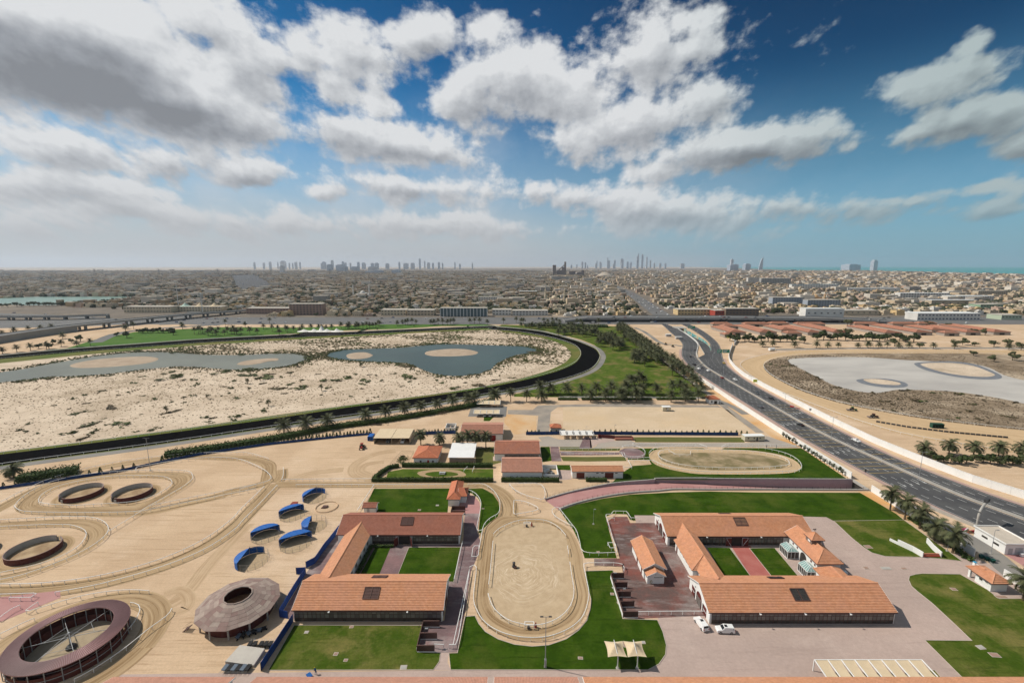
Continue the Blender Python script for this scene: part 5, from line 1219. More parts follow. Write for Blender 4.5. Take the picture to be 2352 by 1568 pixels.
h2 = hut('tack_house','small white house with steep orange hipped roof on the lawn north of the left stable','house',-25.5,-21.2,168.9,183.0,3.2,5.0,'y',TILE_BRIGHT,hip=2.6)
roof(h2,-22.0,-18.2,171.0,178.2,3.15,4.75,'x',0,1.6,TILE_BRIGHT,name='wing_roof'); walls(h2,-21.5,-18.7,171.6,177.6,3.1,name='wing_wall')
gs = thing('garden_screen','dark brown slatted screen stalls in front of the small orange roofed house','screen')
for k in range(2):
 mb = MB(); mb.box(-23.6+k*.3,166.2-k*3.4,0,-18.4+k*.3,166.35-k*3.4,1.6)
 mb.build('screen_panel',brown,gs)
mb = MB(); mb.box(-23.7,162.6,0,-23.55,166.2,1.5); mb.build('screen_panel',brown,gs)
h3 = hut('staff_house','white house with bright orange hipped roof beside the fenced vegetable plot','house',-47.6,-36.2,207.9,221.8,3.4,5.6,'y',TILE_BRIGHT,hip=5.2,doors=[((-40.6,207.9),.9,2.1,'-y',mat('red_door',(.4,.02,.02)))],
   windows=[((-44.3,207.9),.9,1.0,1.9,'-y'),((-38.3,207.9),.9,1.0,1.9,'-y')])
for y in (210.5,214,217.5): panel(h3,'air_conditioner',white_plastic,(-36.2,y),.9,1.0,1.7,'+x',.4,.4)
for x in (-44.3,-38.4): panel(h3,'air_conditioner',white_plastic,(x+1.1,207.9),.8,.8,1.4,'-y',.4,.4)
h4 = hut('stable_barn','long barn with mottled reddish tiled roof and dark glazed front, behind a second barn','barn',-8.5,13.6,212.4,229.0,3.6,6.3,'x',tile_mat('roof_tile_mottled',(.45,.17,.10),(.55,.27,.18),(.42,.2,.15)),over=.4)
screen(h4,-3.6,13.2,212.35,14,.3,2.9)
h5 = hut('stable_barn','long barn with plain pink orange roof and blank white front, between two clipped hedges','barn',-4.4,13.5,192.3,207.5,3.6,6.3,'x',TILE_PINK,over=.4)
h6 = hut('store_shed','low white store with orange roof and two dark doors, by the curved ramp wall','shed',27.3,50.2,193.2,198.2,3.4,4.8,'x',TILE,over=.35,doors=[((31.0,193.2),3.6,2.7,'-y',maroon),((44.0,193.2),3.9,2.7,'-y',maroon)],
   windows=[((38.6,193.2),1.1,2.3,2.65,'-y'),((40.9,193.2),1.0,2.3,2.65,'-y'),((47.2,193.2),1.1,2.3,2.65,'-y')])
h7 = hut('riding_hall','big low hall with faded pink tiled roof and red sliding door, behind tall palms','hall',-28.0,-5.2,237.4,255.0,4.3,6.2,'x',TILE_PINK,over=.4,doors=[((-10.6,237.4),3.4,3.4,'-y',mat('red_slider',(.22,.018,.016)))])
h8 = hut('guard_hut','little hut with orange hipped roof beside the grey sand road','hut',22.6,28.2,251.3,256.0,2.6,4.1,'x',TILE_BRIGHT,hip=2.6,wall=grey_wall)
h9 = hut('gate_lodge','small white lodge with red hipped roof and arched porch beside the long white wall','lodge',137.2,144.0,305.2,311.5,3.4,5.2,'x',TILE_BRIGHT,hip=3.2,windows=[((138.9,305.2),1.0,1.0,2.2,'-y')],doors=[((141.6,305.2),2.0,2.2,'-y',shade_in)])
for x in (144.8,): q = MB(); q.box(x,305.0,0,x+.25,305.25,3.3); q.build('porch_post',white_wall,h9)
h10 = hut('gate_house','white gatekeeper hut with orange hipped roof at the barrier on the right','hut',141.4,146.2,120.6,125.2,3.0,4.6,'y',TILE,hip=2.4,over=.7,windows=[((141.4,123.6),.9,1.5,2.1,'-x'),((141.4,122.0),.7,1.9,2.2,'-x')])
for x,y in ((141.6,127.0),(145.9,127.2)): q = MB(); q.box(x-.3,y-.3,0,x+.3,y+.3,3.0); q.build('porch_pillar',white_wall,h10)
roof(h10,140.9,146.8,125.0,128.0,3.0,3.9,'y',0,1.2,TILE,name='porch_roof',trim=False)

# flat roofed white building by the highway with plant
fb = thing('flat_roof_office','white flat roofed office with parapet and slit windows beside the highway kerb','building',(168.3,143.2,0),-.02)
mb = MB(); mb.box(-4.0,-5.2,0,4.0,5.2,3.5); mb.build('wall',white_wall,fb)
mb = MB(); mb.box(-4.3,-5.5,3.5,4.3,5.5,3.72)
pf = mb.build('roof',mat('dusty_roof',(.55,.48,.40),(.47,.41,.34),.5),fb)
mb = MB()
for a,b in (((-4.3,-5.5),(4.3,-5.5)),((4.3,-5.5),(4.3,5.5)),((4.3,5.5),(-4.3,5.5)),((-4.3,5.5),(-4.3,-5.5))): mb.bar((a[0],a[1],3.9),(b[0],b[1],3.9),.2,.45)
mb.build('parapet',white_wall,pf)
for y in (1.6,-2.2): panel(fb,'window',glass_dn,(-4.0,y),2.0,1.6,2.3,'-x')
panel(fb,'door',grey_wall,(-2.2,-5.2),1.4,0,2.2); panel(fb,'shutter',grey_wall,(0.6,-5.2),2.6,0,2.5)
for x in (.8,3.2): panel(fb,'air_conditioner',white_plastic,(x,-6.6),1.2,.1,1.1,'-y',.0,.7)

# twin tensile parking shade, beige portacabins, carports
def tensile(name,label,x,y):
 t_ = thing(name,label,'shade sail',(x,y,0))
 mb = MB(); mb.tube([(0,0,0),(0,0,3.3)],.13,10); mb.build('post',white_plastic,t_)
 mb = MB(); mb.tube([(0,0,3.25),(-.55,2.35,5.6)],.11,10); mb.build('arm',white_plastic,t_)
 mb = MB(); mb.lathe([(.42,0),(.42,.12),(.2,.2)],12); mb.build('base_plate',concrete,t_)
 n = 10; top = Vector((-.45,1.9,5.1)); cs = [Vector((-2.5,-.4,3.45)),Vector((2.05,-.4,3.45)),Vector((2.05,4.15,3.6)),Vector((-2.5,4.15,3.6))]
 mb = MB()
 def pt(u,v):
  e = cs[0].lerp(cs[1],u).lerp(cs[3].lerp(cs[2],u),v); du,dv = abs(2*u-1),abs(2*v-1); r = max(du,dv)
  pull = .12*(1-min(du,dv) ** 2)*r ** 4          # edges curve inwards between corners
  c = Vector((top.x,top.y,e.z)); e = e.lerp(c,pull); k = (1-r) ** 1.6
  return Vector((e.x+(top.x-e.x)*0,e.y,e.z+(top.z-e.z)*k-.10*math.sin(math.pi*min(r,1))*.5))
 for i in range(n):
  for j in range(n): mb.face([pt(i/n,j/n),pt((i+1)/n,j/n),pt((i+1)/n,(j+1)/n),pt(i/n,(j+1)/n)])
 mb.build('canopy',cream_cloth,t_,smooth=True)
tensile('shade_sail','left one of two cream cone shade sails on the lawn by the road',25.25,94.6)
tensile('shade_sail','right one of two cream cone shade sails on the lawn by the road',29.95,94.6)

def carport(name,label,x0,x1,y0,y1,bays,zf,zb,m,cat='carport',gap=.25,posts_back=True):
 t_ = thing(name,label,cat); w = (x1-x0)/bays
 fr = MB()
 fr.bar((x0,y1,zb),(x1,y1,zb),.16); fr.bar((x0,y0,zf),(x1,y0,zf),.12)
 fo = fr.build('frame',white_plastic,t_)
 for k in range(bays+1):
  b = MB(); x = x0+k*w; b.bar((x,y1,zb+.05),(x,y0,zf+.05),.18,.2); b.build('beam',white_plastic,t_)
  q = MB(); q.box(x-.09,y1-.09,0,x+.09,y1+.09,zb); q.build('post',white_plastic,t_)
 for k in range(bays):
  c = MB(); xa,xb = x0+k*w+.12,x0+(k+1)*w-.12; n = 6; g = gap
  for i in range(n):
   u,v = i/n,(i+1)/n; sag = lambda s: -.18*math.sin(math.pi*s)
   pinch = lambda s: g*math.sin(math.pi*s)
   c.face([(xa+pinch(u),y0+(y1-y0)*u,zf+(zb-zf)*u+sag(u)),(xb-pinch(u),y0+(y1-y0)*u,zf+(zb-zf)*u+sag(u)),(xb-pinch(v),y0+(y1-y0)*v,zf+(zb-zf)*v+sag(v)),(xa+pinch(v),y0+(y1-y0)*v,zf+(zb-zf)*v+sag(v))])
  c.build('canopy',m,t_,smooth=True)
 return t_
carport('carport','cream canvas carport of eight bays at the bottom right edge',71.6,97.0,88.6,93.9,8,2.5,3.0,cream_cloth)
white_cloth = mat('white_canvas',(0.74,0.72,0.68),(0.69,0.67,0.63),.3,.8)
carport('carport','white canvas carport of five bays on the grey car park by the red ramp box',27.0,45.5,240.0,246.0,5,2.4,2.9,white_cloth,gap=.5)
carport('carport','nearer of two pale canvas carports in front of the pink hall',-24.5,-8.0,277.0,283.0,4,2.4,3.0,cream_cloth,gap=.1)
carport('carport','farther of two pale canvas carports north of the pink hall',-23.8,-8.0,297.0,303.5,4,2.4,3.0,cream_cloth,gap=.1)
sd = thing('machinery_shed','open fronted sand coloured machinery shed with canvas roof by the blue fence','shed')
mb = MB(); mb.box(-74.3,245.6,0,-55.2,245.9,3.4); mb.build('back_wall',mat('tan_sheet',(.42,.34,.25),(.36,.29,.21),.5),sd)
for x in (-74.4,-64.9,-55.2): mb = MB(); mb.box(x-.1,233.2,0,x+.1,245.9,3.5) if x != -64.9 else mb.box(x-.12,233.2,0,x+.12,233.5,3.5); mb.build('side_wall' if x != -64.9 else 'post',mat('tan_sheet',(.42,.34,.25)),sd)
for k in range(2):
 mb = MB(); x0 = -74.6+k*9.7; mb.hexa([(x0,232.8,3.4),(x0+9.5,232.8,3.4),(x0+9.5,246,3.9),(x0,246,3.9),(x0,232.8,3.5),(x0+9.5,232.8,3.5),(x0+9.5,246,4.0),(x0,246,4.0)]); mb.build('canopy',cream_cloth,sd)
ws = thing('tractor_shed','shed with two white curved sheet roofs and tan front, behind the long clipped hedge','shed')
mb = MB(); mb.box(-30.4,208.1,0,-18.8,208.3,3.1); mb.box(-30.4,208.3,0,-30.2,224,3.1); mb.build('wall',mat('tan_brick',(.27,.215,.165),(.23,.185,.14),.6),ws)
for k,y in enumerate((208.0,216.6)):
 mb = MB(); n = 6
 for i in range(n):
  a,b = math.pi*i/n*.5+.3,math.pi*(i+1)/n*.5+.3
  za,zb = 3.0+1.3*math.sin(a),3.0+1.3*math.sin(b); ya,yb = y+8.0*i/n,y+8.0*(i+1)/n
  mb.face([(-31.0,ya,za),(-18.3,ya,za),(-18.3,yb,zb),(-31.0,yb,zb)])
 mb.build('roof_sheet',white_plastic,ws)
for x in (-18.9,):
 for y in (212,216,220,224): mb = MB(); mb.box(x-.1,y-.1,0,x+.1,y+.1,3.2); mb.build('post',steel,ws)
def cabin(label,x,y,w,d,h,rz,m):
 t_ = thing('portable_cabin',label,'cabin',(x,y,0),rz)
 mb = MB(); mb.box(-w/2,-d/2,.35,w/2,d/2,h); mb.build('wall',m,t_)
 mb = MB(); mb.box(-w/2-.12,-d/2-.12,h,w/2+.12,d/2+.12,h+.12); mb.build('roof',white_plastic,t_)
 mb = MB(); [mb.box(x_-.2,-d/2+.1,0,x_+.2,d/2-.1,.35) for x_ in (-w/2+.4,0,w/2-.4)]; mb.build('base',dark_metal,t_)
 k = max(1,int(w/3.5))
 for i in range(k): panel(t_,'window',glass_dn,(-w/2+w*(i+.6)/(k+.4),-d/2),.8,1.5,2.2)
 panel(t_,'door',dark_metal if w > 8 else grey_wall,(w*.12,-d/2),.9,.4,2.4)
beige = mat('beige_panel',(.60,.54,.40),(.55,.49,.36),.4,.7)
cabin('small cream portable cabin alone on the sand lot',102.3,290.6,5.4,3.0,2.8,0,beige)
cabin('long cream portable cabin at the end of the service road by the white wall',132.8,238.6,11.2,3.4,3.0,.06,beige)
# brick yard walls, plant enclosure, loading ramp box
yd = thing('plant_yard','walled yard full of white air conditioning units beside the plain pink barn','yard')
for a,b in (((14,193),(21,193)),((21,193),(21,203)),((21,203),(14,203))): wall_strip(MB(),[a,b],.25,0,1.9).build('yard_wall',white_wall,yd)
for k in range(14):
 mb = MB(); x,y = 15+rng.random()*5,194.5+rng.random()*7.5; mb.box(x-.5,y-.4,0,x+.5,y+.4,.9+rng.random()*.6); mb.build('plant_unit',white_plastic if k % 3 else dark_metal,yd)
pe = thing('plant_enclosure','open topped white walled plant enclosure on the sand by the pink hall','enclosure')
for a,b in (((-38.9,254),(-33.4,254)),((-33.4,254),(-33.4,261)),((-33.4,261),(-38.9,261)),((-38.9,261),(-38.9,254))): wall_strip(MB(),[a,b],.25,0,1.8).build('yard_wall',white_wall,pe)
for x in (-37.6,-35.2): mb = MB(); mb.box(x-.7,256.5,0,x+.7,258.5,1.3); mb.build('plant_unit',dark_metal,pe)
lb = thing('loading_ramp','maroon walled loading ramp box by the blue mesh fence','ramp')
for a,b,z in (((48.2,242.4),(56.8,240.8),1.9),((56.8,240.8),(66.4,240.8),1.7),((66.4,240.8),(66.8,238.2),1.7),((48.2,242.4),(48.4,240.8),1.9)): wall_strip(MB(),[a,b],.3,0,z).build('ramp_wall',maroon,lb)
mb = MB(); mb.box(57,238.4,0,66.6,240.6,.9); mb.build('ramp_floor',mat('ramp_floor',(.30,.12,.08),(.26,.11,.08),.4),lb)

# slatted mucking stalls: five along the red yard, two by the left stable
def stalls(label,xs,xe,ys,post_x):
 t_ = thing('mounting_stalls',label,'stalls')
 wall_strip(MB(),[(post_x,ys[0]),(post_x,ys[-1])],.18,0,1.7).build('back_screen',brown,t_)
 mb = MB(); mb.box(post_x-.16,min(ys),-.02,post_x-.09,max(ys),1.0); mb.build('back_kerb',white_wall,t_)
 for y in ys:
  n = 16
  q = MB(); q.box(xs,y-.22,0,xe,y-.12,.22); d = q.build('stall_kerb',white_wall,t_)
  for k in range(n):
   b = MB(); x = xs+(xe-xs)*(k+.5)/n; b.box(x-.11,y-.1,.22,x+.11,y+.1,1.85); b.build('slat',brown,d)
  q = MB(); q.box(xs,y-.14,1.8,xe,y+.14,1.9); q.build('cap_rail',brown,d)
stalls('row of five brown slatted stalls open to the dark red yard',30.6,34.5,[126.3,122.2,118.3,114.4,110.5],30.45)
stalls('pair of brown slatted stalls at the front corner of the left stable',-23.6,-19.3,[107.2,103.2,99.3],-23.7)

# ------------------------------------------------------------------ walls, rails, pens
post_mesh = {}
def rail_run(key,label,pts=None,h=1.15,step=3.0,th=.13,m=None,closed=False,sm=4,name='rail_fence'):
 pts = smooth(pts or S[key],sm) if sm else (pts or S[key])
 d = seglen(pts); root = thing(name,label,'fence')
 rp = resample(pts,step=1.6); mb = MB()
 for a,b in zip(rp,rp[1:]): mb.bar((a[0],a[1],h),(b[0],b[1],h),th,th)
 mb.build('rail',m or white_plastic,root)
 k = (h,th)
 if k not in post_mesh:
  q = MB(); q.box(-.05,-.05,0,.05,.05,h-.12); q.bar((0,0,h-.16),(0,.22,h-.02),.08); post_mesh[k] = q.mesh('post',white_plastic)
 n = max(2,int(d[-1]/step)+1)
 for i in range(n):
  p,an = at_len(pts,d,d[-1]*i/(n-1)); link('post',post_mesh[k],root,(p[0],p[1],0),an)
 return root
RAILS = {
 'rail_oval_in_a': 'white inner rail round the north end of the oval sand arena','rail_oval_in_b': 'straight white rail along the left inside of the oval sand arena',
 'rail_oval_in_c': 'white inner rail round the south end and right side of the oval arena','rail_oval_in_d': 'short white rail stub on the right inside of the oval arena',
 'rail_oval_out_a': 'white outer rail round the south end of the oval track','rail_oval_out_b': 'small square of white rail left of the oval track',
 'rail_left_long': 'long straight white rail between oval track and left stable paving','rail_left_short': 'white rail along the east side of the left courtyard lawn',
 'rail_corner_a': 'curved white rail along the rose path by the small orange roofed house','rail_corner_b': 'curved white rail round the corner lawn north west of the oval',
 'rail_north_a': 'white rail curving along the big lawn north east of the oval','rail_yard_a': 'white rail with square bend at the top of the dark red yard',
 'rail_yard_b': 'straight white rail along the left edge of the dark red yard','rail_yard_c': 'little rectangle of white rail beside the dark red yard gate',
 'rail_island_a': 'white rail round the larger sand island at the track junction','rail_island_b': 'white rail round the pointed sand island at the track junction',
 'rail_road_gate': 'white rail across the front of the dark red yard','rail_front_a': 'short white rail beside the left stalls','rail_front_b': 'white rail from the left path gate up the stable paving',
 'rail_north_straight_n': 'white rail on the hedge side of the straight sand track','rail_north_straight_s': 'white rail on the lawn side of the straight sand track',
 'rail_diag_a': 'white rail running diagonally by the north west lawn corner','rail_diag_b': 'white rail on the right of the long diagonal sand track','rail_diag_c': 'white rail on the left of the long diagonal sand track',
 'rail_loop_out': 'white outer rail of the big western sand loop','rail_loop_in': 'white inner rail of the big western sand loop','rail_spur': 'short white rail at the sand track fork',
 'rail_mid_line': 'upper of two thin white rails crossing the smooth sand','rail_mid_line_b': 'lower of two thin white rails crossing the smooth sand','rail_diag_thin': 'thin white rail slanting between the pen loops',
 'rail_walker_gate': 'white gate rail above the big horse walker','rail_walker_a': 'white rail at the left rim of the big horse walker','rail_walker_b': 'long white rail sweeping above the big horse walker',
 'rail_walker_in': 'white rail hugging the right side of the big horse walker','rail_walker_out': 'outermost white rail right of the big horse walker','rail_walker_c': 'short white rail by the rose path left of the walker',
 'rail_paddock_out': 'white rail at the north west of the grassy paddock oval','rail_paddock_out_b': 'white outer rail round the rest of the grassy paddock oval','rail_paddock_in': 'white inner rail of the grassy paddock oval',
 'rail_walkway_n': 'white rail round the paved walkway and its turning circle','rail_walkway_s': 'white rail below the paved turning circle','rail_walkway_t': 'short white rail by the orange roofed store','rail_walkway_u': 'white corner rail east of the orange roofed store',
 'rail_service': 'white rail along the service road west of its gap','rail_service_b': 'white rail along the service road east of its gap'}
for k,lab in RAILS.items():
 y_ = S[k][0][1]
 rail_run(k,lab,th=.13 if y_ < 170 else .15,sm=0 if k in ('rail_yard_a','rail_yard_c','rail_oval_out_b','rail_walker_gate','rail_walkway_u','rail_service','rail_service_b','rail_front_b') else 4)
for k,lab in (('pens_ab_out','white outer rail of the sand ring round two round pens'),('pens_ab_in','white inner rail of the sand ring round two round pens')):
 rail_run(k,lab,pts=S[k]+[S[k][0]])
rail_run('pen_c_in','white inner rail of the sand ring round the lower round pen'); rail_run('pen_c_out','white outer rail of the sand ring round the lower round pen')
# running rails of the race track: posts past a few hundred, so joined
def long_rail(label,pts,h=1.2,step=5.0,th=.16):
 root = thing('running_rail',label,'fence'); rp = resample(pts,step=step); mb = MB(); pm = MB()
 for a,b in zip(rp,rp[1:]): mb.bar((a[0],a[1],h),(b[0],b[1],h),th,th)
 for a in rp: pm.box(a[0]-.05,a[1]-.05,0,a[0]+.05,a[1]+.05,h-.05)
 mb.build('rail',white_plastic,root); o = pm.build('rail_posts',white_plastic,root); o['kind'] = 'stuff'
long_rail('long white running rail on the outside of the black race track',offset(track_out,-1.9))
long_rail('long white running rail on the inside of the black race track',offset(track_in,2.0))
long_rail('white running rail outside the sand gallop beyond the highway',offset(gal_o,-.8) if False else gal_o)
long_rail('white running rail inside the sand gallop beyond the highway',gal_i)

# long white boundary walls either side of the highway: each panel a part
def panel_wall(label,pts,h,th=.25,step=6.0,m=None,coping=True,name='boundary_wall'):
 root = thing(name,label,'wall'); rp = resample(pts,step=step)
 for a,b in zip(rp,rp[1:]):
  dx,dy = b[0]-a[0],b[1]-a[1]; l = math.hypot(dx,dy); ux,uy = dx/l*.02,dy/l*.02
  o = wall_strip(MB(),[(a[0]+ux,a[1]+uy),(b[0]-ux,b[1]-uy)],th,-.1,h).build('wall_panel',m or white_wall,root)
 if coping:
  mb = MB()
  for a,b in zip(rp,rp[1:]): mb.bar((a[0],a[1],h+.04),(b[0],b[1],h+.04),th+.12,.10)
  mb.build('coping',m or white_wall,root)
 return root
panel_wall('long white boundary wall along the left side of the highway',[(175,700),(170,640),(166,560),(162,476),(159.5,415),(157.5,361),(155,305),(153.5,245),(153.2,192.5)],3.0)
panel_wall('white boundary wall behind the five leaning palms and gate lawn',[(153.2,181.0),(153.2,165),(153.0,150),(152.6,136.5)],2.8)
panel_wall('white boundary wall stub right of the gatekeeper hut',[(152,127),(152.3,118),(152.5,100)],2.6)
panel_wall('long white boundary wall along the right side of the highway',[(265,538),(247,505),(228,470),(217,445),(207,412),(201.5,386),(198.5,345),(197,300),(196,262),(196.2,235),(199,215),(204,190),(213,172),(232,150),(258,118)],3.4)
panel_wall('white boundary wall on the bank right of the underpass',[(330,715),(305,650),(290,605),(283,565),(268,541)],3.2,step=10)
# retaining walls of the curved ramp
def ramp_wall(label,line,m,zt):
 root = thing('retaining_wall',label,'wall'); rp = resample([p for p in line if p[0] <= RAMP_END],n=nR);
 for i in range(nR-1):
  a,b = rp[i],rp[i+1]; mb = MB(); z0 = min(rz_(i),rz_(i+1))-.3
  wall_strip(mb,[a,b],.45,z0,zt); mb.build('wall_panel',m,root)
 mb = MB(); pm = MB()
 for a,b in zip(rp,rp[1:]): mb.bar((a[0],a[1],zt+.05),(b[0],b[1],zt+.05),.62,.12)
 mb.build('coping',concrete,root)
 rr = resample(rp,step=2.4); rl = MB()
 for a,b in zip(rr,rr[1:]):
  for z in (.5,.95): rl.bar((a[0],a[1],zt+z),(b[0],b[1],zt+z),.035)
 rl.build('railing',dark_metal,root)
 q = MB(); q.box(-.035,-.035,0,.035,.035,1.05); q = q.mesh('post',dark_metal)
 for a in rr: link('post',q,root,(a[0],a[1],zt+.1))
ramp_wall('long mauve retaining wall on the far side of the curved ramp',ramp_up,mauve_wall,.45)
ramp_wall('low grey retaining wall on the near side of the curved ramp',ramp_low,mat('grey_render',(.43,.40,.40),(.39,.36,.36),.4),.5)
eb = thing('tunnel_portal','shaded mouth of the ramp tunnel under the white wall','portal')
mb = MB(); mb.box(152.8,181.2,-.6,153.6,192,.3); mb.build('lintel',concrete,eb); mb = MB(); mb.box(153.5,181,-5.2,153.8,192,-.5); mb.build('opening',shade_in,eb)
# underpass: mural wall, parapet, tunnel mouth
um = bpy.data.materials.new('mural_paint'); um.use_nodes = True; t = NT(um.node_tree)
tc = t.n('ShaderNodeTexCoord'); b_ = um.node_tree.nodes['Principled BSDF']
nz = t.noise(tc.outputs['Object'],.09,3.0,.5,1.5)
crm = t.n('ShaderNodeValToRGB'); t.l(nz,crm.inputs[0]); crm.color_ramp.interpolation = 'CONSTANT'
crm.color_ramp.elements[0].color = (.06,.28,.30,1); crm.color_ramp.elements[1].position = .44; crm.color_ramp.elements[1].color = (.16,.42,.40,1)
for p_,c_ in ((.5,(.42,.50,.42,1)),(.55,(.55,.36,.14,1)),(.6,(.09,.19,.30,1))): q = crm.color_ramp.elements.new(p_); q.color = c_
t.l(crm.outputs[0],b_.inputs['Base Color']); b_.inputs['Roughness'].default_value = .8
uw = thing('underpass_wall','retaining wall with teal and orange mural along the underpass','wall'); mb = MB()
for i in range(nU-1):
 z0 = -5.5*((i+1)/(nU-1)) ** 1.1-.2
 wall_strip(mb,[UR[i],UR[i+1]],.4,z0,.9)
mb.build('mural_panel',um,uw)
uw2 = thing('underpass_parapet','white curved parapet wall on the left of the underpass','wall'); mb = MB()
lp = [(193.4,465.2),(202.8,491.3)]+smooth(S['lc_right'],3)[6:-6]
wall_strip(mb,resample(lp,n=40),.4,0,1.0); mb.build('parapet',white_wall,uw2); mb = MB()
for i in range(nU-1): wall_strip(mb,[UL[i],UL[i+1]],.4,-5.5*((i+1)/(nU-1)) ** 1.1-.2,.9)
mb.build('retaining_face',concrete,uw2)
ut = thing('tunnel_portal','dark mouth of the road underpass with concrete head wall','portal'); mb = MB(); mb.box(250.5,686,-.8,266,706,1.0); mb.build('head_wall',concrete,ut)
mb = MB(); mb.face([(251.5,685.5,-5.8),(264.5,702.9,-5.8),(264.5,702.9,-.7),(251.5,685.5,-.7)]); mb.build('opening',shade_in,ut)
# concrete median barrier with fence
mbar = thing('median_barrier','concrete median barrier down the middle of the highway','barrier'); mb = MB(); rp = resample(HM,step=4)
for a,b in zip(rp,rp[1:]): wall_strip(mb,[a,b],.5,0,.95)
mb.build('barrier',concrete,mbar); mb = MB()
for a,b in zip(rp,rp[1:]): mb.bar((a[0],a[1],1.7),(b[0],b[1],1.7),.05)
for a in rp: mb.bar((a[0],a[1],.9),(a[0],a[1],1.75),.05)
mb.build('mesh_fence',steel,mbar)
cw = panel_wall('row of grey concrete barrier panels by the exit road',[(165.5,167),(168.0,160),(171.0,152),(172.8,148)],1.3,.3,3.5,concrete,False,'barrier_row')

# round pens
pen_red = mat('pen_maroon',(0.105,0.026,0.02),(0.08,0.021,0.017),.6,.75)
pen_in = mat('pen_lining',(0.46,0.43,0.40),(0.38,0.355,0.33),.5,.85)
pen_floor = mat('pen_floor',(0.33,0.225,0.13),(0.25,0.165,0.095),.8,.95,c3=(0.46,0.34,0.21),scale3=.15,detail=8.0)
def round_pen(label,cx,cy,r,h,gap,gw=.14):
 t_ = thing('round_pen',label,'pen',(cx,cy,0)); n = 44
 outer,inner,cap = MB(),MB(),MB()
 for k in range(n):
  a0,a1 = 2*math.pi*k/n,2*math.pi*(k+1)/n; am = (a0+a1)/2
  if abs((am-gap+math.pi) % (2*math.pi)-math.pi) < gw: continue
  P_ = lambda a,q,z: (q*math.cos(a),q*math.sin(a),z)
  outer.hexa([P_(a1,r-.02,0),P_(a0,r-.02,0),P_(a0,r+.1,0),P_(a1,r+.1,0),P_(a1,r-.02,h),P_(a0,r-.02,h),P_(a0,r+.1,h),P_(a1,r+.1,h)])
  inner.face([P_(a0,r-.05,0),P_(a1,r-.05,0),P_(a1,r-.05,h),P_(a0,r-.05,h)])
  cap.hexa([P_(a1,r-.08,h),P_(a0,r-.08,h),P_(a0,r+.14,h),P_(a1,r+.14,h),P_(a1,r-.08,h+.08),P_(a0,r-.08,h+.08),P_(a0,r+.14,h+.08),P_(a1,r+.14,h+.08)])
 outer.build('pen_wall',pen_red,t_); inner.build('lining',pen_in,t_); cap.build('coping',mat('pen_cap',(.30,.2,.18)),t_)
 f_ = MB(); f_.v = [(0,0,.05)]+[(r*math.cos(2*math.pi*k/n),r*math.sin(2*math.pi*k/n),.05) for k in range(n)]
 for k in range(n): f_.f.append((0,1+k,1+(k+1) % n)); f_.uv.append(None); f_.mi.append(0)
 f_.build('pen_floor',pen_floor,t_)
 for s_ in (-1,1):
  a = gap+s_*(gw+.08); q = MB(); q.box(-.55,-.06,.05,.55,.06,1.4); link('gate_board',q.mesh('gate_board',pen_in),t_,((r+.22)*math.cos(a),(r+.22)*math.sin(a),0),a+math.pi/2)
 return t_
round_pen('round maroon walled pen, left one of the pair high in the sand yard',-180.5,178,6.9,2.0,R(-118))
round_pen('round maroon walled pen, right one of the pair high in the sand yard',-159.3,178,6.7,2.0,R(-115))
round_pen('round maroon walled pen with its gap at the far side, lower left',-160.3,139,6.9,2.0,R(70))
round_pen('round maroon walled pen cut off by the left picture edge',-181.8,138.2,6.9,2.0,R(-100))

# big horse walker with ring roof
hw = thing('horse_walker','large horse walker with maroon ribbed ring roof and central mast, lower left','horse walker',(-111,100.4,0))
wr = mat('ribbed_maroon_sheet',(0.20,0.085,0.085),(0.235,0.11,0.105),1.5,.35,metal=.1,spec=.5)
NS = 72; RO,RI = 11.9,8.6
def pol(r,a,z): return (r*math.cos(a),r*math.sin(a),z)
for k in range(NS // 3):     # each roof sheet is a part with three ribs
 mb = MB(); rb = MB()
 for j in range(3):
  a0,a1 = 2*math.pi*(k*3+j)/NS,2*math.pi*(k*3+j+1)/NS
  mb.face([pol(RI,a0,4.35),pol(RO,a0,4.0),pol(RO,a1,4.0),pol(RI,a1,4.35)])
  for u in (0.0,.33,.66):
   aa = a0+(a1-a0)*u; rb.bar(pol(RI,aa,4.42),pol(RO,aa,4.07),.09,.09)
 o = mb.build('roof_sheet',wr,hw); rb.build('rib',mat('rib_sheet',(.36,.22,.215),(.32,.19,.19),1.5,.35,spec=.5),o)
mb = MB(); n = 72
for k in range(n):
 a0,a1 = 2*math.pi*k/n,2*math.pi*(k+1)/n
 mb.bar(pol(RO,a0,3.93),pol(RO,a1,3.93),.08,.16)
mb.build('roof_edge',mat('walker_trim',(.28,.16,.15)),hw); mb = MB()
for k in range(n): mb.bar(pol(RI,2*math.pi*k/n,4.28),pol(RI,2*math.pi*(k+1)/n,4.28),.1,.18)
mb.build('roof_edge',mat('walker_trim',(.28,.16,.15)),hw)
for r,h,m_,nm in ((11.3,2.3,pen_red,'outer_wall'),(8.9,2.1,pen_red,'inner_wall')):
 mb = MB()
 for k in range(n): mb.hexa([pol(r,2*math.pi*(k+1)/n,0),pol(r,2*math.pi*k/n,0),pol(r+.12,2*math.pi*k/n,0),pol(r+.12,2*math.pi*(k+1)/n,0),pol(r,2*math.pi*(k+1)/n,h),pol(r,2*math.pi*k/n,h),pol(r+.12,2*math.pi*k/n,h),pol(r+.12,2*math.pi*(k+1)/n,h)])
 mb.build(nm,m_,hw)
 mb = MB()
 for k in range(n): mb.bar(pol(r+.16,2*math.pi*k/n,h*.62),pol(r+.16,2*math.pi*(k+1)/n,h*.62),.09,.16)
 mb.build('wall_band',steel,hw)
pq = MB(); pq.box(-.07,-.07,0,.07,.07,4.0); pq = pq.mesh('post',steel)
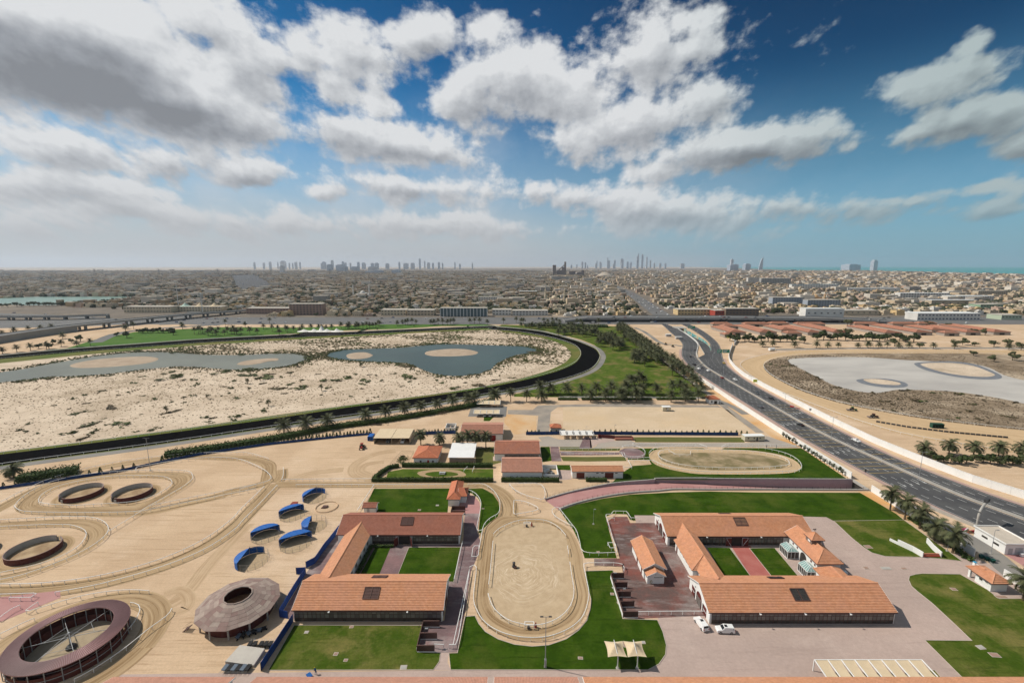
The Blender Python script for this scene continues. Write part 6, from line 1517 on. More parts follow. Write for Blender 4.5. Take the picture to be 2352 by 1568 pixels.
for k in range(24):
 for r in (11.65,8.75): p = pol(r,2*math.pi*(k+.5)/24,0); link('post',pq,hw,p)
mb = MB(); mb.v = [(0,0,.06)]+[pol(8.9,2*math.pi*k/n,.06) for k in range(n)]
for k in range(n): mb.f.append((0,1+k,1+(k+1) % n)); mb.uv.append(None); mb.mi.append(0)
mb.build('walker_floor',mat('walker_floor',(.40,.32,.22),(.33,.26,.175),.5,.95),hw)
mb = MB(); mb.lathe([(1.1,0),(1.1,.5),(.8,.9),(.6,1.0),(.3,1.3)],14); mb.build('motor_base',dark_metal,hw)
mb = MB(); mb.tube([(0,0,.8),(0,0,4.4)],.22,10); mb.build('mast',steel,hw)
for k in range(6):
 a = 2*math.pi*k/6+.35; mb = MB(); mb.bar((0,0,3.2),pol(10.2,a,2.9),.10); mb.bar((0,0,4.3),pol(6.5,a,3.05),.05)
 if k % 2 == 0: mb.bar(pol(5,a,3.1),pol(5,a+math.pi/3,3.1),.06)
 mb.build('sweep_arm',steel,hw)
for k in (1,4):
 a = 2*math.pi*k/6+.35; mb = MB(); mb.box(-.06,-1.0,.4,.06,1.0,2.3); link('pusher_gate',mb.mesh('pusher_gate',dark_metal),hw,pol(10.2,a,0),a)

# covered round arena: twelve sided board roof with open eye
ra = thing('round_arena','twelve sided round arena under weathered brown board roof with open eye','arena',(-75.3,111.9,0))
a0_ = R(105); NB = 12
bd = [mat('weathered_board_a',(.30,.225,.195),(.24,.175,.15),.6,.9,stretch=(1,1,1),detail=8),mat('weathered_board_b',(.37,.295,.25),(.30,.235,.2),.6,.9,detail=8),mat('weathered_board_c',(.265,.175,.155),(.22,.15,.13),.6,.9,detail=8)]
for k in range(NB):
 A0,A1 = a0_+2*math.pi*k/NB,a0_+2*math.pi*(k+1)/NB
 nb = 6
 for j in range(nb):          # boards of one roof segment
  r0,r1 = 10.45-(10.45-3.5)*j/nb,10.45-(10.45-3.5)*(j+1)/nb
  z = lambda r: 3.4+(10.45-r)*.32
  ns = 2 if j < 4 else 1
  for s_ in range(ns):
   def P_(r,u,dz=0): p,q = Vector(pol(r,A0,z(r)+dz)),Vector(pol(r,A1,z(r)+dz)); return p.lerp(q,u)
   u0,u1 = s_/ns+.004,(s_+1)/ns-.004
   mb = MB(); mb.hexa([tuple(v) for v in (P_(r0-.01,u0),P_(r0-.01,u1),P_(r1+.01,u1),P_(r1+.01,u0),P_(r0-.01,u0,.10),P_(r0-.01,u1,.10),P_(r1-.04,u1,.06),P_(r1-.04,u0,.06))])
   mb.build('roof_board',bd[rng.choice((0,0,0,1,1,2))],ra)
 mb = MB(); p = pol(9.3,A0,0); mb.box(p[0]-.16,p[1]-.16,0,p[0]+.16,p[1]+.16,3.75); mb.build('post',concrete,ra)
 mb = MB(); mb.bar(pol(3.5,A0,5.72),pol(3.5,A1,5.72),.25,.3); mb.build('eye_rim',bd[1],ra)
mb = MB(); n = 36
for k in range(n): mb.hexa([pol(8.2,2*math.pi*(k+1)/n,0),pol(8.2,2*math.pi*k/n,0),pol(8.35,2*math.pi*k/n,0),pol(8.35,2*math.pi*(k+1)/n,0),pol(8.2,2*math.pi*(k+1)/n,2.4),pol(8.2,2*math.pi*k/n,2.4),pol(8.35,2*math.pi*k/n,2.4),pol(8.35,2*math.pi*(k+1)/n,2.4)])
mb.build('arena_wall',pen_red,ra)
mb = MB()
for k in range(5): mb.box(-9.9-k*.32,-6.4,.95-k*.22,-9.6-k*.32,-5.2,1.05-k*.22)
for yy in (-6.45,-5.15): mb.bar((-9.5,yy,1.1),(-11.3,yy,.05),.08,.2); mb.bar((-9.5,yy,2.0),(-11.3,yy,.95),.05)
mb.build('step_ladder',brown,ra)

# blue tarpaulin shelters over round wire pens
blue = mat('blue_tarpaulin',(0.006,0.085,0.33),(0.012,0.12,0.42),.8,.6,spec=.35)
blue_net = mat('blue_netting',(0.008,0.03,0.115),(0.012,0.05,0.17),.5,.8)
wire = mat('wire_mesh',(.42,.38,.33),(.36,.33,.29),2.,.7)
def shelter(label,cx,cy,r,cover,span,seed,wall_extra=0.0):
 """round wire pen; a sector of it (centre angle cover, half-width span) is roofed and walled with blue tarpaulin"""
 t_ = thing('pen_shelter',label,'shelter',(cx,cy,0)); n = 14; h = 2.3
 pm = MB(); pm.box(-.04,-.04,0,.04,.04,2.2); pm = pm.mesh('post',wire)
 rl = MB()
 for k in range(n):
  a0,a1 = 2*math.pi*k/n,2*math.pi*(k+1)/n
  link('post',pm,t_,pol(r,a0,0))
  for z in (.15,1.0,2.1): rl.bar(pol(r,a0,z),pol(r,a1,z),.035)
 rl.build('wire_rail',wire,t_)
 m = 8; w_ = MB(); rf = MB(); pts = [cover-span+2*span*k/m for k in range(m+1)]
 for a,b in zip(pts,pts[1:]):
  w_.face([pol(r+.08,a,0.05),pol(r+.08,b,0.05),pol(r+.1,b,h),pol(r+.1,a,h)])
 if wall_extra:
  e = [cover-span-wall_extra*k/4 for k in range(5)] if wall_extra > 0 else [cover+span-wall_extra*k/4 for k in range(5)]
  for a,b in zip(e,e[1:]): w_.face([pol(r+.08,a,.05),pol(r+.08,b,.05),pol(r+.1,b,h),pol(r+.1,a,h)])
 ca,cb = Vector(pol(r,pts[0],h+.5)),Vector(pol(r,pts[-1],h+.5))
 for i,(a,b) in enumerate(zip(pts,pts[1:])):
  rf.face([pol(r+.15,a,h),pol(r+.15,b,h),tuple(ca.lerp(cb,(i+1)/m)),tuple(ca.lerp(cb,i/m))])
 for q in (w_,rf):
  bk = [(list(reversed(f))) for f in q.f]
 rf.build('tarpaulin_roof',blue,t_); w_.build('tarpaulin_wall',blue,t_)
 sh = MB(); n2 = 20
 sh.v = [(0,0,.03)]+[pol(r*.97,2*math.pi*k/n2,.03) for k in range(n2)]
 for k in range(n2): sh.f.append((0,1+k,1+(k+1) % n2)); sh.uv.append(None); sh.mi.append(0)
 sh.build('pen_floor',mat('wire_pen_floor',(.44,.33,.21),(.36,.265,.165),.9,.95),t_)
shelter('blue tarpaulin pen shelter nearest the sand track junction',-81.6,175.2,4.6,R(165),R(62),1,.9)
shelter('blue tarpaulin pen shelter behind a red box',-84.6,162.0,4.6,R(130),R(75),2)
shelter('blue tarpaulin shelter facing the camera with its tall closed front',-72.8,154.4,4.3,R(195),R(70),3)
shelter('blue tarpaulin pen shelter at the left of the group',-87.5,148.2,4.6,R(125),R(82),4)
shelter('blue tarpaulin pen shelter beside the long blue screen',-74.7,143.8,5.2,R(120),R(80),5)
shelter('blue tarpaulin pen shelter nearest the round arena',-84.4,134.2,4.9,R(185),R(60),6,.9)
t_ = thing('wire_pen','empty round wire pen with a dark trough in it','pen',(-73.8,168,0)); mb = MB()
for k in range(14): mb.bar(pol(4.2,2*math.pi*k/14,.25),pol(4.2,2*math.pi*(k+1)/14,.25),.12,.3)
mb.build('sand_rim',sand,t_); mb = MB(); mb.box(-1.6,-.6,0,.3,.9,.5); mb.box(-1.9,-.9,0,-.2,-.6,.35); mb.build('trough',brown,t_)
rbx = thing('red_skip','rusty red box beside the second blue shelter','skip',(-86.9,168.6,0)); mb = MB(); mb.hexa([(-.7,-.7,0),(.7,-.7,0),(.7,.7,0),(-.7,.7,0),(-1.1,-1,1.5),(1.1,-1,1.5),(1.1,1,1.5),(-1.1,1,1.5)]); mb.build('body',mat('rust_red',(.28,.06,.035),(.22,.05,.03),1.),rbx)
mb = MB(); mb.box(-1.15,-1.05,1.5,1.15,1.05,1.6); mb.build('lid',mat('rust_red',(.28,.06,.035)),rbx)
# blue screen fences
def blue_fence(label,pts,h,step=4.0):
 root = thing('blue_screen_fence',label,'fence'); rp = resample(pts,step=step)
 for a,b in zip(rp,rp[1:]):
  wall_strip(MB(),[a,b],.08,0.05,h+rng.uniform(-.06,.06)).build('screen_panel',blue_net if h < 2.1 else mat('blue_screen',(.006,.035,.19),(.01,.055,.25),.5,.7),root)
 q = MB(); q.box(-.06,-.06,0,.06,.06,h+.1); q = q.mesh('post',dark_metal)
 for a in rp: link('post',q,root,(a[0],a[1],0))
blue_fence('long blue screen beside the left stable, upper stretch',[(-62.5,157),(-62.8,150),(-63.6,140),(-63.6,133.5),(-65.5,131.0)],2.3,3)
blue_fence('long blue screen beside the left stable, lower stretch',[(-67.3,128.2),(-64.5,128.6),(-64.2,118),(-63.8,110.8),(-61.0,110.0)],2.3,3)
blue_fence('blue screen slanting from the stable corner to the wheelbarrows',[(-59.2,109.0),(-59.4,101),(-59.6,93.8)],2.3,3)
blue_fence('low blue mesh fence below the long hedge of the race track',[(-250,170),(-210,187),(-183,199.5),(-170,210),(-158,219),(-130,232),(-100,241.5),(-80,247)],1.3,6)
blue_fence('low blue mesh fence behind the machinery shed and palms',[(-55,246),(-45,247.5),(-32,248.5)],1.9,4)
blue_fence('low blue mesh fence along the south edge of the big sand lot',[(8,246.5),(30,247.2),(60,246.8),(95,246.2),(128,245.5)],1.9,6)
bc = thing('blue_container','small blue box container beside the machinery shed','container',(-78,240,0)); mb = MB(); mb.box(-1.3,-2.5,0,1.3,2.5,2.5); mb.build('body',blue,bc); panel(bc,'door',blue_net,(0,-2.5),2.2,.1,2.4)

# gate lawn: low splayed white walls with bench
gw = thing('entrance_wall','longer splayed white entrance wall on the gate lawn','wall'); wall_strip(MB(),[(132.3,145.8),(133.2,143.6)],.3,0,.9).build('wall_panel',white_wall,gw); wall_strip(MB(),[(133.2,143.6),(135.0,139.6),(135.6,136.5)],.3,0,1.9).build('wall_panel',white_wall,gw)
gw2 = thing('entrance_wall','shorter splayed white entrance wall on the gate lawn','wall'); wall_strip(MB(),[(144.2,144.6),(142.6,140.4),(141.7,136.5)],.3,0,1.9).build('wall_panel',white_wall,gw2)
rk = thing('red_kerb','red and white kerb step between the splayed entrance walls','kerb'); mb = MB(); mb.box(135.8,136.6,0,141.5,137.1,.45); mb.build('step',mat('red_kerb',(.35,.07,.04)),rk); mb = MB(); mb.box(135.8,137.1,0,141.5,137.5,.9); mb.build('step',mat('red_kerb2',(.42,.16,.10)),rk)
bg = thing('barrier_gate','white boom barrier with blue capped box at the right gate','barrier',(148.6,132.4,0)); mb = MB(); mb.box(-.35,-.35,0,.35,.35,1.1); mb.build('cabinet',white_plastic,bg); mb = MB(); mb.box(-.4,-.4,1.1,.4,.4,1.3); mb.build('cap',mat('sky_blue',(.05,.3,.5)),bg); mb = MB(); mb.bar((0,0,1.0),(-1.0,-5.2,1.05),.12); mb.build('boom',white_plastic,bg)

# lamp masts, gantries, signs
def lamp_mast(label,x,y,h,arms=((-1.2,0),(1.2,0)),m=None,heads=True,r=.12):
 t_ = thing('lamp_mast',label,'lamp post',(x,y,0)); m = m or steel
 mb = MB(); mb.tube([(0,0,0),(0,0,h)],[r,r*.6],8); mb.build('pole',m,t_)
 mb = MB(); mb.box(-.3,-.3,0,.3,.3,.25); mb.build('base',concrete,t_)
 for (dx,dy) in arms:
  a = MB(); a.bar((0,0,h-.05),(dx,dy,h+.05),.08); a.build('arm',m,t_)
  q = MB(); q.obox((dx,dy),.38,.16,h-.02,h+.14,math.atan2(dy,dx)); q.build('lamp_head',dark_metal if r > .1 and h > 13 else steel,t_)
 return t_
lm = lamp_mast('tall floodlight mast on the lawn at the south end of the oval',8.0,94.9,13.6,((-1.0,0),(1.0,0)),steel)
mb = MB(); mb.box(-.25,-.25,.3,.25,.25,2.2); mb.build('control_box',steel,lm)
lamp_mast('slender floodlight mast beside the big western sand loop',-169.7,200.7,16,((-1.1,0),(1.1,0)),steel)
for i,(x,y) in enumerate(((184.3,193.1),(177.9,241.3),(179.4,288.4),(181.0,335),(183.5,385),(190.5,432))): lamp_mast(f'double arm street lamp on the highway median, {ORD[i]} from the camera',x,y,12.5,((-1.6,.2),(1.6,-.2)),steel,r=.11)
lamp_mast('street lamp beside the flat roofed white office',160.3,138.6,8.5,((.9,0),),steel,r=.09)
lamp_mast('small lamp post on the gate lawn before the leaning palms',146.8,139.8,4.5,((.4,0),),steel,r=.06)
lamp_mast('thin lamp post on the big lawn above the dark red yard',30.3,156.0,6,((.4,0),),steel,r=.05)
for i,(x,y) in enumerate(((31.0,122.0),(32.0,115.2))): lamp_mast(f'black yard lamp by the brown stalls, {("farther", "nearer")[i]} one',x-.8,y,5.0,((.5,0),),dark_metal,r=.06)
for i,(x,y) in enumerate(((22.2,249),(41,241),(57.5,243.5))): lamp_mast(f'thin dark yard lamp by the low blue mesh fence, {ORD[i]} from the left',x,y,7,((.4,0),),dark_metal,r=.06)
lamp_mast('dark yard lamp at the back of the left front lawn stalls',-22.0,101.0,5.0,((.5,0),),dark_metal,r=.06)
def camera_gantry(label,x,y,h,reach,ang):
 t_ = thing('sign_gantry',label,'gantry',(x,y,0),ang); n = 10
 pts = [(0,0,0),(0,0,h*.45)]+[(reach*(1-math.cos(math.pi/2*k/n))*.9,0,h*.45+(h*.5)*math.sin(math.pi/2*k/n)) for k in range(1,n+1)]+[(reach*1.3,0,h*.98)]
 mb = MB(); mb.tube(pts,.38,10); mb.build('curved_mast',concrete,t_)
 return t_
g = camera_gantry('curved grey gantry with dark lane signals at the highway edge',171.9,154.8,8.2,6.0,R(28))
for k in range(2): mb = MB(); mb.box(4.4+k*1.4,-.5,8.2,5.6+k*1.4,.5,9.4); mb.build('signal_box',dark_metal,g)
green = mat('sign_green',(.015,.22,.13),(.018,.24,.14),.5,.6)
def green_gantry(label,x,y,span,boards,h=7.5):
 t_ = thing('sign_gantry',label,'gantry',(x,y,0))
 for sx in (0,span):
  mb = MB(); s_ = 1 if sx == 0 else -1; mb.tube([(sx,0,0),(sx,0,h*.7),(sx+s_*.7,0,h*.92),(sx+s_*2.2,0,h)],.3,8); mb.build('curved_mast',steel,t_)
 for (u,w) in boards:
  mb = MB(); mb.box(u,-.2,h-.6,u+w,.1,h+3.0); o = mb.build('sign_board',green,t_)
  for k in range(3):
   q = MB(); q.box(u+.5,-.24,h+.1+k*.9,u+w*(.55+.12*k),-.21,h+.45+k*.9); q.build('text_line',white_plastic,o)
green_gantry('green direction sign gantry over the right carriageway',205.5,457,20,((4.5,4.6),(9.6,7.2)))
green_gantry('distant green sign board gantry beside the underpass',247,640,16,((3.0,9.5),))
g = camera_gantry('curved grey mast leaning over the left carriageway',165.5,399,8,6,R(20))
yel = mat('sign_yellow',(.55,.62,.02))
for i,(x,y) in enumerate(((198.5,360),(284.5,590))):
 t_ = thing('yellow_sign',('yellow works sign by the near part of the right white wall','yellow works sign on the bank beside the underpass')[i],'sign',(x,y,0)); mb = MB(); mb.box(-2.2,-.06,1.4,2.2,.06,3.6); mb.build('board',yel,t_)
 for dx in (-1.4,1.4): q = MB(); q.box(dx-.06,-.05,0,dx+.06,.05,1.5); q.build('leg',dark_metal,t_)
 for k in range(2): q = MB(); q.box(-1.5,-.09,2.0+k*.7,1.4-k*.6,-.07,2.25+k*.7); q.build('text_line',dark_metal,t_)
t_ = thing('road_sign','small grey road sign on the right verge of the highway','sign',(193.6,284,0)); mb = MB(); mb.box(-.7,-.04,2.2,.7,.04,3.6); mb.build('board',grey_wall,t_); mb = MB(); mb.box(-.05,-.04,0,.05,.04,2.3); mb.build('post',steel,t_)
t_ = thing('road_sign','small dark road sign on the sandy left verge of the highway','sign',(162.5,196.5,0)); mb = MB(); mb.box(-.4,-.04,1.4,.4,.04,2.6); mb.build('board',dark_metal,t_); mb = MB(); mb.box(-.05,-.04,0,.05,.04,1.5); mb.build('post',steel,t_)
# plastic road barriers
for i,(x,y,rz,c) in enumerate(((164.4,152.5,-.9,(.55,.06,.20)),(165.6,150.6,.1,(.45,.03,.05)),(164.9,151.6,.5,(.8,.78,.76)),(190.5,298,-.6,(.5,.04,.05)),(192,294,-.5,(.5,.25,.22)),(201.5,299,-.2,(.5,.04,.04)))):
 lab = ('pink plastic road barrier at the closed exit road','red plastic road barrier at the closed exit road','white plastic road barrier at the closed exit road','red plastic road barrier inside the right white wall, farther one','pale red road barrier inside the right white wall, nearer one','red plastic road barrier behind the right white wall')[i]
 t_ = thing('road_barrier',lab,'barrier',(x,y,0),rz); mb = MB(); mb.hexa([(-1.2,-.35,0),(1.2,-.35,0),(1.2,.35,0),(-1.2,.35,0),(-1.2,-.12,.95),(1.2,-.12,.95),(1.2,.12,.95),(-1.2,.12,.95)]); mb.build('body',mat('barrier_%d' % i,c),t_)
 mb = MB(); mb.box(-1.0,-.38,.35,1.0,.38,.5); mb.build('fork_slot',mat('barrier_d%d' % i,tuple(v*.4 for v in c)),t_)
# inspection covers and sprinkler boxes set in the lawns
cover_m = mat('manhole_brick',(.34,.22,.17),(.3,.2,.155),.8)
k_ = 0
for (x,y,w,d,where) in ((-54.0,105.4,1.1,.9,'front lawn of the left stable, leftmost'),(-42.8,107.2,1.1,.9,'front lawn of the left stable, nearest the glazing'),(-43.7,98.6,1.1,1.0,'front lawn of the left stable, middle'),(-40.6,96.8,1.0,.8,'front lawn of the left stable, beside a small white lid'),(-26.0,94.8,1.6,1.2,'front lawn of the left stable, lower right'),
       (29.4,119.5,1.1,1.0,'lawn beside the brown stalls, upper'),(30.6,116.0,1.1,1.0,'lawn beside the brown stalls, lower'),(28.9,101.5,1.4,1.8,'lawn above the right shade sail'),(33.6,102.1,1.0,.9,'lawn right of the shade sails'),(16.8,97.4,1.2,.8,'lawn left of the shade sails'),
       (29.0,139.3,1.0,.9,'lawn beside the red yard gate'),(112.8,131.2,1.6,1.2,'right lawn tip, leftmost of three'),(119.0,131.0,3.2,1.4,'right lawn tip, widest of three'),(124.6,130.9,1.8,1.1,'right lawn tip, rightmost of three'),(131.5,121.5,1.6,1.2,'middle of the right lawn'),(142.3,118.3,3.2,1.2,'right lawn behind the gatekeeper hut'),
       (118.3,100.6,1.8,1.3,'lower right lawn, upper of a pair'),(119.4,98.3,2.2,1.4,'lower right lawn, lower of a pair'),(122.0,142.2,2.2,1.8,'gate lawn near its paved edge'),(-36.5,166.0,1.2,1,'north lawn of the left stable, left'),(-30.0,169.5,1.2,1,'north lawn of the left stable, right'),(-11.5,167.0,1.0,.8,'corner lawn north west of the oval')):
 t_ = thing('inspection_cover',f'pinkish inspection cover in the {where}','cover',(x,y,0),rng.uniform(-.1,.1)); mb = MB(); mb.box(-w/2,-d/2,0,w/2,d/2,.09); mb.build('frame',kerb_m,t_); mb = MB(); mb.box(-w/2+.14,-d/2+.14,.09,w/2-.14,d/2-.14,.12); mb.build('lid',cover_m if k_ % 4 else concrete,t_); k_ += 1

# ------------------------------------------------------------------ vegetation
def leaf_mat(name,c1,c2,var=.18):
 m = mat(name,c1,c2,.9,.75,obj_var=var,spec=.2,detail=3.0)
 return m
palm_leaf = leaf_mat('palm_frond',(0.068,0.078,0.036),(0.105,0.108,0.052))
palm_dry = leaf_mat('palm_skirt',(0.13,0.10,0.05),(0.18,0.14,0.07))
palm_bark = mat('palm_bark',(0.11,0.075,0.045),(0.17,0.12,0.075),3.0,.9,bump=.6,bscale=6)
ficus_leaf = leaf_mat('dark_leaf',(0.030,0.045,0.014),(0.055,0.075,0.024))
acacia_leaf = leaf_mat('olive_leaf',(0.062,0.075,0.03),(0.10,0.11,0.05))
hedge_leaf = leaf_mat('hedge_leaf',(0.026,0.045,0.010),(0.048,0.075,0.017),.1)
bush_leaf = leaf_mat('bush_leaf',(0.042,0.07,0.016),(0.07,0.10,0.026))
dry_leaf = leaf_mat('dry_shrub',(0.12,0.09,0.05),(0.085,0.075,0.04),.25)
green_shrub = leaf_mat('green_shrub',(0.065,0.085,0.028),(0.10,0.115,0.04),.2)
bark = mat('tree_bark',(0.10,0.075,0.05),(0.15,0.115,0.08),2.0,.9)

def frond(mb,base,yaw,elev,L_,r_,wind=0.0,n=9):
 """one feather leaf: arched rib with leaflet pairs"""
 p = Vector(base); ca,sa = math.cos(yaw),math.sin(yaw); e = elev; st = L_/n; sp = [p.copy()]; dirs = []
 for i in range(n):
  d = Vector((ca*math.cos(e),sa*math.cos(e),math.sin(e))); d.x += wind*(i/n)*.5
  d.normalize(); p = p+d*st; sp.append(p.copy()); dirs.append(d); e -= (.10+.16*i/n)*(1.0 if elev > -.2 else .6)
 for i in range(n): mb.bar(sp[i],sp[i+1],.07*(1-.7*i/n),.05)
 for i in range(1,n):
  d = dirs[i]; side = d.cross(Vector((0,0,1))); side = side.normalized() if side.length > .1 else Vector((1,0,0)); up = side.cross(d)
  w = .95*math.sin(math.pi*min(1,(i+.6)/(n+.3))) ** .6*(L_/3.6)+.1
  for s_ in (-1,1):
   for q in (0,.5):
    b = sp[i].lerp(sp[i+1],q); t_ = b+(side*s_*.78+d*.62+up*.12-Vector((0,0,r_.uniform(.05,.35))))*w*1.15
    mb.face([b-d*.10,b+d*.14,t_])
def crown_mesh(name,seed,nf=36,L_=3.7,wind=0.0):
 r_ = random.Random(seed); mb = MB()
 for k in range(nf):
  u = k/nf; el = R(78)-R(112)*(u ** .8)+r_.uniform(-.1,.1); frond(mb,(0,0,0),k*2.399+r_.uniform(-.2,.2),el,L_*r_.uniform(.85,1.1)*(1 if u < .85 else .8),r_,wind,7)
 return mb.mesh(name,palm_leaf)
crowns = [crown_mesh('crown',i) for i in range(4)]
frond_meshes = []
for i in range(8):
 mb = MB(); frond(mb,(0,0,0),0,R((70,55,38,22,8,-8,-24,-38)[i]),3.9 if i < 6 else 3.3,random.Random(40+i),0,10); frond_meshes.append(mb.mesh('frond',palm_leaf))
def trunk_mesh(h,r,seed,lean=0.0):
 r_ = random.Random(seed); mb = MB(); n = 9
 pts = [(lean*(i/(n-1)) ** 2,0,h*i/(n-1)) for i in range(n)]
 mb.tube(pts,[r*(1.35-.5*min(1,i/3)+(.12 if i == n-1 else 0)) for i in range(n)],8)
 for i in range(26):    # cut frond stubs
  z = h*(i+.5)/26; a = i*2.4; x = lean*(z/h) ** 2; mb.bar((x,0,z),(x+(r+.14)*math.cos(a),(r+.14)*math.sin(a),z+.12),.12,.10)
 return mb.mesh('trunk',palm_bark)
trunks = {h: trunk_mesh(h,.26,h) for h in (4,5,6,7,8)}
skirt = MB(); r_ = random.Random(3)
for k in range(14): frond(skirt,(0,0,0),k*2.4,R(-42-r_.random()*25),2.1,r_,0,5)
skirt_mesh = skirt.mesh('dead_frond_skirt',palm_dry)
def palm(label,x,y,h,sc=1.0,group=None,near=False,wind=0.0,seed=0,skirt_=False):
 hh = min(trunks,key=lambda q: abs(q-h)); r_ = random.Random(seed)
 t_ = thing('date_palm',label,'palm tree',(x,y,0),r_.uniform(0,6.28) if not near else 0,group)
 k = h/hh; link('trunk',trunks[hh],t_,sc=(1,1,k))
 if near:
  for i in range(38):
   u = i/38; m = frond_meshes[min(7,int(u ** .9*8))]; o = link('frond',m,t_,(0,0,h)); yaw = i*2.399+r_.uniform(-.2,.2)
   o.rotation_euler = (r_.uniform(-.12,.12),r_.uniform(-.08,.08),yaw); s_ = sc*r_.uniform(.85,1.1); o.scale = (s_,s_,s_)
   if wind: o.rotation_euler.x += wind*math.sin(yaw)*.5; o.rotation_euler.y += -wind*math.cos(yaw)*.5
 else: link('crown',crowns[seed % 4],t_,(0,0,h),r_.uniform(0,6.28),sc*r_.uniform(.9,1.1))
 if skirt_: link('dead_frond_skirt',skirt_mesh,t_,(0,0,h-.1),0,sc)
 return t_
for i,(x,y) in enumerate(S['palm_gate']):
 palm(('palm farthest along the white wall in the row by the gate lawn','second palm from the far end of the row by the gate lawn','middle palm of the row by the gate lawn','fourth palm from the far end of the row by the gate lawn','nearest palm of the row by the gate lawn','palm cut by the right picture edge behind the gatekeeper hut')[i],x,y,(7.4,7.2,6.6,5.2,6.8,6.5)[i],1.2+.08*(i > 2),'palms along the white wall',True,.35,i)
x,y = S['palm_left'][0]; palm('windswept palm at the left edge below the black race track',x,y,4.0,1.2,None,True,.7,55)
for i,(x,y) in enumerate(S['palm_huts']): palm(f'tall palm between the huts and the pink hall, {ORD[i]} from the left',x,y,(6.0,4.5,6.2,7.5,7.2,7.4)[i],1.1,'palms by the huts',True,0,60+i)
for i,(x,y) in enumerate(S['palm_right']): palm(f'bushy palm behind the right highway wall, {ORD[i]} from the left',x,y,(4.6,5.6,5.4,5.6,5.6)[i],1.3,'palms beyond the highway',True,0,70+i)
pc = 0
def palms(key,fmt,group,h0,h1,sc=1.0,skirt_=False):
 global pc
 for i,(x,y) in enumerate(sorted(S[key])):
  pc += 1; palm(fmt.format(nth(i)),x,y,rng.uniform(h0,h1),sc*rng.uniform(.9,1.1),group,False,0,pc,skirt_)
palms('palm_road','date palm by the park road south of the track bend, {} from the left','palms in the park by the track bend',5.0,7.2,1.5)
palms('palm_track','date palm in the hedge beside the black race track, {} from the left','palms beside the race track',4.5,6.5,1.45)
palms('palm_far','date palm on the far strip of lawn beyond the race track, {} from the left','palms on the far lawn',5.5,8,1.3)
palms('palm_far_left','palm below the curved flyover wall, {} from the left','palms by the flyover',4,7,1.3)
palms('palm_lane','palm in the lane between gallop and red roofed compound, {} from the left','palms by the compound lane',4,5.5,1.3)
k = 0
for row,dx in ((0,6.5),(1,13.0),(2,20.0)):
 y = 372+row*3
 while y < 690:
  wx = 157.5+(y-361)*.052; x = wx-dx+rng.uniform(-1.2,1.2)
  if row == 2 and (y < 430 or y > 600) and rng.random() < .5: y += 9; continue
  palm(f'avenue palm, {nth(k)} counted northwards, {ORD[row]} row left of the long white wall',x,y,rng.uniform(6,8.5),1.3,'palm avenue by the white wall',False,0,300+k); k += 1
  y += 9.5+rng.uniform(-1.5,1.5)
kk = 0
for (cx,cy,n,rx,ry) in ((128,455,14,8,22),(122,560,26,16,45),(95,640,26,32,26),(60,690,16,40,12)):
 for i in range(n): palm(f'palm in the dense park grove inside the white wall, {nth(kk)} counted northwards',cx+rng.gauss(0,1)*rx*.6,cy+rng.gauss(0,1)*ry*.6,rng.uniform(5,8),1.5,'palms in the park grove',False,0,500+kk); kk += 1

# broad leaved trees
def leaf_cloud(mb,c,rx,ry,rz,n,size,r_,clumps=9):
 cs = []
 for k in range(clumps):
  v = Vector((r_.gauss(0,1),r_.gauss(0,1),r_.gauss(0,1))).normalized()*r_.uniform(.35,.8); cs.append((v,r_.uniform(.28,.5)))
 for i in range(n):
  cv,cr = cs[r_.randrange(clumps)]; v = Vector((r_.gauss(0,1),r_.gauss(0,1),r_.gauss(0,1))).normalized()*cr*r_.uniform(.6,1.05)
  p = cv+v; q = Vector((c[0]+p.x*rx,c[1]+p.y*ry,c[2]+p.z*rz))
  nrm = (v.normalized()+Vector((r_.uniform(-.6,.6),r_.uniform(-.6,.6),r_.uniform(-.2,.8)))).normalized()
  a = nrm.cross(Vector((0,0,1))); a = a.normalized() if a.length > .05 else Vector((1,0,0)); b = nrm.cross(a); s_ = size*r_.uniform(.6,1.3)
  mb.face([q-a*s_,q-b*s_*.7,q+a*s_,q+b*s_*.7])
def tree_meshes(seed,h,w,m,n=420,size=.34,stem=.35):
 r_ = random.Random(seed); cr = MB(); leaf_cloud(cr,(0,0,h*.64),w,w,h*.40,n,size,r_)
 tk = MB(); tk.tube([(0,0,0),(.1,.05,h*stem*.6),(0,0,h*.5)],[.05*h,.04*h,.025*h],7)
 for k in range(5):
  a = k*1.26+r_.random(); tk.tube([(0,0,h*stem),(w*.25*math.cos(a),w*.25*math.sin(a),h*.5),(w*.55*math.cos(a),w*.55*math.sin(a),h*.68)],[.022*h,.016*h,.008*h],5)
 return tk.mesh('trunk',bark),cr.mesh('crown',m)
TREES = {'ficus': [tree_meshes(i,6.0,3.5,ficus_leaf,700,.46,.16) for i in (1,2,3)],'acacia': [tree_meshes(i,5.0,3.6,acacia_leaf,520,.40,.3) for i in (4,5,6)],'scrub_tree': [tree_meshes(i,4.0,2.0,acacia_leaf,200,.24,.5) for i in (7,8)]}
def tree(kind,label,x,y,sc,group,seed=0,nm='broadleaf_tree'):
 tm,cm = TREES[kind][seed % len(TREES[kind])]; t_ = thing(nm,label,'tree',(x,y,0),rng.uniform(0,6.28),group)
 s3 = (sc*rng.uniform(.9,1.1),sc*rng.uniform(.9,1.1),sc*rng.uniform(.85,1.1)); link('trunk',tm,t_,sc=s3); link('crown',cm,t_,sc=s3); return t_
for i,(x,y) in enumerate(sorted(S['tree_scrub'])): tree('scrub_tree',f'lone small tree on the pale scrub infield, {nth(i)} from the left',x,y,rng.uniform(.9,1.35),'lone trees on the infield',i)
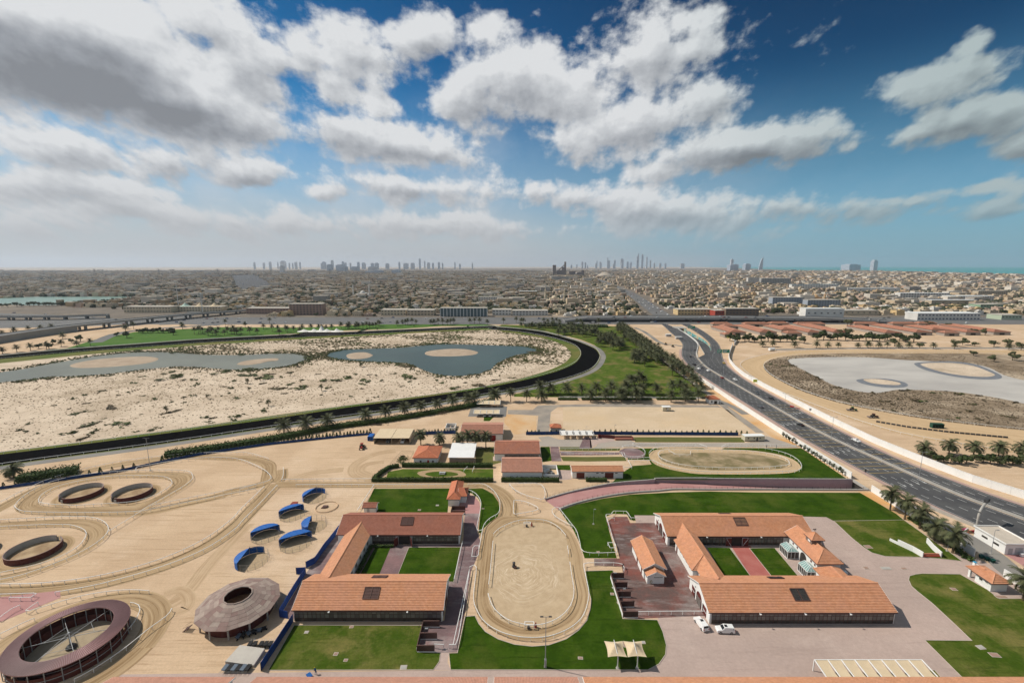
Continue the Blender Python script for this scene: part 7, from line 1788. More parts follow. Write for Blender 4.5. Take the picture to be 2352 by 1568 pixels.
for i,(x,y) in enumerate(sorted(S['tree_right'])): tree('acacia',f'spreading tree beyond the sand gallop, {nth(i)} from the left',x,y,rng.uniform(1.2,2.0),'trees beyond the gallop',i)
for i,(x,y) in enumerate(sorted(S['tree_row'])): tree('ficus',f'dark round tree in the row before the red roofed compound, {nth(i)} from the left',x,y,rng.uniform(1.5,2.1),'tree row before the compound',i)
for i,(x,y) in enumerate(sorted(S['tree_lagoon'])): tree('acacia',f'umbrella shaped tree on the near shore of the far lagoon, {nth(i)} from the left',x,y,rng.uniform(1.5,2.3),'trees on the lagoon shore',i)
for i,(x,y) in enumerate(sorted(S['tree_tent'])): tree('ficus',f'dark tree by the white tent pavilion and flyover, {nth(i)} from the left',x,y,rng.uniform(1.0,1.6),'trees by the tent pavilion',i)
for i,(x,y) in enumerate(sorted(S['shrub_right'])): tree('ficus' if i % 3 else 'acacia',f'low dark thicket bush under the palms beyond the highway, {nth(i)} from the left',x,y,rng.uniform(.7,.95),'bushes under the palms beyond the highway',i,'thicket_bush')

# hedges: leafy box, one thing each
def hedge(label,pts,w,h,dens=16,m=None,wob=.12,name='hedge'):
 r_ = random.Random(len(label)); root = thing(name,label,'hedge'); m = m or hedge_leaf
 core = MB(); wall_strip(core,pts,w*.8,0,h*.9); core.build('hedge_core',hedge_leaf,root)
 mb = MB(); d = seglen(pts); n = int(d[-1]*dens)
 for i in range(n):
  p,an = at_len(pts,d,r_.random()*d[-1]); s_ = r_.random()
  side = Vector((-math.sin(an),math.cos(an),0)); u = r_.uniform(-1,1)
  if s_ < .45: q = Vector((p[0],p[1],h))+side*(u*w/2)
  else: q = Vector((p[0],p[1],r_.uniform(.05,h)))+side*(w/2*(1 if u > 0 else -1))
  q += Vector((r_.gauss(0,wob),r_.gauss(0,wob),r_.gauss(0,wob)))
  a = Vector((r_.uniform(-1,1),r_.uniform(-1,1),r_.uniform(-1,1))).normalized(); b = a.cross(Vector((r_.uniform(-1,1),r_.uniform(-1,1),r_.uniform(-1,1)))).normalized(); k = r_.uniform(.12,.26)*(1+wob)
  mb.face([q-a*k,q-b*k,q+a*k,q+b*k])
 mb.build('foliage',m,root)
def H(spec): return spec
hedge('long clipped hedge along the sand track, closing the hedged paddock',[(-62.5,190.2),(-30,190.0),(-8.4,190.0)],1.8,1.7,24)
hedge('clipped hedge at the back of the hedged paddock',[(-52.5,205.0),(-30,204.8),(-9.2,204.6)],2.0,2.0,24)
hedge('clipped hedge at the left end of the hedged paddock',[(-62.0,191.3),(-60.5,197),(-58.3,203.0),(-54,204.6)],1.8,1.7,24)
hedge('clipped hedge in front of the plain pink barn',[(-4.8,190.2),(21.0,190.0)],1.8,1.7,24)
hedge('short clipped hedge in front of the orange roofed store',[(33,190.3),(42.3,190.2)],1.8,1.5,24)
hedge('dark hedge in the left courtyard beside the west wing',[(-48.0,142),(-48.1,128)],.9,1.0,20); hedge('short dark hedge along the north of the left court lawn',[(-47.4,142.0),(-40.6,142.0)],.8,.9,20)
hedge('long shaggy hedge beside the race track service road',smooth([(-175,217),(-160,224),(-130,240),(-105,257),(-80,268),(-60,279),(-40,291),(-22,303),(-13,310)],3),4.6,2.4,44,bush_leaf,.5)
hedge('shaggy hedge stub at the left picture edge by the track',smooth([(-220,190),(-210,195),(-202,199)],3),5.0,3.0,60,bush_leaf,.6)
hedge('low hedge under the park road palms, left piece',[(33,315),(47,315)],2.4,1.5,26,bush_leaf,.25); hedge('low hedge under the park road palms, middle piece',[(50,315),(100,315)],2.4,1.5,26,bush_leaf,.25); hedge('low hedge under the park road palms, right piece',[(104,315.5),(132,316)],2.4,1.3,26,bush_leaf,.25)
hedge('clipped hedge line climbing the far lawn left of the tent',[(-305,610),(-290,640)],2.0,1.5,12); hedge('clipped hedge line on the far lawn right of the tent',[(-222,650),(-218,680)],2.0,1.5,12)
hedge('low flowering shrubs at the foot of the gate lawn wall',smooth([(151.2,160),(151.0,150),(150.6,142),(149.6,134.5)],3),1.6,.8,40,bush_leaf,.3)
hedge('scrubby shrubs along the right lawn edge',[(150.5,118),(151,104)],1.6,.8,40,bush_leaf,.3)
hedge('dense shrub belt at the north edge of the park',smooth([(20,712),(60,716),(110,712),(150,705)],3),14,3.0,30,hedge_leaf,.8)
for i,(c,w,d_,g) in enumerate((((-49.5,211),4,12,'vegetable'),)):
 vp = thing('vegetable_plot','fenced vegetable plot left of the white staff house','garden',(-54.5,213,0)); mb = MB(); r_ = random.Random(8); leaf_cloud(mb,(0,0,.5),3.2,6.5,.9,420,.3,r_,26); mb.build('foliage',bush_leaf,vp)
 mb = MB();
 for a,b in (((-4.2,-7),(4.2,-7)),((4.2,-7),(4.2,8)),((4.2,8),(-2.2,8)),((-2.2,8),(-4.2,-7))): mb.bar((a[0],a[1],1.2),(b[0],b[1],1.2),.06); mb.bar((a[0],a[1],.5),(b[0],b[1],.5),.05)
 mb.build('garden_fence',bark,vp)
# small cone bushes lining the blue mesh fences, young trees along the highway wall
cb = []
for i in range(3):
 r_ = random.Random(i+20); mb = MB()
 for k in range(110):
  z = r_.random() ** .8*1.9+.15; rr = .62*(1-(z-.1)/2.2); a = r_.random()*6.28; q = Vector((rr*math.cos(a),rr*math.sin(a),z)); u = Vector((r_.uniform(-1,1),r_.uniform(-1,1),r_.uniform(-1,1))).normalized(); v = u.cross(Vector((0,0,1))).normalized() if abs(u.z) < .95 else Vector((1,0,0)); s_ = .2
  mb.face([q-u*s_,q-v*s_,q+u*s_,q+v*s_])
 cb.append(mb.mesh('foliage',bush_leaf))
stem_m = MB(); stem_m.box(-.05,-.05,0,.05,.05,.8); stem_m = stem_m.mesh('stem',bark)
def bush_row(fmt,pts,step,group,h=1.0):
 rp = resample(pts,step=step)
 for i,p in enumerate(rp):
  t_ = thing('cone_bush',fmt.format(nth(i)),'bush',(p[0]+rng.uniform(-.2,.2),p[1]+rng.uniform(-.2,.2),0),rng.uniform(0,6),group); s_ = rng.uniform(.85,1.2)*h
  link('foliage',cb[i % 3],t_,sc=s_); link('stem',stem_m,t_)
bush_row('clipped cone bush behind the western blue mesh fence, {} from the left',[(-172,211),(-158,220.5),(-130,233.5),(-100,243),(-81,248.5)],1.8,'cone bushes at the western blue fence',1.35)
bush_row('clipped cone bush behind the blue mesh by the machinery shed, {} from the left',[(-54.5,247.5),(-45,249),(-32,250)],1.7,'cone bushes at the shed fence',1.1)
bush_row('clipped cone bush on the south edge of the sand lot, {} from the left',[(9,248.5),(15.5,248.6)],2.2,'cone bushes at the lot fence',1.1)
bush_row('cone bush along the blue mesh of the sand lot, {} from its gate',[(22.5,249),(60,248.6),(95,248),(134,247)],3.1,'cone bushes along the sand lot',1.1)
bush_row('sparse cone bush along the far left blue fence, {} from the left',[(-236,178),(-208,190),(-180,204)],4.0,'sparse cone bushes on the left',1.2)
yt = [tree_meshes(30+i,2.9,.95,ficus_leaf,150,.2,.35) for i in range(3)]
for i in range(16):
 y = 243-i*3.05-(i > 4)*1.0; tm,cm = yt[i % 3]; t_ = thing('young_tree',f'young clipped tree against the highway wall, {ORD[i]} from the far end','tree',(152.0,y,0),rng.uniform(0,6),'young trees along the highway wall'); s_ = rng.uniform(.95,1.2); link('trunk',tm,t_,sc=s_); link('crown',cm,t_,sc=s_)

# desert scrub: the biggest shrubs singly, the countless tufts as one mass
sm = []
for i in range(5):
 r_ = random.Random(60+i); mb = MB(); leaf_cloud(mb,(0,0,.28),1.3,1.0,.42,70,.22,r_,6); sm.append(mb.mesh('desert_shrub',(dry_leaf,green_shrub,dry_leaf,green_shrub,acacia_leaf)[i]))
pw,pe_ = S['pond_west'],S['pond_east']; salt_p = S['salt_pan']; ia,ib = S['pan_island_a'],S['pan_island_b']
def in_scrub(x,y): return inside((x,y),verge_in) and not inside((x,y),pw) and not inside((x,y),pe_)
def in_pan(x,y): return inside((x,y),pan_scrub) and not inside((x,y),salt_p)
r_ = random.Random(11); big = []; tufts = []
vx = [p[0] for p in verge_in]; vy = [p[1] for p in verge_in]
while len(tufts) < 11000:
 x,y = r_.uniform(-430,85),r_.uniform(205,690)
 if abs(x) > y*1.25+20 or not in_scrub(x,y): continue
 tufts.append((x,y))
while len(tufts) < 17500:
 x,y = r_.uniform(220,480),r_.uniform(235,480)
 if x > y*1.3 or not in_pan(x,y): continue
 if r_.random() < min(1,max(0,(x-215)/150-.15))*.85: continue
 tufts.append((x,y))
def near_shore(x,y): return min(min((x-a) ** 2+(y-b) ** 2 for a,b in pw[::2]),min((x-a) ** 2+(y-b) ** 2 for a,b in pe_[::2])) < 12 ** 2
cand = []
for i in range(900):
 if i % 3 == 0:
  a,b = r_.choice(pw+pe_); x,y = a+r_.gauss(0,7),b+r_.gauss(0,7)
 elif i % 3 == 1: x,y = r_.uniform(-320,70),r_.uniform(215,400)
 else: x,y = r_.uniform(215,400),r_.uniform(240,440)
 if abs(x) > y*1.15 or not (in_scrub(x,y) or in_pan(x,y)): continue
 cand.append((x,y))
for i,(x,y) in enumerate(sorted(cand[:290])):
 east = x > 150
 o = link('desert_shrub',sm[r_.choice((1,3,4,0)) if not east else r_.choice((0,2,3))],None,(x,y,0),r_.uniform(0,6)); s_ = r_.uniform(.8,2.4)*(1.0 if y < 330 else 1.4); s_ *= 2.1 if i % 5 == 0 and not east else 1; o.scale = (s_*r_.uniform(.9,1.8),s_,s_*(.8 if s_ < 2.6 else .4))
 tag(o,f'low scraggy shrub on the dry ground beyond the highway, {nth(i)} shrub from the left' if east else f'low scraggy shrub on the pale track infield, {nth(i)} from the left','shrub','shrubs on the salt pan side' if east else 'shrubs on the track infield')
def tuft_mass(name,label,pts,m,r_):
 mb = MB()
 for (x,y) in pts:
  s_ = r_.uniform(.2,.55)*(1 if y < 300 else 1.25); a = r_.uniform(0,3.14); h = s_*r_.uniform(.5,.8); n = 5
  ring = [(x+s_*(1.3 if k % 2 else .9)*math.cos(a+6.283*k/n)*1.2,y+s_*(1.1 if k % 2 else .8)*math.sin(a+6.283*k/n),.0) for k in range(n)]
  i0 = len(mb.v); mb.v.extend(ring); mb.v.append((x,y,h))
  for k in range(n): mb.f.append((i0+k,i0+(k+1) % n,i0+n)); mb.uv.append(None); mb.mi.append(0)
 tag(mb.build(name,m),label,'scrub',kind='stuff')
tuft_mass('desert_scrub','countless small dry tufts dotting the pale infield sand',[p for p in tufts if p[0] < 150],mat('dry_tuft',(.17,.115,.07),(.11,.078,.046),.15,.95,c3=(.22,.16,.10),scale3=.02),r_)
tuft_mass('desert_scrub','countless dark dry tufts on the sand round the salt pan',[p for p in tufts if p[0] >= 150],mat('dark_tuft',(.10,.072,.048),(.07,.054,.034),.2,.95),r_)
# weedy north bank of the infield
mb = MB()
for i in range(14000):
 x,y = r_.uniform(-420,90),r_.uniform(430,700)
 if not in_scrub(x,y) or math.sin(x*.05)+math.sin(y*.09+x*.02)+r_.uniform(-.8,.8) < -.1: continue
 s_ = r_.uniform(.7,1.7); i0 = len(mb.v); mb.v.extend([(x+1.6*s_*math.cos(2.1*k+i),y+s_*math.sin(2.1*k+i),0) for k in range(3)]+[(x,y,s_*.7)])
 for k in range(3): mb.f.append((i0+k,i0+(k+1) % 3,i0+3)); mb.uv.append(None); mb.mi.append(0)
tag(mb.build('bank_weeds',mat('bank_weed',(.105,.095,.045),(.16,.12,.07),.05,.95,c3=(.07,.085,.026),scale3=.02)),'brown and green weeds covering the far bank of the infield','weeds',kind='stuff')
# reed and weed belt round the ponds
mb = MB(); r2 = random.Random(5)
for pl in (pw,pe_):
 ps = smooth(pl,6,True); n = len(ps)
 for i in range(5200):
  p = ps[r2.randrange(n)]; x,y = p[0]+r2.gauss(0,6),p[1]+r2.gauss(0,6)
  if inside((x,y),pl) or abs(x) > y*1.25: continue
  if r2.random() < .5 and y < 420: continue
  s_ = r2.uniform(.4,1.3); i0 = len(mb.v); mb.v.extend([(x+s_*math.cos(2.1*k+i),y+s_*math.sin(2.1*k+i),0) for k in range(3)]+[(x,y,s_*.9)])
  for k in range(3): mb.f.append((i0+k,i0+(k+1) % 3,i0+3)); mb.uv.append(None); mb.mi.append(0)
tag(mb.build('shore_weeds',mat('shore_weed',(.085,.085,.035),(.13,.105,.055),.06,.95,c3=(.06,.075,.022),scale3=.015)),'ragged belt of weeds and reeds round the two ponds','weeds',kind='stuff')

# ------------------------------------------------------------------ bridges, city, skyline
conc_l = mat('bridge_concrete',(.30,.295,.28),(.26,.255,.245),.05,.9)
def deck(label,pts,w,h,th,piers,solid_to=0):
 t_ = thing('flyover',label,'bridge'); a,b = offset(pts,w/2),offset(pts,-w/2); mb = MB(); pr = MB(); n = len(pts)
 hz = h if isinstance(h,(list,tuple)) else [h]*n
 for i in range(n-1):
  mb.hexa([(*b[i],hz[i]-th),(*b[i+1],hz[i+1]-th),(*a[i+1],hz[i+1]-th),(*a[i],hz[i]-th),(*b[i],hz[i]),(*b[i+1],hz[i+1]),(*a[i+1],hz[i+1]),(*a[i],hz[i])])
  for e in (a,b): pr.bar((*e[i],hz[i]+.45),(*e[i+1],hz[i+1]+.45),.35,.95)
 mb.build('deck',[conc_l],t_); pr.build('parapet',conc_l,t_)
 rb = MB()
 for i in range(n-1): rb.face([(*offset(pts,-w/2+.6)[i],hz[i]+.02),(*offset(pts,-w/2+.6)[i+1],hz[i+1]+.02),(*offset(pts,w/2-.6)[i+1],hz[i+1]+.02),(*offset(pts,w/2-.6)[i],hz[i]+.02)])
 rb.build('road_surface',mway,t_)
 d = seglen(pts); s_ = solid_to if solid_to else piers/2
 while s_ < d[-1]:
  p,an = at_len(pts,d,s_)
  for q in (-.28,.28): m_ = MB(); m_.obox((p[0]-math.sin(an)*w*q,p[1]+math.cos(an)*w*q),1.2,1.6,0,max(hz)-th,an); m_.build('pier',conc_l,t_)
  s_ += piers
 if solid_to:
  rp = [p for p,q in zip(pts,d) if q <= solid_to]; hh = [z for z,q in zip(hz,d) if q <= solid_to]
  m_ = MB()
  for e in (offset(pts,-w/2+.2),offset(pts,w/2-.2)):
   for i in range(len(rp)-1): m_.hexa([(e[i][0]-.2,e[i][1],0),(e[i+1][0]-.2,e[i+1][1],0),(e[i+1][0]+.2,e[i+1][1],0),(e[i][0]+.2,e[i][1],0),(e[i][0]-.2,e[i][1],hh[i]-th),(e[i+1][0]-.2,e[i+1][1],hh[i+1]-th),(e[i+1][0]+.2,e[i+1][1],hh[i+1]-th),(e[i][0]+.2,e[i][1],hh[i]-th)])
  m_.build('retaining_wall',conc_l,t_)
deck('wide concrete motorway bridge crossing over the highway junction',[(90,788)]+[(130+40*k,788-(k > 6)*(k-6)*3.0) for k in range(14)],38,[1.5]+[6.5]*11+[5,3,1],1.6,62)
fl = smooth([(-640,470),(-641,530),(-648,600),(-645,660),(-628,720),(-604,790),(-576,860),(-548,920),(-520,990)],3)
deck('long curved concrete flyover on the far left beyond the race track',fl,22,[8.0-max(0,i-16)*.6 for i in range(len(fl))],1.6,32,205)
deck('low slip road bridge at the far left picture edge',[(-930,800),(-860,800),(-800,805),(-740,830)],14,6.0,1.3,30)

HC = [mat('house_%s' % n,c,tuple(v*.86 for v in c),.08,.9,obj_var=.14) for n,c in (('cream',(.64,.53,.38)),('ochre',(.58,.42,.23)),('white',(.72,.69,.64)),('pink',(.55,.40,.31)),('tan',(.47,.38,.28)),('grey',(.42,.41,.39)))]
HN = ('cream','ochre','white','pinkish','tan','grey')
roof_m = mat('flat_roof',(.50,.46,.40),(.42,.385,.335),.2,.95)
win_m = mat('house_window',(.06,.06,.065),(.09,.088,.085),.3,.4)
def house_parts(i):
 r_ = random.Random(i); w,d,h = r_.uniform(11,17),r_.uniform(11,16),r_.choice((4.2,7.0,7.6,8.2)); wl = MB(); wl.box(-w/2,-d/2,0,w/2,d/2,h)
 for a,b in (((-w/2,-d/2),(w/2,-d/2)),((w/2,-d/2),(w/2,d/2)),((w/2,d/2),(-w/2,d/2)),((-w/2,d/2),(-w/2,-d/2))): wl.bar((*a,h+.4),(*b,h+.4),.35,.9)
 wl.box(w/2-.01,-d*.3,0,w/2+r_.uniform(2,5),d*.3,h*.55)
 rf = MB(); rf.face([(-w/2+.3,-d/2+.3,h+.05),(w/2-.3,-d/2+.3,h+.05),(w/2-.3,d/2-.3,h+.05),(-w/2+.3,d/2-.3,h+.05)])
 st = MB(); x = r_.uniform(-w/4,w/4); st.box(x-2.2,-1,h,x+2.2,3.5,h+2.6)
 wn = []
 for z in ([1.2] if h < 5 else [1.2,4.6]):
  k = int(w/3.4)
  for j in range(k): wn.append((-w/2+w*(j+.5)/k,z))
 wm = MB(); wm.box(-.6,-d/2-.06,0,.6,-d/2+.02,1.5)
 return wl.mesh('wall'),rf.mesh('roof',roof_m),st.mesh('stair_room'),wm.mesh('window',win_m),wn
HP = [house_parts(i) for i in range(10)]
yard_w = MB()
for a,b in (((-11,-12),(11,-12)),((11,-12),(11,12)),((11,12),(-11,12)),((-11,12),(-11,-12))): yard_w.bar((*a,.9),(*b,.9),.3,1.8)
yard_w = yard_w.mesh('garden_wall')
def coast(y):
 for (a,b) in zip(((5200,3000),(5050,4500),(5750,7050)),((5050,4500),(5750,7050),(5650,9300))):
  if a[1] <= y <= b[1]: return a[0]+(b[0]-a[0])*(y-a[1])/(b[1]-a[1])
 return 5200
def road_x(y):
 for a,b in zip(CR,CR[1:]):
  if a[1] <= y <= b[1]: return a[0]+(b[0]-a[0])*(y-a[1])/(b[1]-a[1])
 return 640
lake = S['lake_far']; lot = S['parking_lot']; BB = S['big_blocks']
def free(x,y,m=10):
 if abs(x) > y*1.16+20 or x > coast(y)-40: return False
 if abs(x-road_x(y)) < 32: return False
 if x < -470 and y < 930+max(0,(-x-700)*.4): return False
 if -1500 < x < -560 and inside((x,y),lake): return False
 if inside((x,y),lot): return False
 for (a,b,yb,h) in BB:
  if a-m < x < b+m and yb-m-6 < y < yb+34: return False
 if 420 < x < 1400 and y < 872: return False
 return True
def wave(x,y): return math.sin(x*.0031+1.3)*math.sin(y*.0043+.4)+.6*math.sin(x*.011+y*.007)
hr = random.Random(21); near_h,y,row = [],866.0,0
far_boxes = []; tree_pts = []
while y < 7800:
 lotw = 24 if y < 1300 else 25+(y-1300)*.0065; dep = 26 if y < 1300 else 27+(y-1300)*.008
 x = -y*1.16+hr.uniform(0,lotw); k = 0
 while x < y*1.16:
  k += 1; x += lotw*(1.0 if k % 6 else 1.6)
  xx,yy = x+hr.uniform(-1.5,1.5),y+hr.uniform(-2,2)
  if not free(xx,yy): continue
  w_ = wave(xx,yy); u = hr.random()
  if u < .10+.10*(w_ < -.5):
   if hr.random() < .6: tree_pts.append((xx+hr.uniform(-8,8),yy))
   continue
  if yy < 1175 and len(near_h) < 300: near_h.append((xx,yy,row))
  else:
   big = hr.random() < .06+.10*(w_ > .5 and xx > 100); sc = lotw*hr.uniform(.42,.72)
   far_boxes.append((xx,yy,sc*(2.4 if big else 1),sc*(1.6 if big else hr.uniform(.7,1.1)),hr.choice((4,5,6.5,7.5,8,9,12))*(1.5 if big else 1)*(1+.00006*yy),hr.choice((0,0,0,1,1,2,3,3,4,4)) if not big else hr.choice((2,2,5,0))))
  if hr.random() < (.8 if yy < 2500 else .6): tree_pts.append((xx+lotw*.46,yy+hr.uniform(-9,9)))
  if hr.random() < .35: tree_pts.append((xx+hr.uniform(-9,9),yy-dep*.45))
 y += dep+(9 if row % 2 else 0); row += 1
for k in range(150):
 gy = 900+5000*hr.random() ** 1.8; gx = hr.uniform(-1.1,1.1)*gy
 for j in range(hr.randrange(12,45)): tree_pts.append((gx+hr.gauss(0,22+gy*.02),gy+hr.gauss(0,10+gy*.01)))
for j in range(90): tree_pts.append((hr.uniform(-250,40),1330+hr.gauss(0,14)))
tree_pts = [p for p in tree_pts if free(p[0],p[1],0)]
rows = {}
for h in near_h: rows.setdefault(h[2],[]).append(h)
for ri,r in enumerate(sorted(rows)):
 for i,(x,y,_) in enumerate(sorted(rows[r])):
  v = hr.randrange(10); c = hr.choice((0,0,0,1,1,2,3,4)); wl,rf,st,wm,wn = HP[v]
  t_ = thing('city_house',f'{HN[c]} flat roofed city house, {nth(i)} from the left in the {nth(ri)} row beyond the motorway','house',(x,y,0),hr.choice((0,0,0,math.pi))+hr.uniform(-.04,.04),'flat roofed houses of the city')
  for nm,me in (('wall',wl),('stair_room',st)):
   o = link(nm,me,t_);
   if not me.materials: me.materials.append(HC[0])
   o.material_slots[0].link = 'OBJECT'; o.material_slots[0].material = HC[c]
  link('roof',rf,t_)
  for (wx,wz) in wn[:4]: link('window',wm,t_,(wx,0,wz))
  if hr.random() < .5:
   o = link('garden_wall',yard_w,t_)
   if not yard_w.materials: yard_w.materials.append(HC[0])
   o.material_slots[0].link = 'OBJECT'; o.material_slots[0].material = HC[c]
mb = MB()
for (x,y,w,d,h,c) in far_boxes:
 mb.cur = c; mb.obox((x,y),w/2,d/2,0,h,hr.uniform(-.1,.1),False); mb.cur = 6
 mb.f[-5],mb.mi[-5] = mb.f[-5],6
 if hr.random() < .5: mb.cur = c; mb.obox((x+w*.15,y+d*.1),w*.18,d*.18,h,h+2.6,0,False)
mats6 = [mat('far_%s' % n,(c[0]*1.2,c[1]*1.1,c[2]),(c[0]*.75,c[1]*.69,c[2]*.62),.006,.95,detail=2) for n,c in (('cream',(.50,.43,.33)),('ochre',(.46,.35,.22)),('white',(.60,.59,.56)),('pink',(.44,.34,.28)),('tan',(.36,.30,.235)),('grey',(.36,.36,.36)))]+[mat('far_roof',(.48,.42,.34),(.33,.295,.25),.01,.95)]
tag(mb.build('distant_houses',mats6),'mass of far off low houses filling the city up to the horizon','houses',kind='stuff')
# city trees: the nearest ones singly, the rest as one mass
tp = sorted(tree_pts,key=lambda p: p[1]); far_leaf = mat('far_tree',(.028,.036,.016),(.045,.052,.024),.01,.9)
for i,(x,y) in enumerate(tp[:230]): tree('ficus',f'dark street tree among the city houses, {nth(i)} counted from the motorway outwards',x,y,hr.uniform(.8,1.5),'street trees of the city',i,'street_tree')
mb = MB(); r3 = random.Random(2)
for (x,y) in tp[230:]:
 for q in range(2 if y < 2500 else 1):
  s_ = r3.uniform(2.8,6.0)*(1+.00009*y); cx,cy = x+r3.uniform(-3,3),y+r3.uniform(-3,3); n = 6; i0 = len(mb.v)
  for z,k in ((.3,.75),(s_*.7,1.0),(s_*1.25,.6)):
   mb.v.extend([(cx+s_*k*r3.uniform(.75,1.2)*math.cos(6.283*j/n),cy+s_*k*r3.uniform(.75,1.2)*math.sin(6.283*j/n),z+r3.uniform(-.3,.3)) for j in range(n)])
  mb.v.append((cx,cy,s_*1.5))
  for lv in range(2):
   for j in range(n): mb.f.append((i0+lv*n+j,i0+lv*n+(j+1) % n,i0+lv*n+n+(j+1) % n,i0+lv*n+n+j)); mb.uv.append(None); mb.mi.append(0)
  for j in range(n): mb.f.append((i0+2*n+j,i0+2*n+(j+1) % n,i0+3*n)); mb.uv.append(None); mb.mi.append(0)
tag(mb.build('distant_trees',far_leaf),'mass of far off dark trees scattered through the city','trees',kind='stuff')

# larger buildings one can tell apart
BL = ('left half of the long cream school block beyond the motorway','right half of the long cream school block beyond the motorway','dark glass fronted mall with white frame beyond the motorway','plain white low building right of the dark glass mall','low white building with brown hedge front left of the highway bridge','long white palace with arched windows among the houses','ochre walled villa block below the dark grove',
  'low brown brick hotel wing beyond the far lawn','tall brown brick hotel with recessed dark bays','pale mall wing with striped floors by the interchange','pale mall wing with green roofs by the interchange','long white warehouse with blue painted windows on the right','white two storey depot with grey roof on the right','brown stone hotel right of the motorway bridge','yellow fort like shop row behind the motorway bridge','red painted shop front behind the motorway bridge','cream factory shed right of the white depot','grey blue school block with window grid, left one','grey blue school block with window grid, right one',
  'round ended white grain silo block','long grey flat block right of the silo','long blue roofed market hall','very long white factory hall','white factory tower block with flat roof','white factory office strip','brown apartment rows far right','green painted factory on the right','pale green shed at the right picture edge','brown industrial shed on the right',
  'far cream apartment slab, first of the line','far cream apartment slab, second of the line','far grey apartment slab with blue windows','far tan apartment slab left of the cement works','far grey office slab below the cement works','far small white slab right of the cement works','white villa row beyond the lagoon','black screen box building beyond the lagoon')
BC = [0,0,5,2,2,2,1,3,3,0,0,2,2,4,1,3,0,5,5,2,5,2,2,2,2,4,5,2,4,0,0,5,4,5,2,2,5]
special = {2: mat('mall_glass',(.09,.13,.145),(.12,.16,.17),.03,.3),26: mat('factory_green',(.25,.36,.24)),27: mat('shed_green',(.42,.48,.36)),15: mat('shop_red',(.36,.06,.04)),8: mat('hotel_brick',(.36,.245,.20),(.31,.21,.17),.05),7: mat('hotel_brick',(.25,.155,.125)),13: mat('stone_brown',(.20,.14,.10)),36: dark_metal,17: mat('school_blue',(.33,.36,.40)),18: mat('school_blue',(.33,.36,.40)),16: HC[0]}
pb = mat('roof_blue',(.28,.42,.50))
for i,(x0,x1,yb,h) in enumerate(BB):
 h = min(h,34); m_ = special.get(i,HC[BC[i]]); t_ = thing('city_block',BL[i],'building',(0,0,0)); w = x1-x0; d = 26 if h < 14 else 18
 b = MB(); b.box(x0,yb,0,x1,yb+d,h); b.build('wall',m_,t_)
 b = MB(); b.box(x0-.4,yb-.4,h,x1+.4,yb+d+.4,h+.8); b.build('roof',pb if i == 21 else (white_plastic if i in (11,12,22,23,24,20,6,28) else roof_m),t_)
 if i in (10,):
  for k in range(3): q = MB(); q.lathe([(10,h+.8),(6,h+2.5),(.3,h+8)],12,(x0+w*(.2+.3*k),yb+13)); q.build('tent_roof',mat('tent_green',(.42,.54,.46)) if k == 0 else cream_cloth,t_)
 nf = max(1,int(h/4.2)); nc = max(3,min(18,int(w/6)))
 wm = MB(); ww = w/nc*.5; wm.box(-ww/2,-.15,0,ww/2,.1,1.9); wm = wm.mesh('window',win_m if i not in (11,) else mat('navy_window',(.02,.035,.09)))
 if i not in (2,12,16,22,28,27,15):
  for f_ in range(nf):
   for k in range(nc): link('window',wm,t_,(x0+w*(k+.5)/nc,yb,h*(f_+.35)/nf))
 elif i == 2:
  for k in range(nc+1): q = MB(); q.box(x0+w*k/nc-.5,yb-.6,0,x0+w*k/nc+.5,yb,h); q.build('frame_pier',white_wall,t_)
 else:
  for k in range(6): link('window',wm,t_,(x0+w*(k+.5)/6,yb,h*.5))
# red roofed staff compound: rows of hipped houses
TILE_SAL = tile_mat('roof_tile_salmon',(.50,.24,.155),(.55,.30,.21),(.48,.25,.18))
def compound(lab,rowsc):
 for i,(x,y,w,d) in enumerate(rowsc):
  t_ = thing('compound_house',lab.format(nth(i)),'house',(x,y,0),0,'orange roofed compound houses')
  roof(t_,-w/2,w/2,-d/2,d/2,4.4,7.0,'y' if d > w else 'x',min(w,d)*.45,min(w,d)*.45,TILE_SAL,trim=False); walls(t_,-w/2+.8,w/2-.8,-d/2+.8,d/2-.8,4.1,m=mat('compound_wall',(.36,.31,.27),(.31,.27,.235),.3))
  panel(t_,'door',shade_in,(0,-d/2+.8),min(w*.5,7),0,3.0)
ca = [(312,652,24,62),(354,660,25,78),(395,668,22,50),(384,618,22,14),(418,655,22,70),(456,664,25,84),(330,715,30,12),(385,715,40,12),(290,605,16,16),(330,690,22,14),(425,722,30,14)]
cb_ = [(522,652,25,74),(568,662,25,84),(610,668,22,50),(600,620,22,14),(636,655,22,70),(678,664,25,84),(560,718,40,12),(620,718,40,12),(470,715,46,12),(660,722,30,12)]
compound('orange roofed compound house in the left cluster, {} of the group',ca); compound('orange roofed compound house in the right cluster, {} of the group',cb_)
# white tent pavilion on the far lawn
tp_ = thing('tent_pavilion','white peaked tent pavilion on the far lawn beyond the race track','pavilion',(-268,628,0)); q = MB(); q.box(-26,-4,0,28,6,2.4); q.build('terrace',mat('terrace',(.36,.27,.24)),tp_)
for k,(x,r,z) in enumerate(((-22,9,7.5),(-8,9,8.2),(2,11,12),(10,9,8),(24,9,8.6))): q = MB(); q.lathe([(r,4.6),(r*.7,5.0),(r*.35,6.0),(.5,z)],10,(x,(2 if k == 2 else 0))); q.build('tent_peak',white_cloth,tp_,smooth=True)
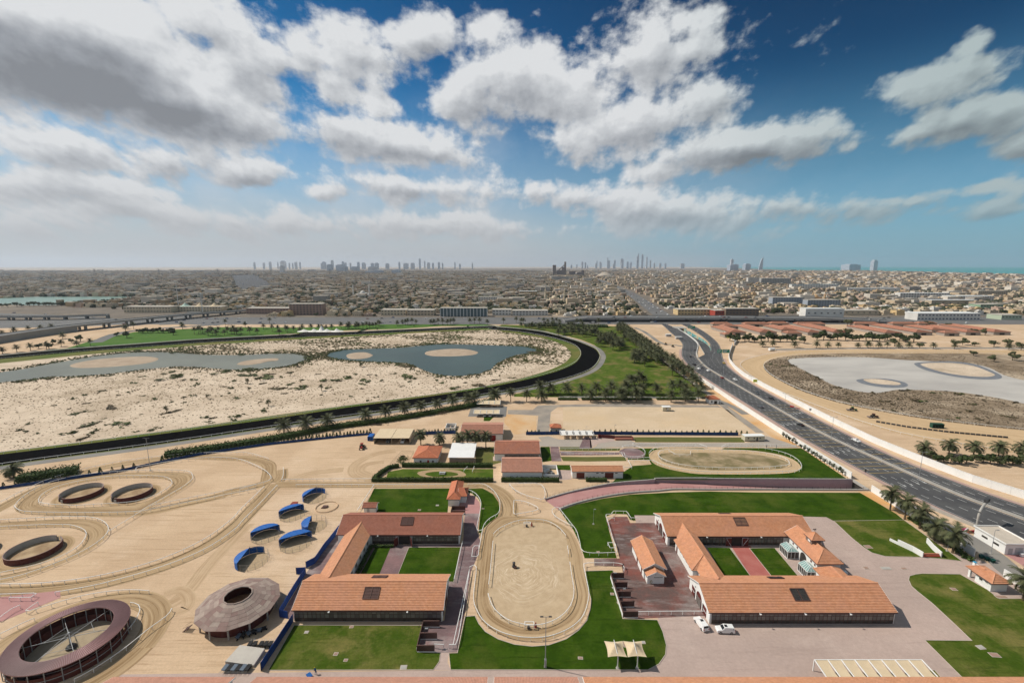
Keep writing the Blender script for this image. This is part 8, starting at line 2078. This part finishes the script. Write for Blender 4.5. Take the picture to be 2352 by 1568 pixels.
# mosques
def mosque(lab,x,y,m,mh,dx):
 t_ = thing('mosque',lab,'mosque',(x,y,0)); q = MB(); q.box(-20,0,0,20,26,9); q.box(-12,4,9,12,22,13); q.build('hall',m,t_); q = MB(); q.lathe([(7,13)]+[(7*math.cos(a*.157),13+7*math.sin(a*.157)) for a in range(1,11)],14,(0,13)); q.build('dome',m,t_,smooth=True)
 for s_ in (-1,1): q = MB(); q.lathe([(2.2,0),(1.9,mh*.5),(2.6,mh*.52),(1.7,mh*.55),(1.5,mh*.78),(2.2,mh*.8),(1.2,mh*.84),(.9,mh*.92),(.1,mh)],10,(s_*dx,0)); q.build('minaret',m,t_)
mosque('cream mosque with two tall minarets among the city houses',108,1150,mat('mosque_cream',(.62,.52,.38),(.55,.46,.33),.2),41,24)
mosque('white mosque with twin minarets behind the school block',-452,1370,mat('mosque_white',(.62,.60,.57)),40,24); mosque('small ochre mosque right of the city road',800,1190,mat('mosque_ochre',(.50,.33,.18)),26,16)
# cement works with tower, domes and skyline
cwk = thing('cement_works','dark brown cement works with kiln tower and conveyor frames','factory',(440,4270,0)); rust = mat('works_brown',(.17,.135,.12),(.21,.17,.15),.02)
for x,y,w,d,h in ((-48,0,30,26,98),(40,0,34,26,80),(52,0,16,20,128),(0,10,50,30,50),(120,20,60,40,42),(190,10,50,40,34),(215,0,26,26,52)): q = MB(); q.box(x-w/2,y-d/2,0,x+w/2,y+d/2,h); q.build('works_block',rust,cwk)
q = MB(); q.bar((-30,0,30),(45,0,100),7); q.build('conveyor',rust,cwk)
dm = thing('storage_dome','broad pale storage dome right of the cement works','dome',(779,3860,0)); q = MB(); q.lathe([(72,0),(66,10),(40,26),(12,38),(.5,42)],20); q.build('shell',mat('dome_tan',(.42,.36,.29)),dm,smooth=True)
sky_m = [mat('tower_haze_%d' % k,c,tuple(v*.8 for v in c),.01,.5) for k,c in enumerate(((.40,.46,.54),(.46,.50,.56),(.52,.54,.57)))]  # pale blue-grey base colours with distance haze painted into the towers
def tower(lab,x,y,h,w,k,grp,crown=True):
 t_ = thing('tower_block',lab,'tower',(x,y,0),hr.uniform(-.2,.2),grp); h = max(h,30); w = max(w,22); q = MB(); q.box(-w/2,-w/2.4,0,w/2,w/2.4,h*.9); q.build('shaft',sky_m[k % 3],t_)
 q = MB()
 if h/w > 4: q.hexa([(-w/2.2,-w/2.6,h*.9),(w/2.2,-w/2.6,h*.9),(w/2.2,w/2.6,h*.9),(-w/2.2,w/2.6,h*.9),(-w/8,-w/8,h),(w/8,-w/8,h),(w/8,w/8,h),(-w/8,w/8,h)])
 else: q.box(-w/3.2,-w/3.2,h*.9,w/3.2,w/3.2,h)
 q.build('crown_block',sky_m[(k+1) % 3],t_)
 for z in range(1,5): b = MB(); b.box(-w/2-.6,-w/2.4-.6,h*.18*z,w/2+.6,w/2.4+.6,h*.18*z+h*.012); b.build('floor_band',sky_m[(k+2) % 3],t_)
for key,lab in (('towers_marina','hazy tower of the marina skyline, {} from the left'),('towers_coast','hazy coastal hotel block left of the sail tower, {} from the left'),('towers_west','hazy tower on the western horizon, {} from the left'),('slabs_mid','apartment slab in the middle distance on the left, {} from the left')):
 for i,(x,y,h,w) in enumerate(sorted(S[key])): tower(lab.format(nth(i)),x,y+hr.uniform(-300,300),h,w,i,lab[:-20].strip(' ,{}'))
# sail shaped hotel on the shore and two island hotels
sl = thing('sail_tower','curved sail shaped hotel tower on the distant shore','hotel',(5190,9600,0)); q = MB(); n = 12
for k in range(n):
 z0,z1 = 245*k/n,245*(k+1)/n; f0,f1 = -52+52*(k/n) ** 1.9,-52+52*((k+1)/n) ** 1.9
 q.hexa([(f0,-14,z0),(22,-14,z0),(22,14,z0),(f0,14,z0),(f1,-14,z1),(22,-14,z1),(22,14,z1),(f1,14,z1)])
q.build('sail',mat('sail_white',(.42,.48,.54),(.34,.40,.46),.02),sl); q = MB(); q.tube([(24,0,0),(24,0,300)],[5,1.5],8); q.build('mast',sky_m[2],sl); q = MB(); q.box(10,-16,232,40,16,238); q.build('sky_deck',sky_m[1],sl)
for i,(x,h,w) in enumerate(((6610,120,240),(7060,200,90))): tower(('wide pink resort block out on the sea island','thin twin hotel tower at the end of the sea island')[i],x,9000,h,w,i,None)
sheet('sea_island',[(5700,8800),(7400,8900),(7500,9300),(5900,9400)],.8,mat('island_ground',(.3,.29,.25)))
mast_m = mat('mast_white',(.6,.6,.6));
for i,(x,y,h) in enumerate(((-600,880,42),(-770,1050,60),(1230,1050,36))): t_ = thing('radio_mast',('nearer pale mast by the mall and interchange','farther tall pale mast by the lagoon','pale mast among the right hand factories')[i],'mast',(x,y,0)); q = MB(); q.tube([(0,0,0),(0,0,h)],[.9,.35],8); q.build('pole',mast_m,t_); q = MB(); q.box(-1.5,-1.5,h-1,1.5,1.5,h); q.build('lamp_ring',mast_m,t_)
for i,x in enumerate((-3900,-3300,-2750,-2250,-1700)):
 t_ = thing('power_pylon',f'lattice power pylon on the hazy left horizon, {ORD[i]} from the left','pylon',(x,4300,0),0,'power pylons')
 for s_ in (-1,1): q = MB(); q.bar((s_*9,0,0),(s_*1.2,0,62),1.6); q.build('leg',dark_metal,t_)
 for z in (40,50,59): q = MB(); q.bar((-17,0,z),(17,0,z),1.6); q.build('cross_arm',dark_metal,t_)
sheet('car_park',S['parking_lot'],.1,asphalt)
mb = MB(); lx = [p[0] for p in lot]; ly = [p[1] for p in lot]
for k in range(2600):
 x,y = hr.uniform(min(lx),max(lx)),hr.uniform(min(ly),max(ly))
 if not inside((x,y),lot) or int(y/9) % 2: continue
 mb.cur = hr.randrange(3); mb.obox((x,y),2.3,1.0,.1,1.5,1.2,False)
tag(mb.build('parked_cars',[mat('car_w',(.6,.6,.6)),mat('car_b',(.08,.12,.2)),mat('car_g',(.25,.27,.3))]),'countless cars standing in the big far car park','cars',kind='stuff')

# ------------------------------------------------------------------ vehicles, people, small things
tyre_m = mat('tyre',(.015,.015,.016)); rim_m = mat('rim',(.35,.35,.36),metal=.6,rough=.35); cglass = mat('car_glass',(.015,.018,.022),rough=.1,spec=.6)
lamp_r = mat('tail_lamp',(.35,.01,.01)); lamp_w = mat('head_lamp',(.7,.7,.68),rough=.2)
paints = {n: mat('paint_'+n,c,rough=.28,spec=.5) for n,c in (('white',(.78,.78,.77)),('silver',(.42,.43,.44)),('black',(.02,.02,.022)),('red',(.20,.02,.02)),('grey',(.10,.11,.12)),('blue',(.03,.07,.17)),('yellow',(.55,.35,.03)))}
def body_mesh(prof,hw,name='body',taper=.06):
 """extrude a side profile; upper points pulled in"""
 mb = MB(); zs = [p[1] for p in prof]; zm = max(zs); L_ = []
 for s_ in (-1,1): L_.append([(x,s_*(hw-taper*max(0,z-.75)*3.2-.04*(abs(x) > 1.9)),z) for x,z in prof])
 n = len(prof); mb.face(list(reversed(L_[0]))); mb.face(L_[1])
 for i in range(n): j = (i+1) % n; mb.face([L_[0][i],L_[0][j],L_[1][j],L_[1][i]])
 return mb
SUV = [(-2.3,.35),(-2.32,.9),(-2.2,1.15),(-2.05,1.72),(-.0,1.80),(.35,1.76),(.95,1.18),(2.05,1.05),(2.28,.85),(2.3,.38)]
SED = [(-2.3,.32),(-2.32,.78),(-2.15,.95),(-1.5,1.0),(-.95,1.40),(.25,1.42),(1.0,1.0),(2.1,.85),(2.28,.65),(2.3,.34)]
def car_meshes(prof,suv):
 zt,zb = (1.66,1.2) if suv else (1.34,1.0)
 w = MB()
 for s_ in (-1,1):
  y = .90 if suv else .86
  pts = [(-1.95,zb),(-1.85,zt),(-.05,zt+.02),(.3,zt),(.85,zb)] if suv else [(-1.35,zb),(-.9,zt),(.2,zt),(.85,zb)]
  p = [(x,s_*(y-(z-.75)*.19+.015),z) for x,z in pts]; w.face(p if s_ < 0 else list(reversed(p)))
 ws = MB(); q = [(.42,1.70,.98,1.2)] if suv else [(.3,1.39,1.0,1.02)]
 for (xa,za,xb,zb_) in q: ws.face([(xb+.02,-.76,zb_+.02),(xb+.02,.76,zb_+.02),(xa+.02,.66,za+.02),(xa+.02,-.66,za+.02)])
 rw = MB(); rw.face([(-2.21,.72,1.2),(-2.21,-.72,1.2),(-2.08,-.62,1.66),(-2.08,.62,1.66)]) if suv else rw.face([(-1.52,.7,1.04),(-1.52,-.7,1.04),(-1.0,-.62,1.40),(-1.0,.62,1.40)])
 return body_mesh(prof,.95 if suv else .92),w.mesh('side_window',cglass),ws.mesh('windscreen',cglass),rw.mesh('rear_window',cglass)
wt = MB(); wt.lathe([(.0,-.12),(.34,-.12),(.36,0),(.34,.12),(.0,.12)],14); wt = wt.mesh('tyre',tyre_m); wr_ = MB(); wr_.lathe([(0,-.13),(.2,-.13),(.2,.13),(0,.13)],10); wr_ = wr_.mesh('rim',rim_m)
CARS = {}
for kind,prof in (('suv',SUV),('sedan',SED)):
 b,a_,c_,d_ = car_meshes(prof,kind == 'suv'); CARS[kind] = (b,a_,c_,d_,{k: None for k in paints})
hl = MB(); hl.box(-.05,-.2,-.08,.05,.2,.08); tl_m = hl.mesh('tail_lamp',lamp_r); hl_m = hl.mesh('headlight',lamp_w)
def car(label,kind,col,x,y,rz,z=0.0,group=None,nm='parked_car'):
 b,a_,c_,d_,cache = CARS[kind]
 if cache[col] is None: cache[col] = b.mesh('body',paints[col])
 t_ = thing(nm,label,'car',(x,y,z),rz,group); bo = link('body',cache[col],t_); link('side_window',a_,bo); link('windscreen',c_,bo); link('rear_window',d_,bo)
 for wx in (-1.4,1.42):
  for s_ in (-1,1):
   w = link('wheel',wt,t_,(wx,s_*.84,.36)); w.rotation_euler = (math.pi/2,0,0); link('rim',wr_,w)
 for s_ in (-1,1): link('headlight',hl_m,t_,(2.26,s_*.66,.78)); link('tail_lamp',tl_m,t_,(-2.3,s_*.74,.92))
 if kind == 'suv': q = MB(); q.box(-.5,-.42,1.79,.25,.42,1.815); link('sunroof',q.mesh('sunroof',cglass),bo)
 return t_
car('white sports utility car parked nose to the red yard rail','suv','white',50.6,107.6,R(101)); car('white sports utility car parked side on below the right stable glazing','suv','white',56.0,105.6,R(178))
hwc = (('dark saloon braking on the near left carriageway','sedan','black',173.5,262,100),('white saloon on the near right carriageway','sedan','white',188.5,237,-83),('grey car on the left carriageway beside the gate lodge wall','sedan','grey',168.5,297,95),('black saloon on the right carriageway above the rumble bars','sedan','black',186.5,316,-88),('dark car following on the right carriageway','sedan','grey',184.5,332,-88),('white car on the right carriageway by the yellow sign','sedan','white',187.5,372,-88),
  ('dark red car against the median on the left carriageway','sedan','red',179.3,378,90),('white utility car against the median on the left carriageway','suv','white',178.5,404,90),('white utility car in the middle of the left carriageway','suv','white',173.2,412,92),('dark car beside the curved mast on the left carriageway','sedan','grey',178.0,418,92),('black car behind the curved mast on the left carriageway','suv','black',176.0,430,95),('yellow taxi at the right edge of the carriageway below the gantry','sedan','yellow',208,437,-100),('dark car at the bend of the left carriageway','sedan','black',188,470,70),('small dark car beside the underpass parapet','sedan','grey',208,508,66))
for (lab,k,c,x,y,a) in hwc: car(lab,k,c,x,y,R(a),.06,None,'moving_car')
car('dark pick up parked in the left bay of the machinery shed','suv','grey',-67.5,236.5,R(-90)); car('white van parked in the right bay of the machinery shed','suv','white',-59.5,236,R(-90)); car('silver car parked in the left of the canvas bays','suv','silver',-17.5,279.5,R(-90)); car('white car parked in the right of the canvas bays','sedan','white',-14,279.5,R(-90)); car('dark car parked behind the little red roofed lodge','sedan','black',139,318,R(10))
# traffic on the crossing motorway, interchange and city road: too small to show parts
fc = []
for c in ('white','white','silver','black','grey','red','blue'):
 b = CARS['sedan'][0] if c != 'blue' else CARS['suv'][0]; q = MB(); q.v = list(b.v); q.f = list(b.f); q.uv = list(b.uv); q.mi = list(b.mi); q.cur = 1
 for s_ in (-1,1): q.face([(-1.4,s_*.86,1.0),(-.9,s_*.8,1.36),(.2,s_*.8,1.36),(.9,s_*.86,1.0)])
 q.face([(1.02,-.76,1.04),(1.02,.76,1.04),(.32,.66,1.41),(.32,-.66,1.41)]); fc.append((c,q.mesh('motorway_car',[paints[c],cglass])))
cr_ = random.Random(4)
def traffic(fmt,group,pts):
 for i,(x,y,z,a) in enumerate(pts):
  c,m = cr_.choice(fc); o = link('motorway_car',m,None,(x,y,z),a,1.15); tag(o,fmt.format(c if c != 'blue' else 'blue',nth(i)),'car',group)
traffic('small {} car on the crossing motorway, {} from the left','cars on the crossing motorway',sorted([(cr_.uniform(-560,900),cr_.choice((750,755,760,766,815,820,826,832)),.05,cr_.choice((0,math.pi))) for k in range(75)]))
traffic('small {} car on the motorway bridge, {} from the left','cars on the motorway bridge',sorted([(cr_.uniform(150,480),cr_.choice((775,780,794,799)),6.55,cr_.choice((0,math.pi))) for k in range(13)]))
traffic('small {} car on the straight city road, {} outwards','cars on the city road',[(road_x(y)+cr_.choice((-12,-8,-4.5,4.5,8,12)),y,.08,R(84)) for y in sorted(cr_.uniform(850,1900) for k in range(42))])
traffic('small {} car on the left interchange, {} from the left','cars on the interchange',sorted([(x+cr_.uniform(-6,6),y+cr_.uniform(-6,6),.12,cr_.uniform(2.7,3.4)) for (x,y) in [(-470-90*u,735+25*u) for u in (0,.5,1,1.6,2.4,3)]+[(-560-80*u,760+130*u) for u in (.2,.6,1,1.4,1.9,2.3)]+[(-1000+100*u,640+27*u) for u in (0,.6,1.3,2,2.8,3.6)]+[(-700-100*u,800+40*u) for u in (0,.7,1.5,2.2,3,4)]]))
# tractors and plant
def tractor(label,x,y,rz,c):
 t_ = thing('tractor',label,'tractor',(x,y,0),rz); m = mat('tractor_'+c[0],c[1]); q = MB(); q.box(.1,-.42,.8,2.2,.42,1.5); q.build('bonnet',m,t_); q = MB(); q.hexa([(-1.2,-.7,1.0),(.3,-.7,1.0),(.3,.7,1.0),(-1.2,.7,1.0),(-1.0,-.6,2.6),(.1,-.6,2.6),(.1,.6,2.6),(-1.0,.6,2.6)]); q.build('cab',cglass,t_); q = MB(); q.box(-1.2,-.75,2.6,.25,.75,2.75); q.build('cab_roof',m,t_)
 for wx,s3 in ((-.9,2.3),(1.7,1.5)):
  for s_ in (-1,1): w = link('wheel',wt,t_,(wx,s_*.95,.36*s3),0,s3); w.rotation_euler = (math.pi/2,0,0); link('rim',wr_,w)
 q = MB(); q.box(-3.6,-1.3,.3,-1.7,1.3,.7); q.build('harrow',rust,t_)
tractor('green tractor with red harrow on the sand beyond the right wall',226,290,R(-20),('green',(.03,.12,.03))); tractor('dark red tractor on the sand beyond the right wall',229,276,R(-10),('red',(.13,.05,.04))); tractor('red and black tractor parked by the blue container',-79,227,R(-80),('crimson',(.25,.02,.02)))
for i,(x,y) in enumerate(((172,566),(178,545),(187,545),(190,530))): tractor(f'yellow road works machine on the sand left of the highway, {ORD[i]} from the far end',x,y,R(30*i),('yellow',(.50,.33,.03)))
hs_ = thing('horse_box','dark green horse starting gate on the sand beyond the highway','starting gate',(252,258,0),R(-8));
for k in range(5): q = MB(); q.box(-3+k*1.5-.08,-1.2,0,-3+k*1.5+.08,1.2,2.6); q.build('stall_divider',mat('gate_green',(.02,.07,.045)),hs_)
q = MB(); q.box(-3.1,-1.2,2.5,3.1,1.2,2.8); q.build('gantry',mat('gate_green',(.02,.07,.045)),hs_)
cl = thing('stacked_rail_line','long line of dark rail sections lying on the sand beyond the highway','rails')
rp = resample([(224,268),(236,258),(252,250),(268,244.5),(277,241.5)],n=26)
for a,b in zip(rp,rp[1:]): q = MB(); q.bar((a[0],a[1],.5),(a[0]+(b[0]-a[0])*.8,a[1]+(b[1]-a[1])*.8,.5),.5,1.0); q.build('rail_section',dark_metal,cl)
tk = thing('water_tank','white water tanker body on the sand beside the right wall','tank',(293,505,0),.3); q = MB(); q.tube([(-3.5,0,1.9),(3.5,0,1.9)],1.6,14); q.build('drum',white_plastic,tk); q = MB(); q.box(-3,-.8,0,3,.8,.6); q.build('cradle',dark_metal,tk)
sk = thing('brush_heap','heap of cut brush and branches on the sand','heap',(-46,284,0)); q = MB(); r_ = random.Random(9)
for k in range(70): a = r_.uniform(0,6.28); p = (r_.gauss(0,2.6),r_.gauss(0,1.8),r_.uniform(.1,1.6)); q.bar(p,(p[0]+1.6*math.cos(a),p[1]+1.6*math.sin(a),p[2]+r_.uniform(-.4,.4)),.14)
q.build('branches',mat('dead_brush',(.12,.085,.055),(.17,.13,.09),1.),sk)
sk2 = thing('brush_heap','low strip of cut brush on the sand left of the machinery shed','heap',(-82,263,0)); q = MB()
for k in range(60): a = r_.uniform(-.4,.4); p = (r_.gauss(0,2.4),r_.gauss(0,.7),r_.uniform(.05,.8)); q.bar(p,(p[0]+1.4*math.cos(a),p[1]+1.4*math.sin(a),p[2]+.1),.13)
q.build('branches',mat('dead_brush',(.12,.085,.055)),sk2)
# show jumps in the oval and paddocks
def jump(label,x,y,rz,w=2.4):
 t_ = thing('show_jump',label,'jump',(x,y,0),rz); q = MB()
 for s_ in (-1,1):
  for dy in (-.55,.55): q.bar((s_*w/2,dy,0),(s_*w/2,dy,1.5),.13)
  q.bar((s_*w/2,-.55,1.45),(s_*w/2,.55,1.45),.13)
 for dy in (-.55,.55): q.bar((-w/2,dy,1.45),(w/2,dy,1.45),.14)
 q.build('frame',white_plastic,t_); q = MB(); q.lathe([(.35,0),(.4,.4),(.35,.8),(0,.8)],10,(-.2,-.3)); q.build('drum',dark_metal,t_); q = MB(); q.lathe([(.38,0),(.3,.7),(.14,1.5),(0,1.6)],8,(w/2+.5,.2)); q.build('red_marker',mat('marker_red',(.25,.05,.04)),t_)
jump('white framed jump with red marker at the north end of the oval',5.6,154.6,0); jump('white framed jump with red marker at the south end of the oval',4.6,106.8,0)
t_ = thing('dark_stand','black stand alone in the middle of the oval arena','stand',(.6,131.5,0)); q = MB(); q.lathe([(.55,0),(.6,.5),(.4,1.0),(.5,1.7),(.1,1.9)],10); q.build('body',dark_metal,t_); q = MB(); q.box(.0,-.9,0,.9,-.2,.7); q.build('side_box',brown,t_)
for i,(pts,lab) in enumerate(([((-22.5,199),(-21.2,203.5)),'long slanting white pole jump in the hedged paddock, left'],[((-18.4,198),(-17.9,204)),'long slanting white pole jump in the hedged paddock, right'],[((81,222),(83,217),(90,217),(92,222)),'square white pole jump in the grassy paddock oval'])):
 rail_run(None,lab,pts=list(pts),h=1.0,sm=0,name='pole_jump')
bn_ = thing('garden_bench','grey picnic bench in the hedged paddock oval','bench',(-32.2,197.6,0)); q = MB(); q.box(-1.4,-.5,.7,1.4,.5,.8); q.build('table_top',grey_wall,bn_)
for s_ in (-1,1): q = MB(); q.box(-1.4,s_*1.0-.2,.42,1.4,s_*1.0+.2,.5); q.build('seat',grey_wall,bn_); q = MB(); q.box(s_*1.1-.08,-1.1,0,s_*1.1+.08,1.1,.7); q.build('leg',grey_wall,bn_)
# wheelbarrows by the ramp box, and the concrete ramp itself
bb = thing('muck_ramp','pale concrete loading slab between rows of black barrows','slab',(-65.2,97.3,0),-.06); q = MB(); q.hexa([(-3.6,-2.3,0),(3.4,-2.3,0),(3.4,2.3,0),(-3.6,2.3,0),(-3.6,-2.3,1.3),(3.4,-2.3,.6),(3.4,2.3,.9),(-3.0,2.3,1.5)]); q.build('slab',mat('pale_concrete',(.56,.52,.46),(.5,.46,.41),.5),bb)
def barrow(label,x,y,rz,c):
 t_ = thing('wheelbarrow',label,'wheelbarrow',(x,y,0),rz,'wheelbarrows by the concrete slab'); q = MB(); q.hexa([(-.35,-.5,.35),(.35,-.5,.35),(.35,.5,.35),(-.35,.5,.35),(-.5,-.8,1.0),(.5,-.8,1.0),(.5,.8,.85),(-.5,.8,.85)]); q.build('tub',mat('tub_'+c[0],c[1]),t_); w = link('wheel',wt,t_,(0,-.75,.25),0,.7); w.rotation_euler = (0,math.pi/2,0)
 for s_ in (-1,1): q = MB(); q.bar((s_*.3,.3,.5),(s_*.35,1.5,.8),.06); q.build('handle',steel,t_)
bk_ = ('black',(.02,.02,.022)); bg_ = ('bluegrey',(.12,.15,.19))
for i in range(5): barrow(f'black wheelbarrow behind the concrete slab, {ORD[i]} from the left',-66.2+i*1.15+(i > 1)*.5,101.0,.1,bk_)
for i in range(6): barrow(f'muck barrow in front of the concrete slab, {ORD[i]} from the left',-68.2+i*1.08,94.0,3.0,bk_ if i % 2 else bg_)
for i in range(6): barrow(f'muck barrow under the edge of the round arena roof, {ORD[i]} from the left',-70.6+i*1.0,103.4+i*.5,.4*i,bk_ if i % 2 else bg_)
# people
def person(label,x,y,rz,shirt,legs,stride=.25,bend=0.0):
 t_ = thing('person',label,'person',(x,y,0),rz)
 V = [(0,0,.95),(0,bend*.3,1.25),(0,bend*.55,1.48),(0,bend*.65,1.58),(0,bend*.7,1.68),(-.11,0,.9),(-.12,stride*.5,.5),(-.12,stride,.06),(-.12,stride+.16,.04),(.11,0,.9),(.12,-stride*.4,.5),(.12,-stride,.06),(.12,-stride+.16,.04),(-.2,bend*.5,1.42),(-.25,bend*.5-.08,1.14),(-.23,bend*.6+.12,.92),(.2,bend*.5,1.42),(.25,bend*.5+.05,1.14),(.23,bend*.6+.16,.94)]
 E_ = [(0,1),(1,2),(2,3),(3,4),(0,5),(5,6),(6,7),(7,8),(0,9),(9,10),(10,11),(11,12),(2,13),(13,14),(14,15),(2,16),(16,17),(17,18)]
 rad = [.16,.15,.16,.06,.10,.10,.075,.05,.045,.10,.075,.05,.045,.07,.05,.04,.07,.05,.04]
 me = bpy.data.meshes.new('body'); me.from_pydata(V,E_,[]); o = link('body',me,t_); md = o.modifiers.new('skin','SKIN')
 for i,r in enumerate(rad): me.skin_vertices[0].data[i].radius = (r,r)
 me.skin_vertices[0].data[0].use_root = True; o.modifiers.new('sub','SUBSURF').levels = 1; o.modifiers['sub'].render_levels = 1; me.materials.append(mat('cloth_'+shirt[0],shirt[1]))
 q = MB(); q.lathe([(.02,1.60)]+[(.11*math.sin(a*.314),1.71-.13*math.cos(a*.314)) for a in range(1,10)]+[(.01,1.85)],10,(0,bend*.75)); q.build('head',mat('skin',(.22,.12,.075)),t_,smooth=True); q = MB(); q.lathe([(.12,1.74),(.115,1.80),(.07,1.85),(.01,1.865)],10,(0,bend*.75)); q.build('cap' if legs else 'hair',mat('cap_'+shirt[0],legs or (.02,.015,.012)),t_,smooth=True)
person('person in dark clothes walking across the dark red yard',35.3,130.9,R(20),('dark',(.03,.03,.035)),None); person('person in blue and yellow bending over a blue barrow on the bottom road',-46.2,92.9,R(60),('blue',(.02,.08,.2)),(.6,.45,.03),.2,.5); person('person in dark blue walking on the service road by the paddock',134.5,228.0,R(80),('navy',(.02,.03,.08)),None); person('person in pale clothes by the paddock rail',139.0,227.0,R(0),('pale',(.6,.6,.6)),None,.05); person('person in red by the highway office',176.5,146.0,R(40),('red',(.3,.02,.03)),None)
barrow('blue wheelbarrow beside the bending person on the bottom road',-47.3,91.9,.8,('blue',(.01,.09,.3)))
# office huts and shelters left of the highway, kiosk and bins
for i,(x,y,w) in enumerate(((212,610,7),(218,588,8))): cabin(f'pale bus shelter hut on the sand left of the highway, {("farther", "nearer")[i]} one',x,y,w,4,3.2,0,grey_wall)
for i in range(3): t_ = thing('bin',f'dark green wheeled bin beside the exit road wall, {ORD[i]} from the left','bin',(154.6+i*.7,136.2-i*1.1,0)); q = MB(); q.hexa([(-.4,-.4,0),(.4,-.4,0),(.4,.4,0),(-.4,.4,0),(-.55,-.5,1.0),(.55,-.5,1.0),(.55,.5,1.0),(-.55,.5,1.0)]); q.build('body',mat('bin_green',(.01,.06,.045)),t_); q = MB(); q.box(-.58,-.53,1.0,.58,.53,1.1); q.build('lid',mat('bin_lid',(.015,.09,.07)),t_)
# ------------------------------------------------------------------ air
HAZE = 0.000036
hz = MB(); hz.box(-31000,-3000,-7,31000,31000,520)
ho_ = hz.build('haze'); ho_['kind'] = 'stuff'; hm = bpy.data.materials.new('haze_air'); hm.use_nodes = True; hm.node_tree.nodes.clear(); t = NT(hm.node_tree)
oo_ = t.n('ShaderNodeOutputMaterial'); pv = t.n('ShaderNodeVolumePrincipled'); pv.inputs['Color'].default_value = (.68,.78,.92,1); pv.inputs['Density'].default_value = HAZE; pv.inputs['Anisotropy'].default_value = .3
t.l(pv.outputs[0],oo_.inputs['Volume']); ho_.data.materials.append(hm)
tag(ho_,'thin pale haze lying over the whole city and desert','haze')
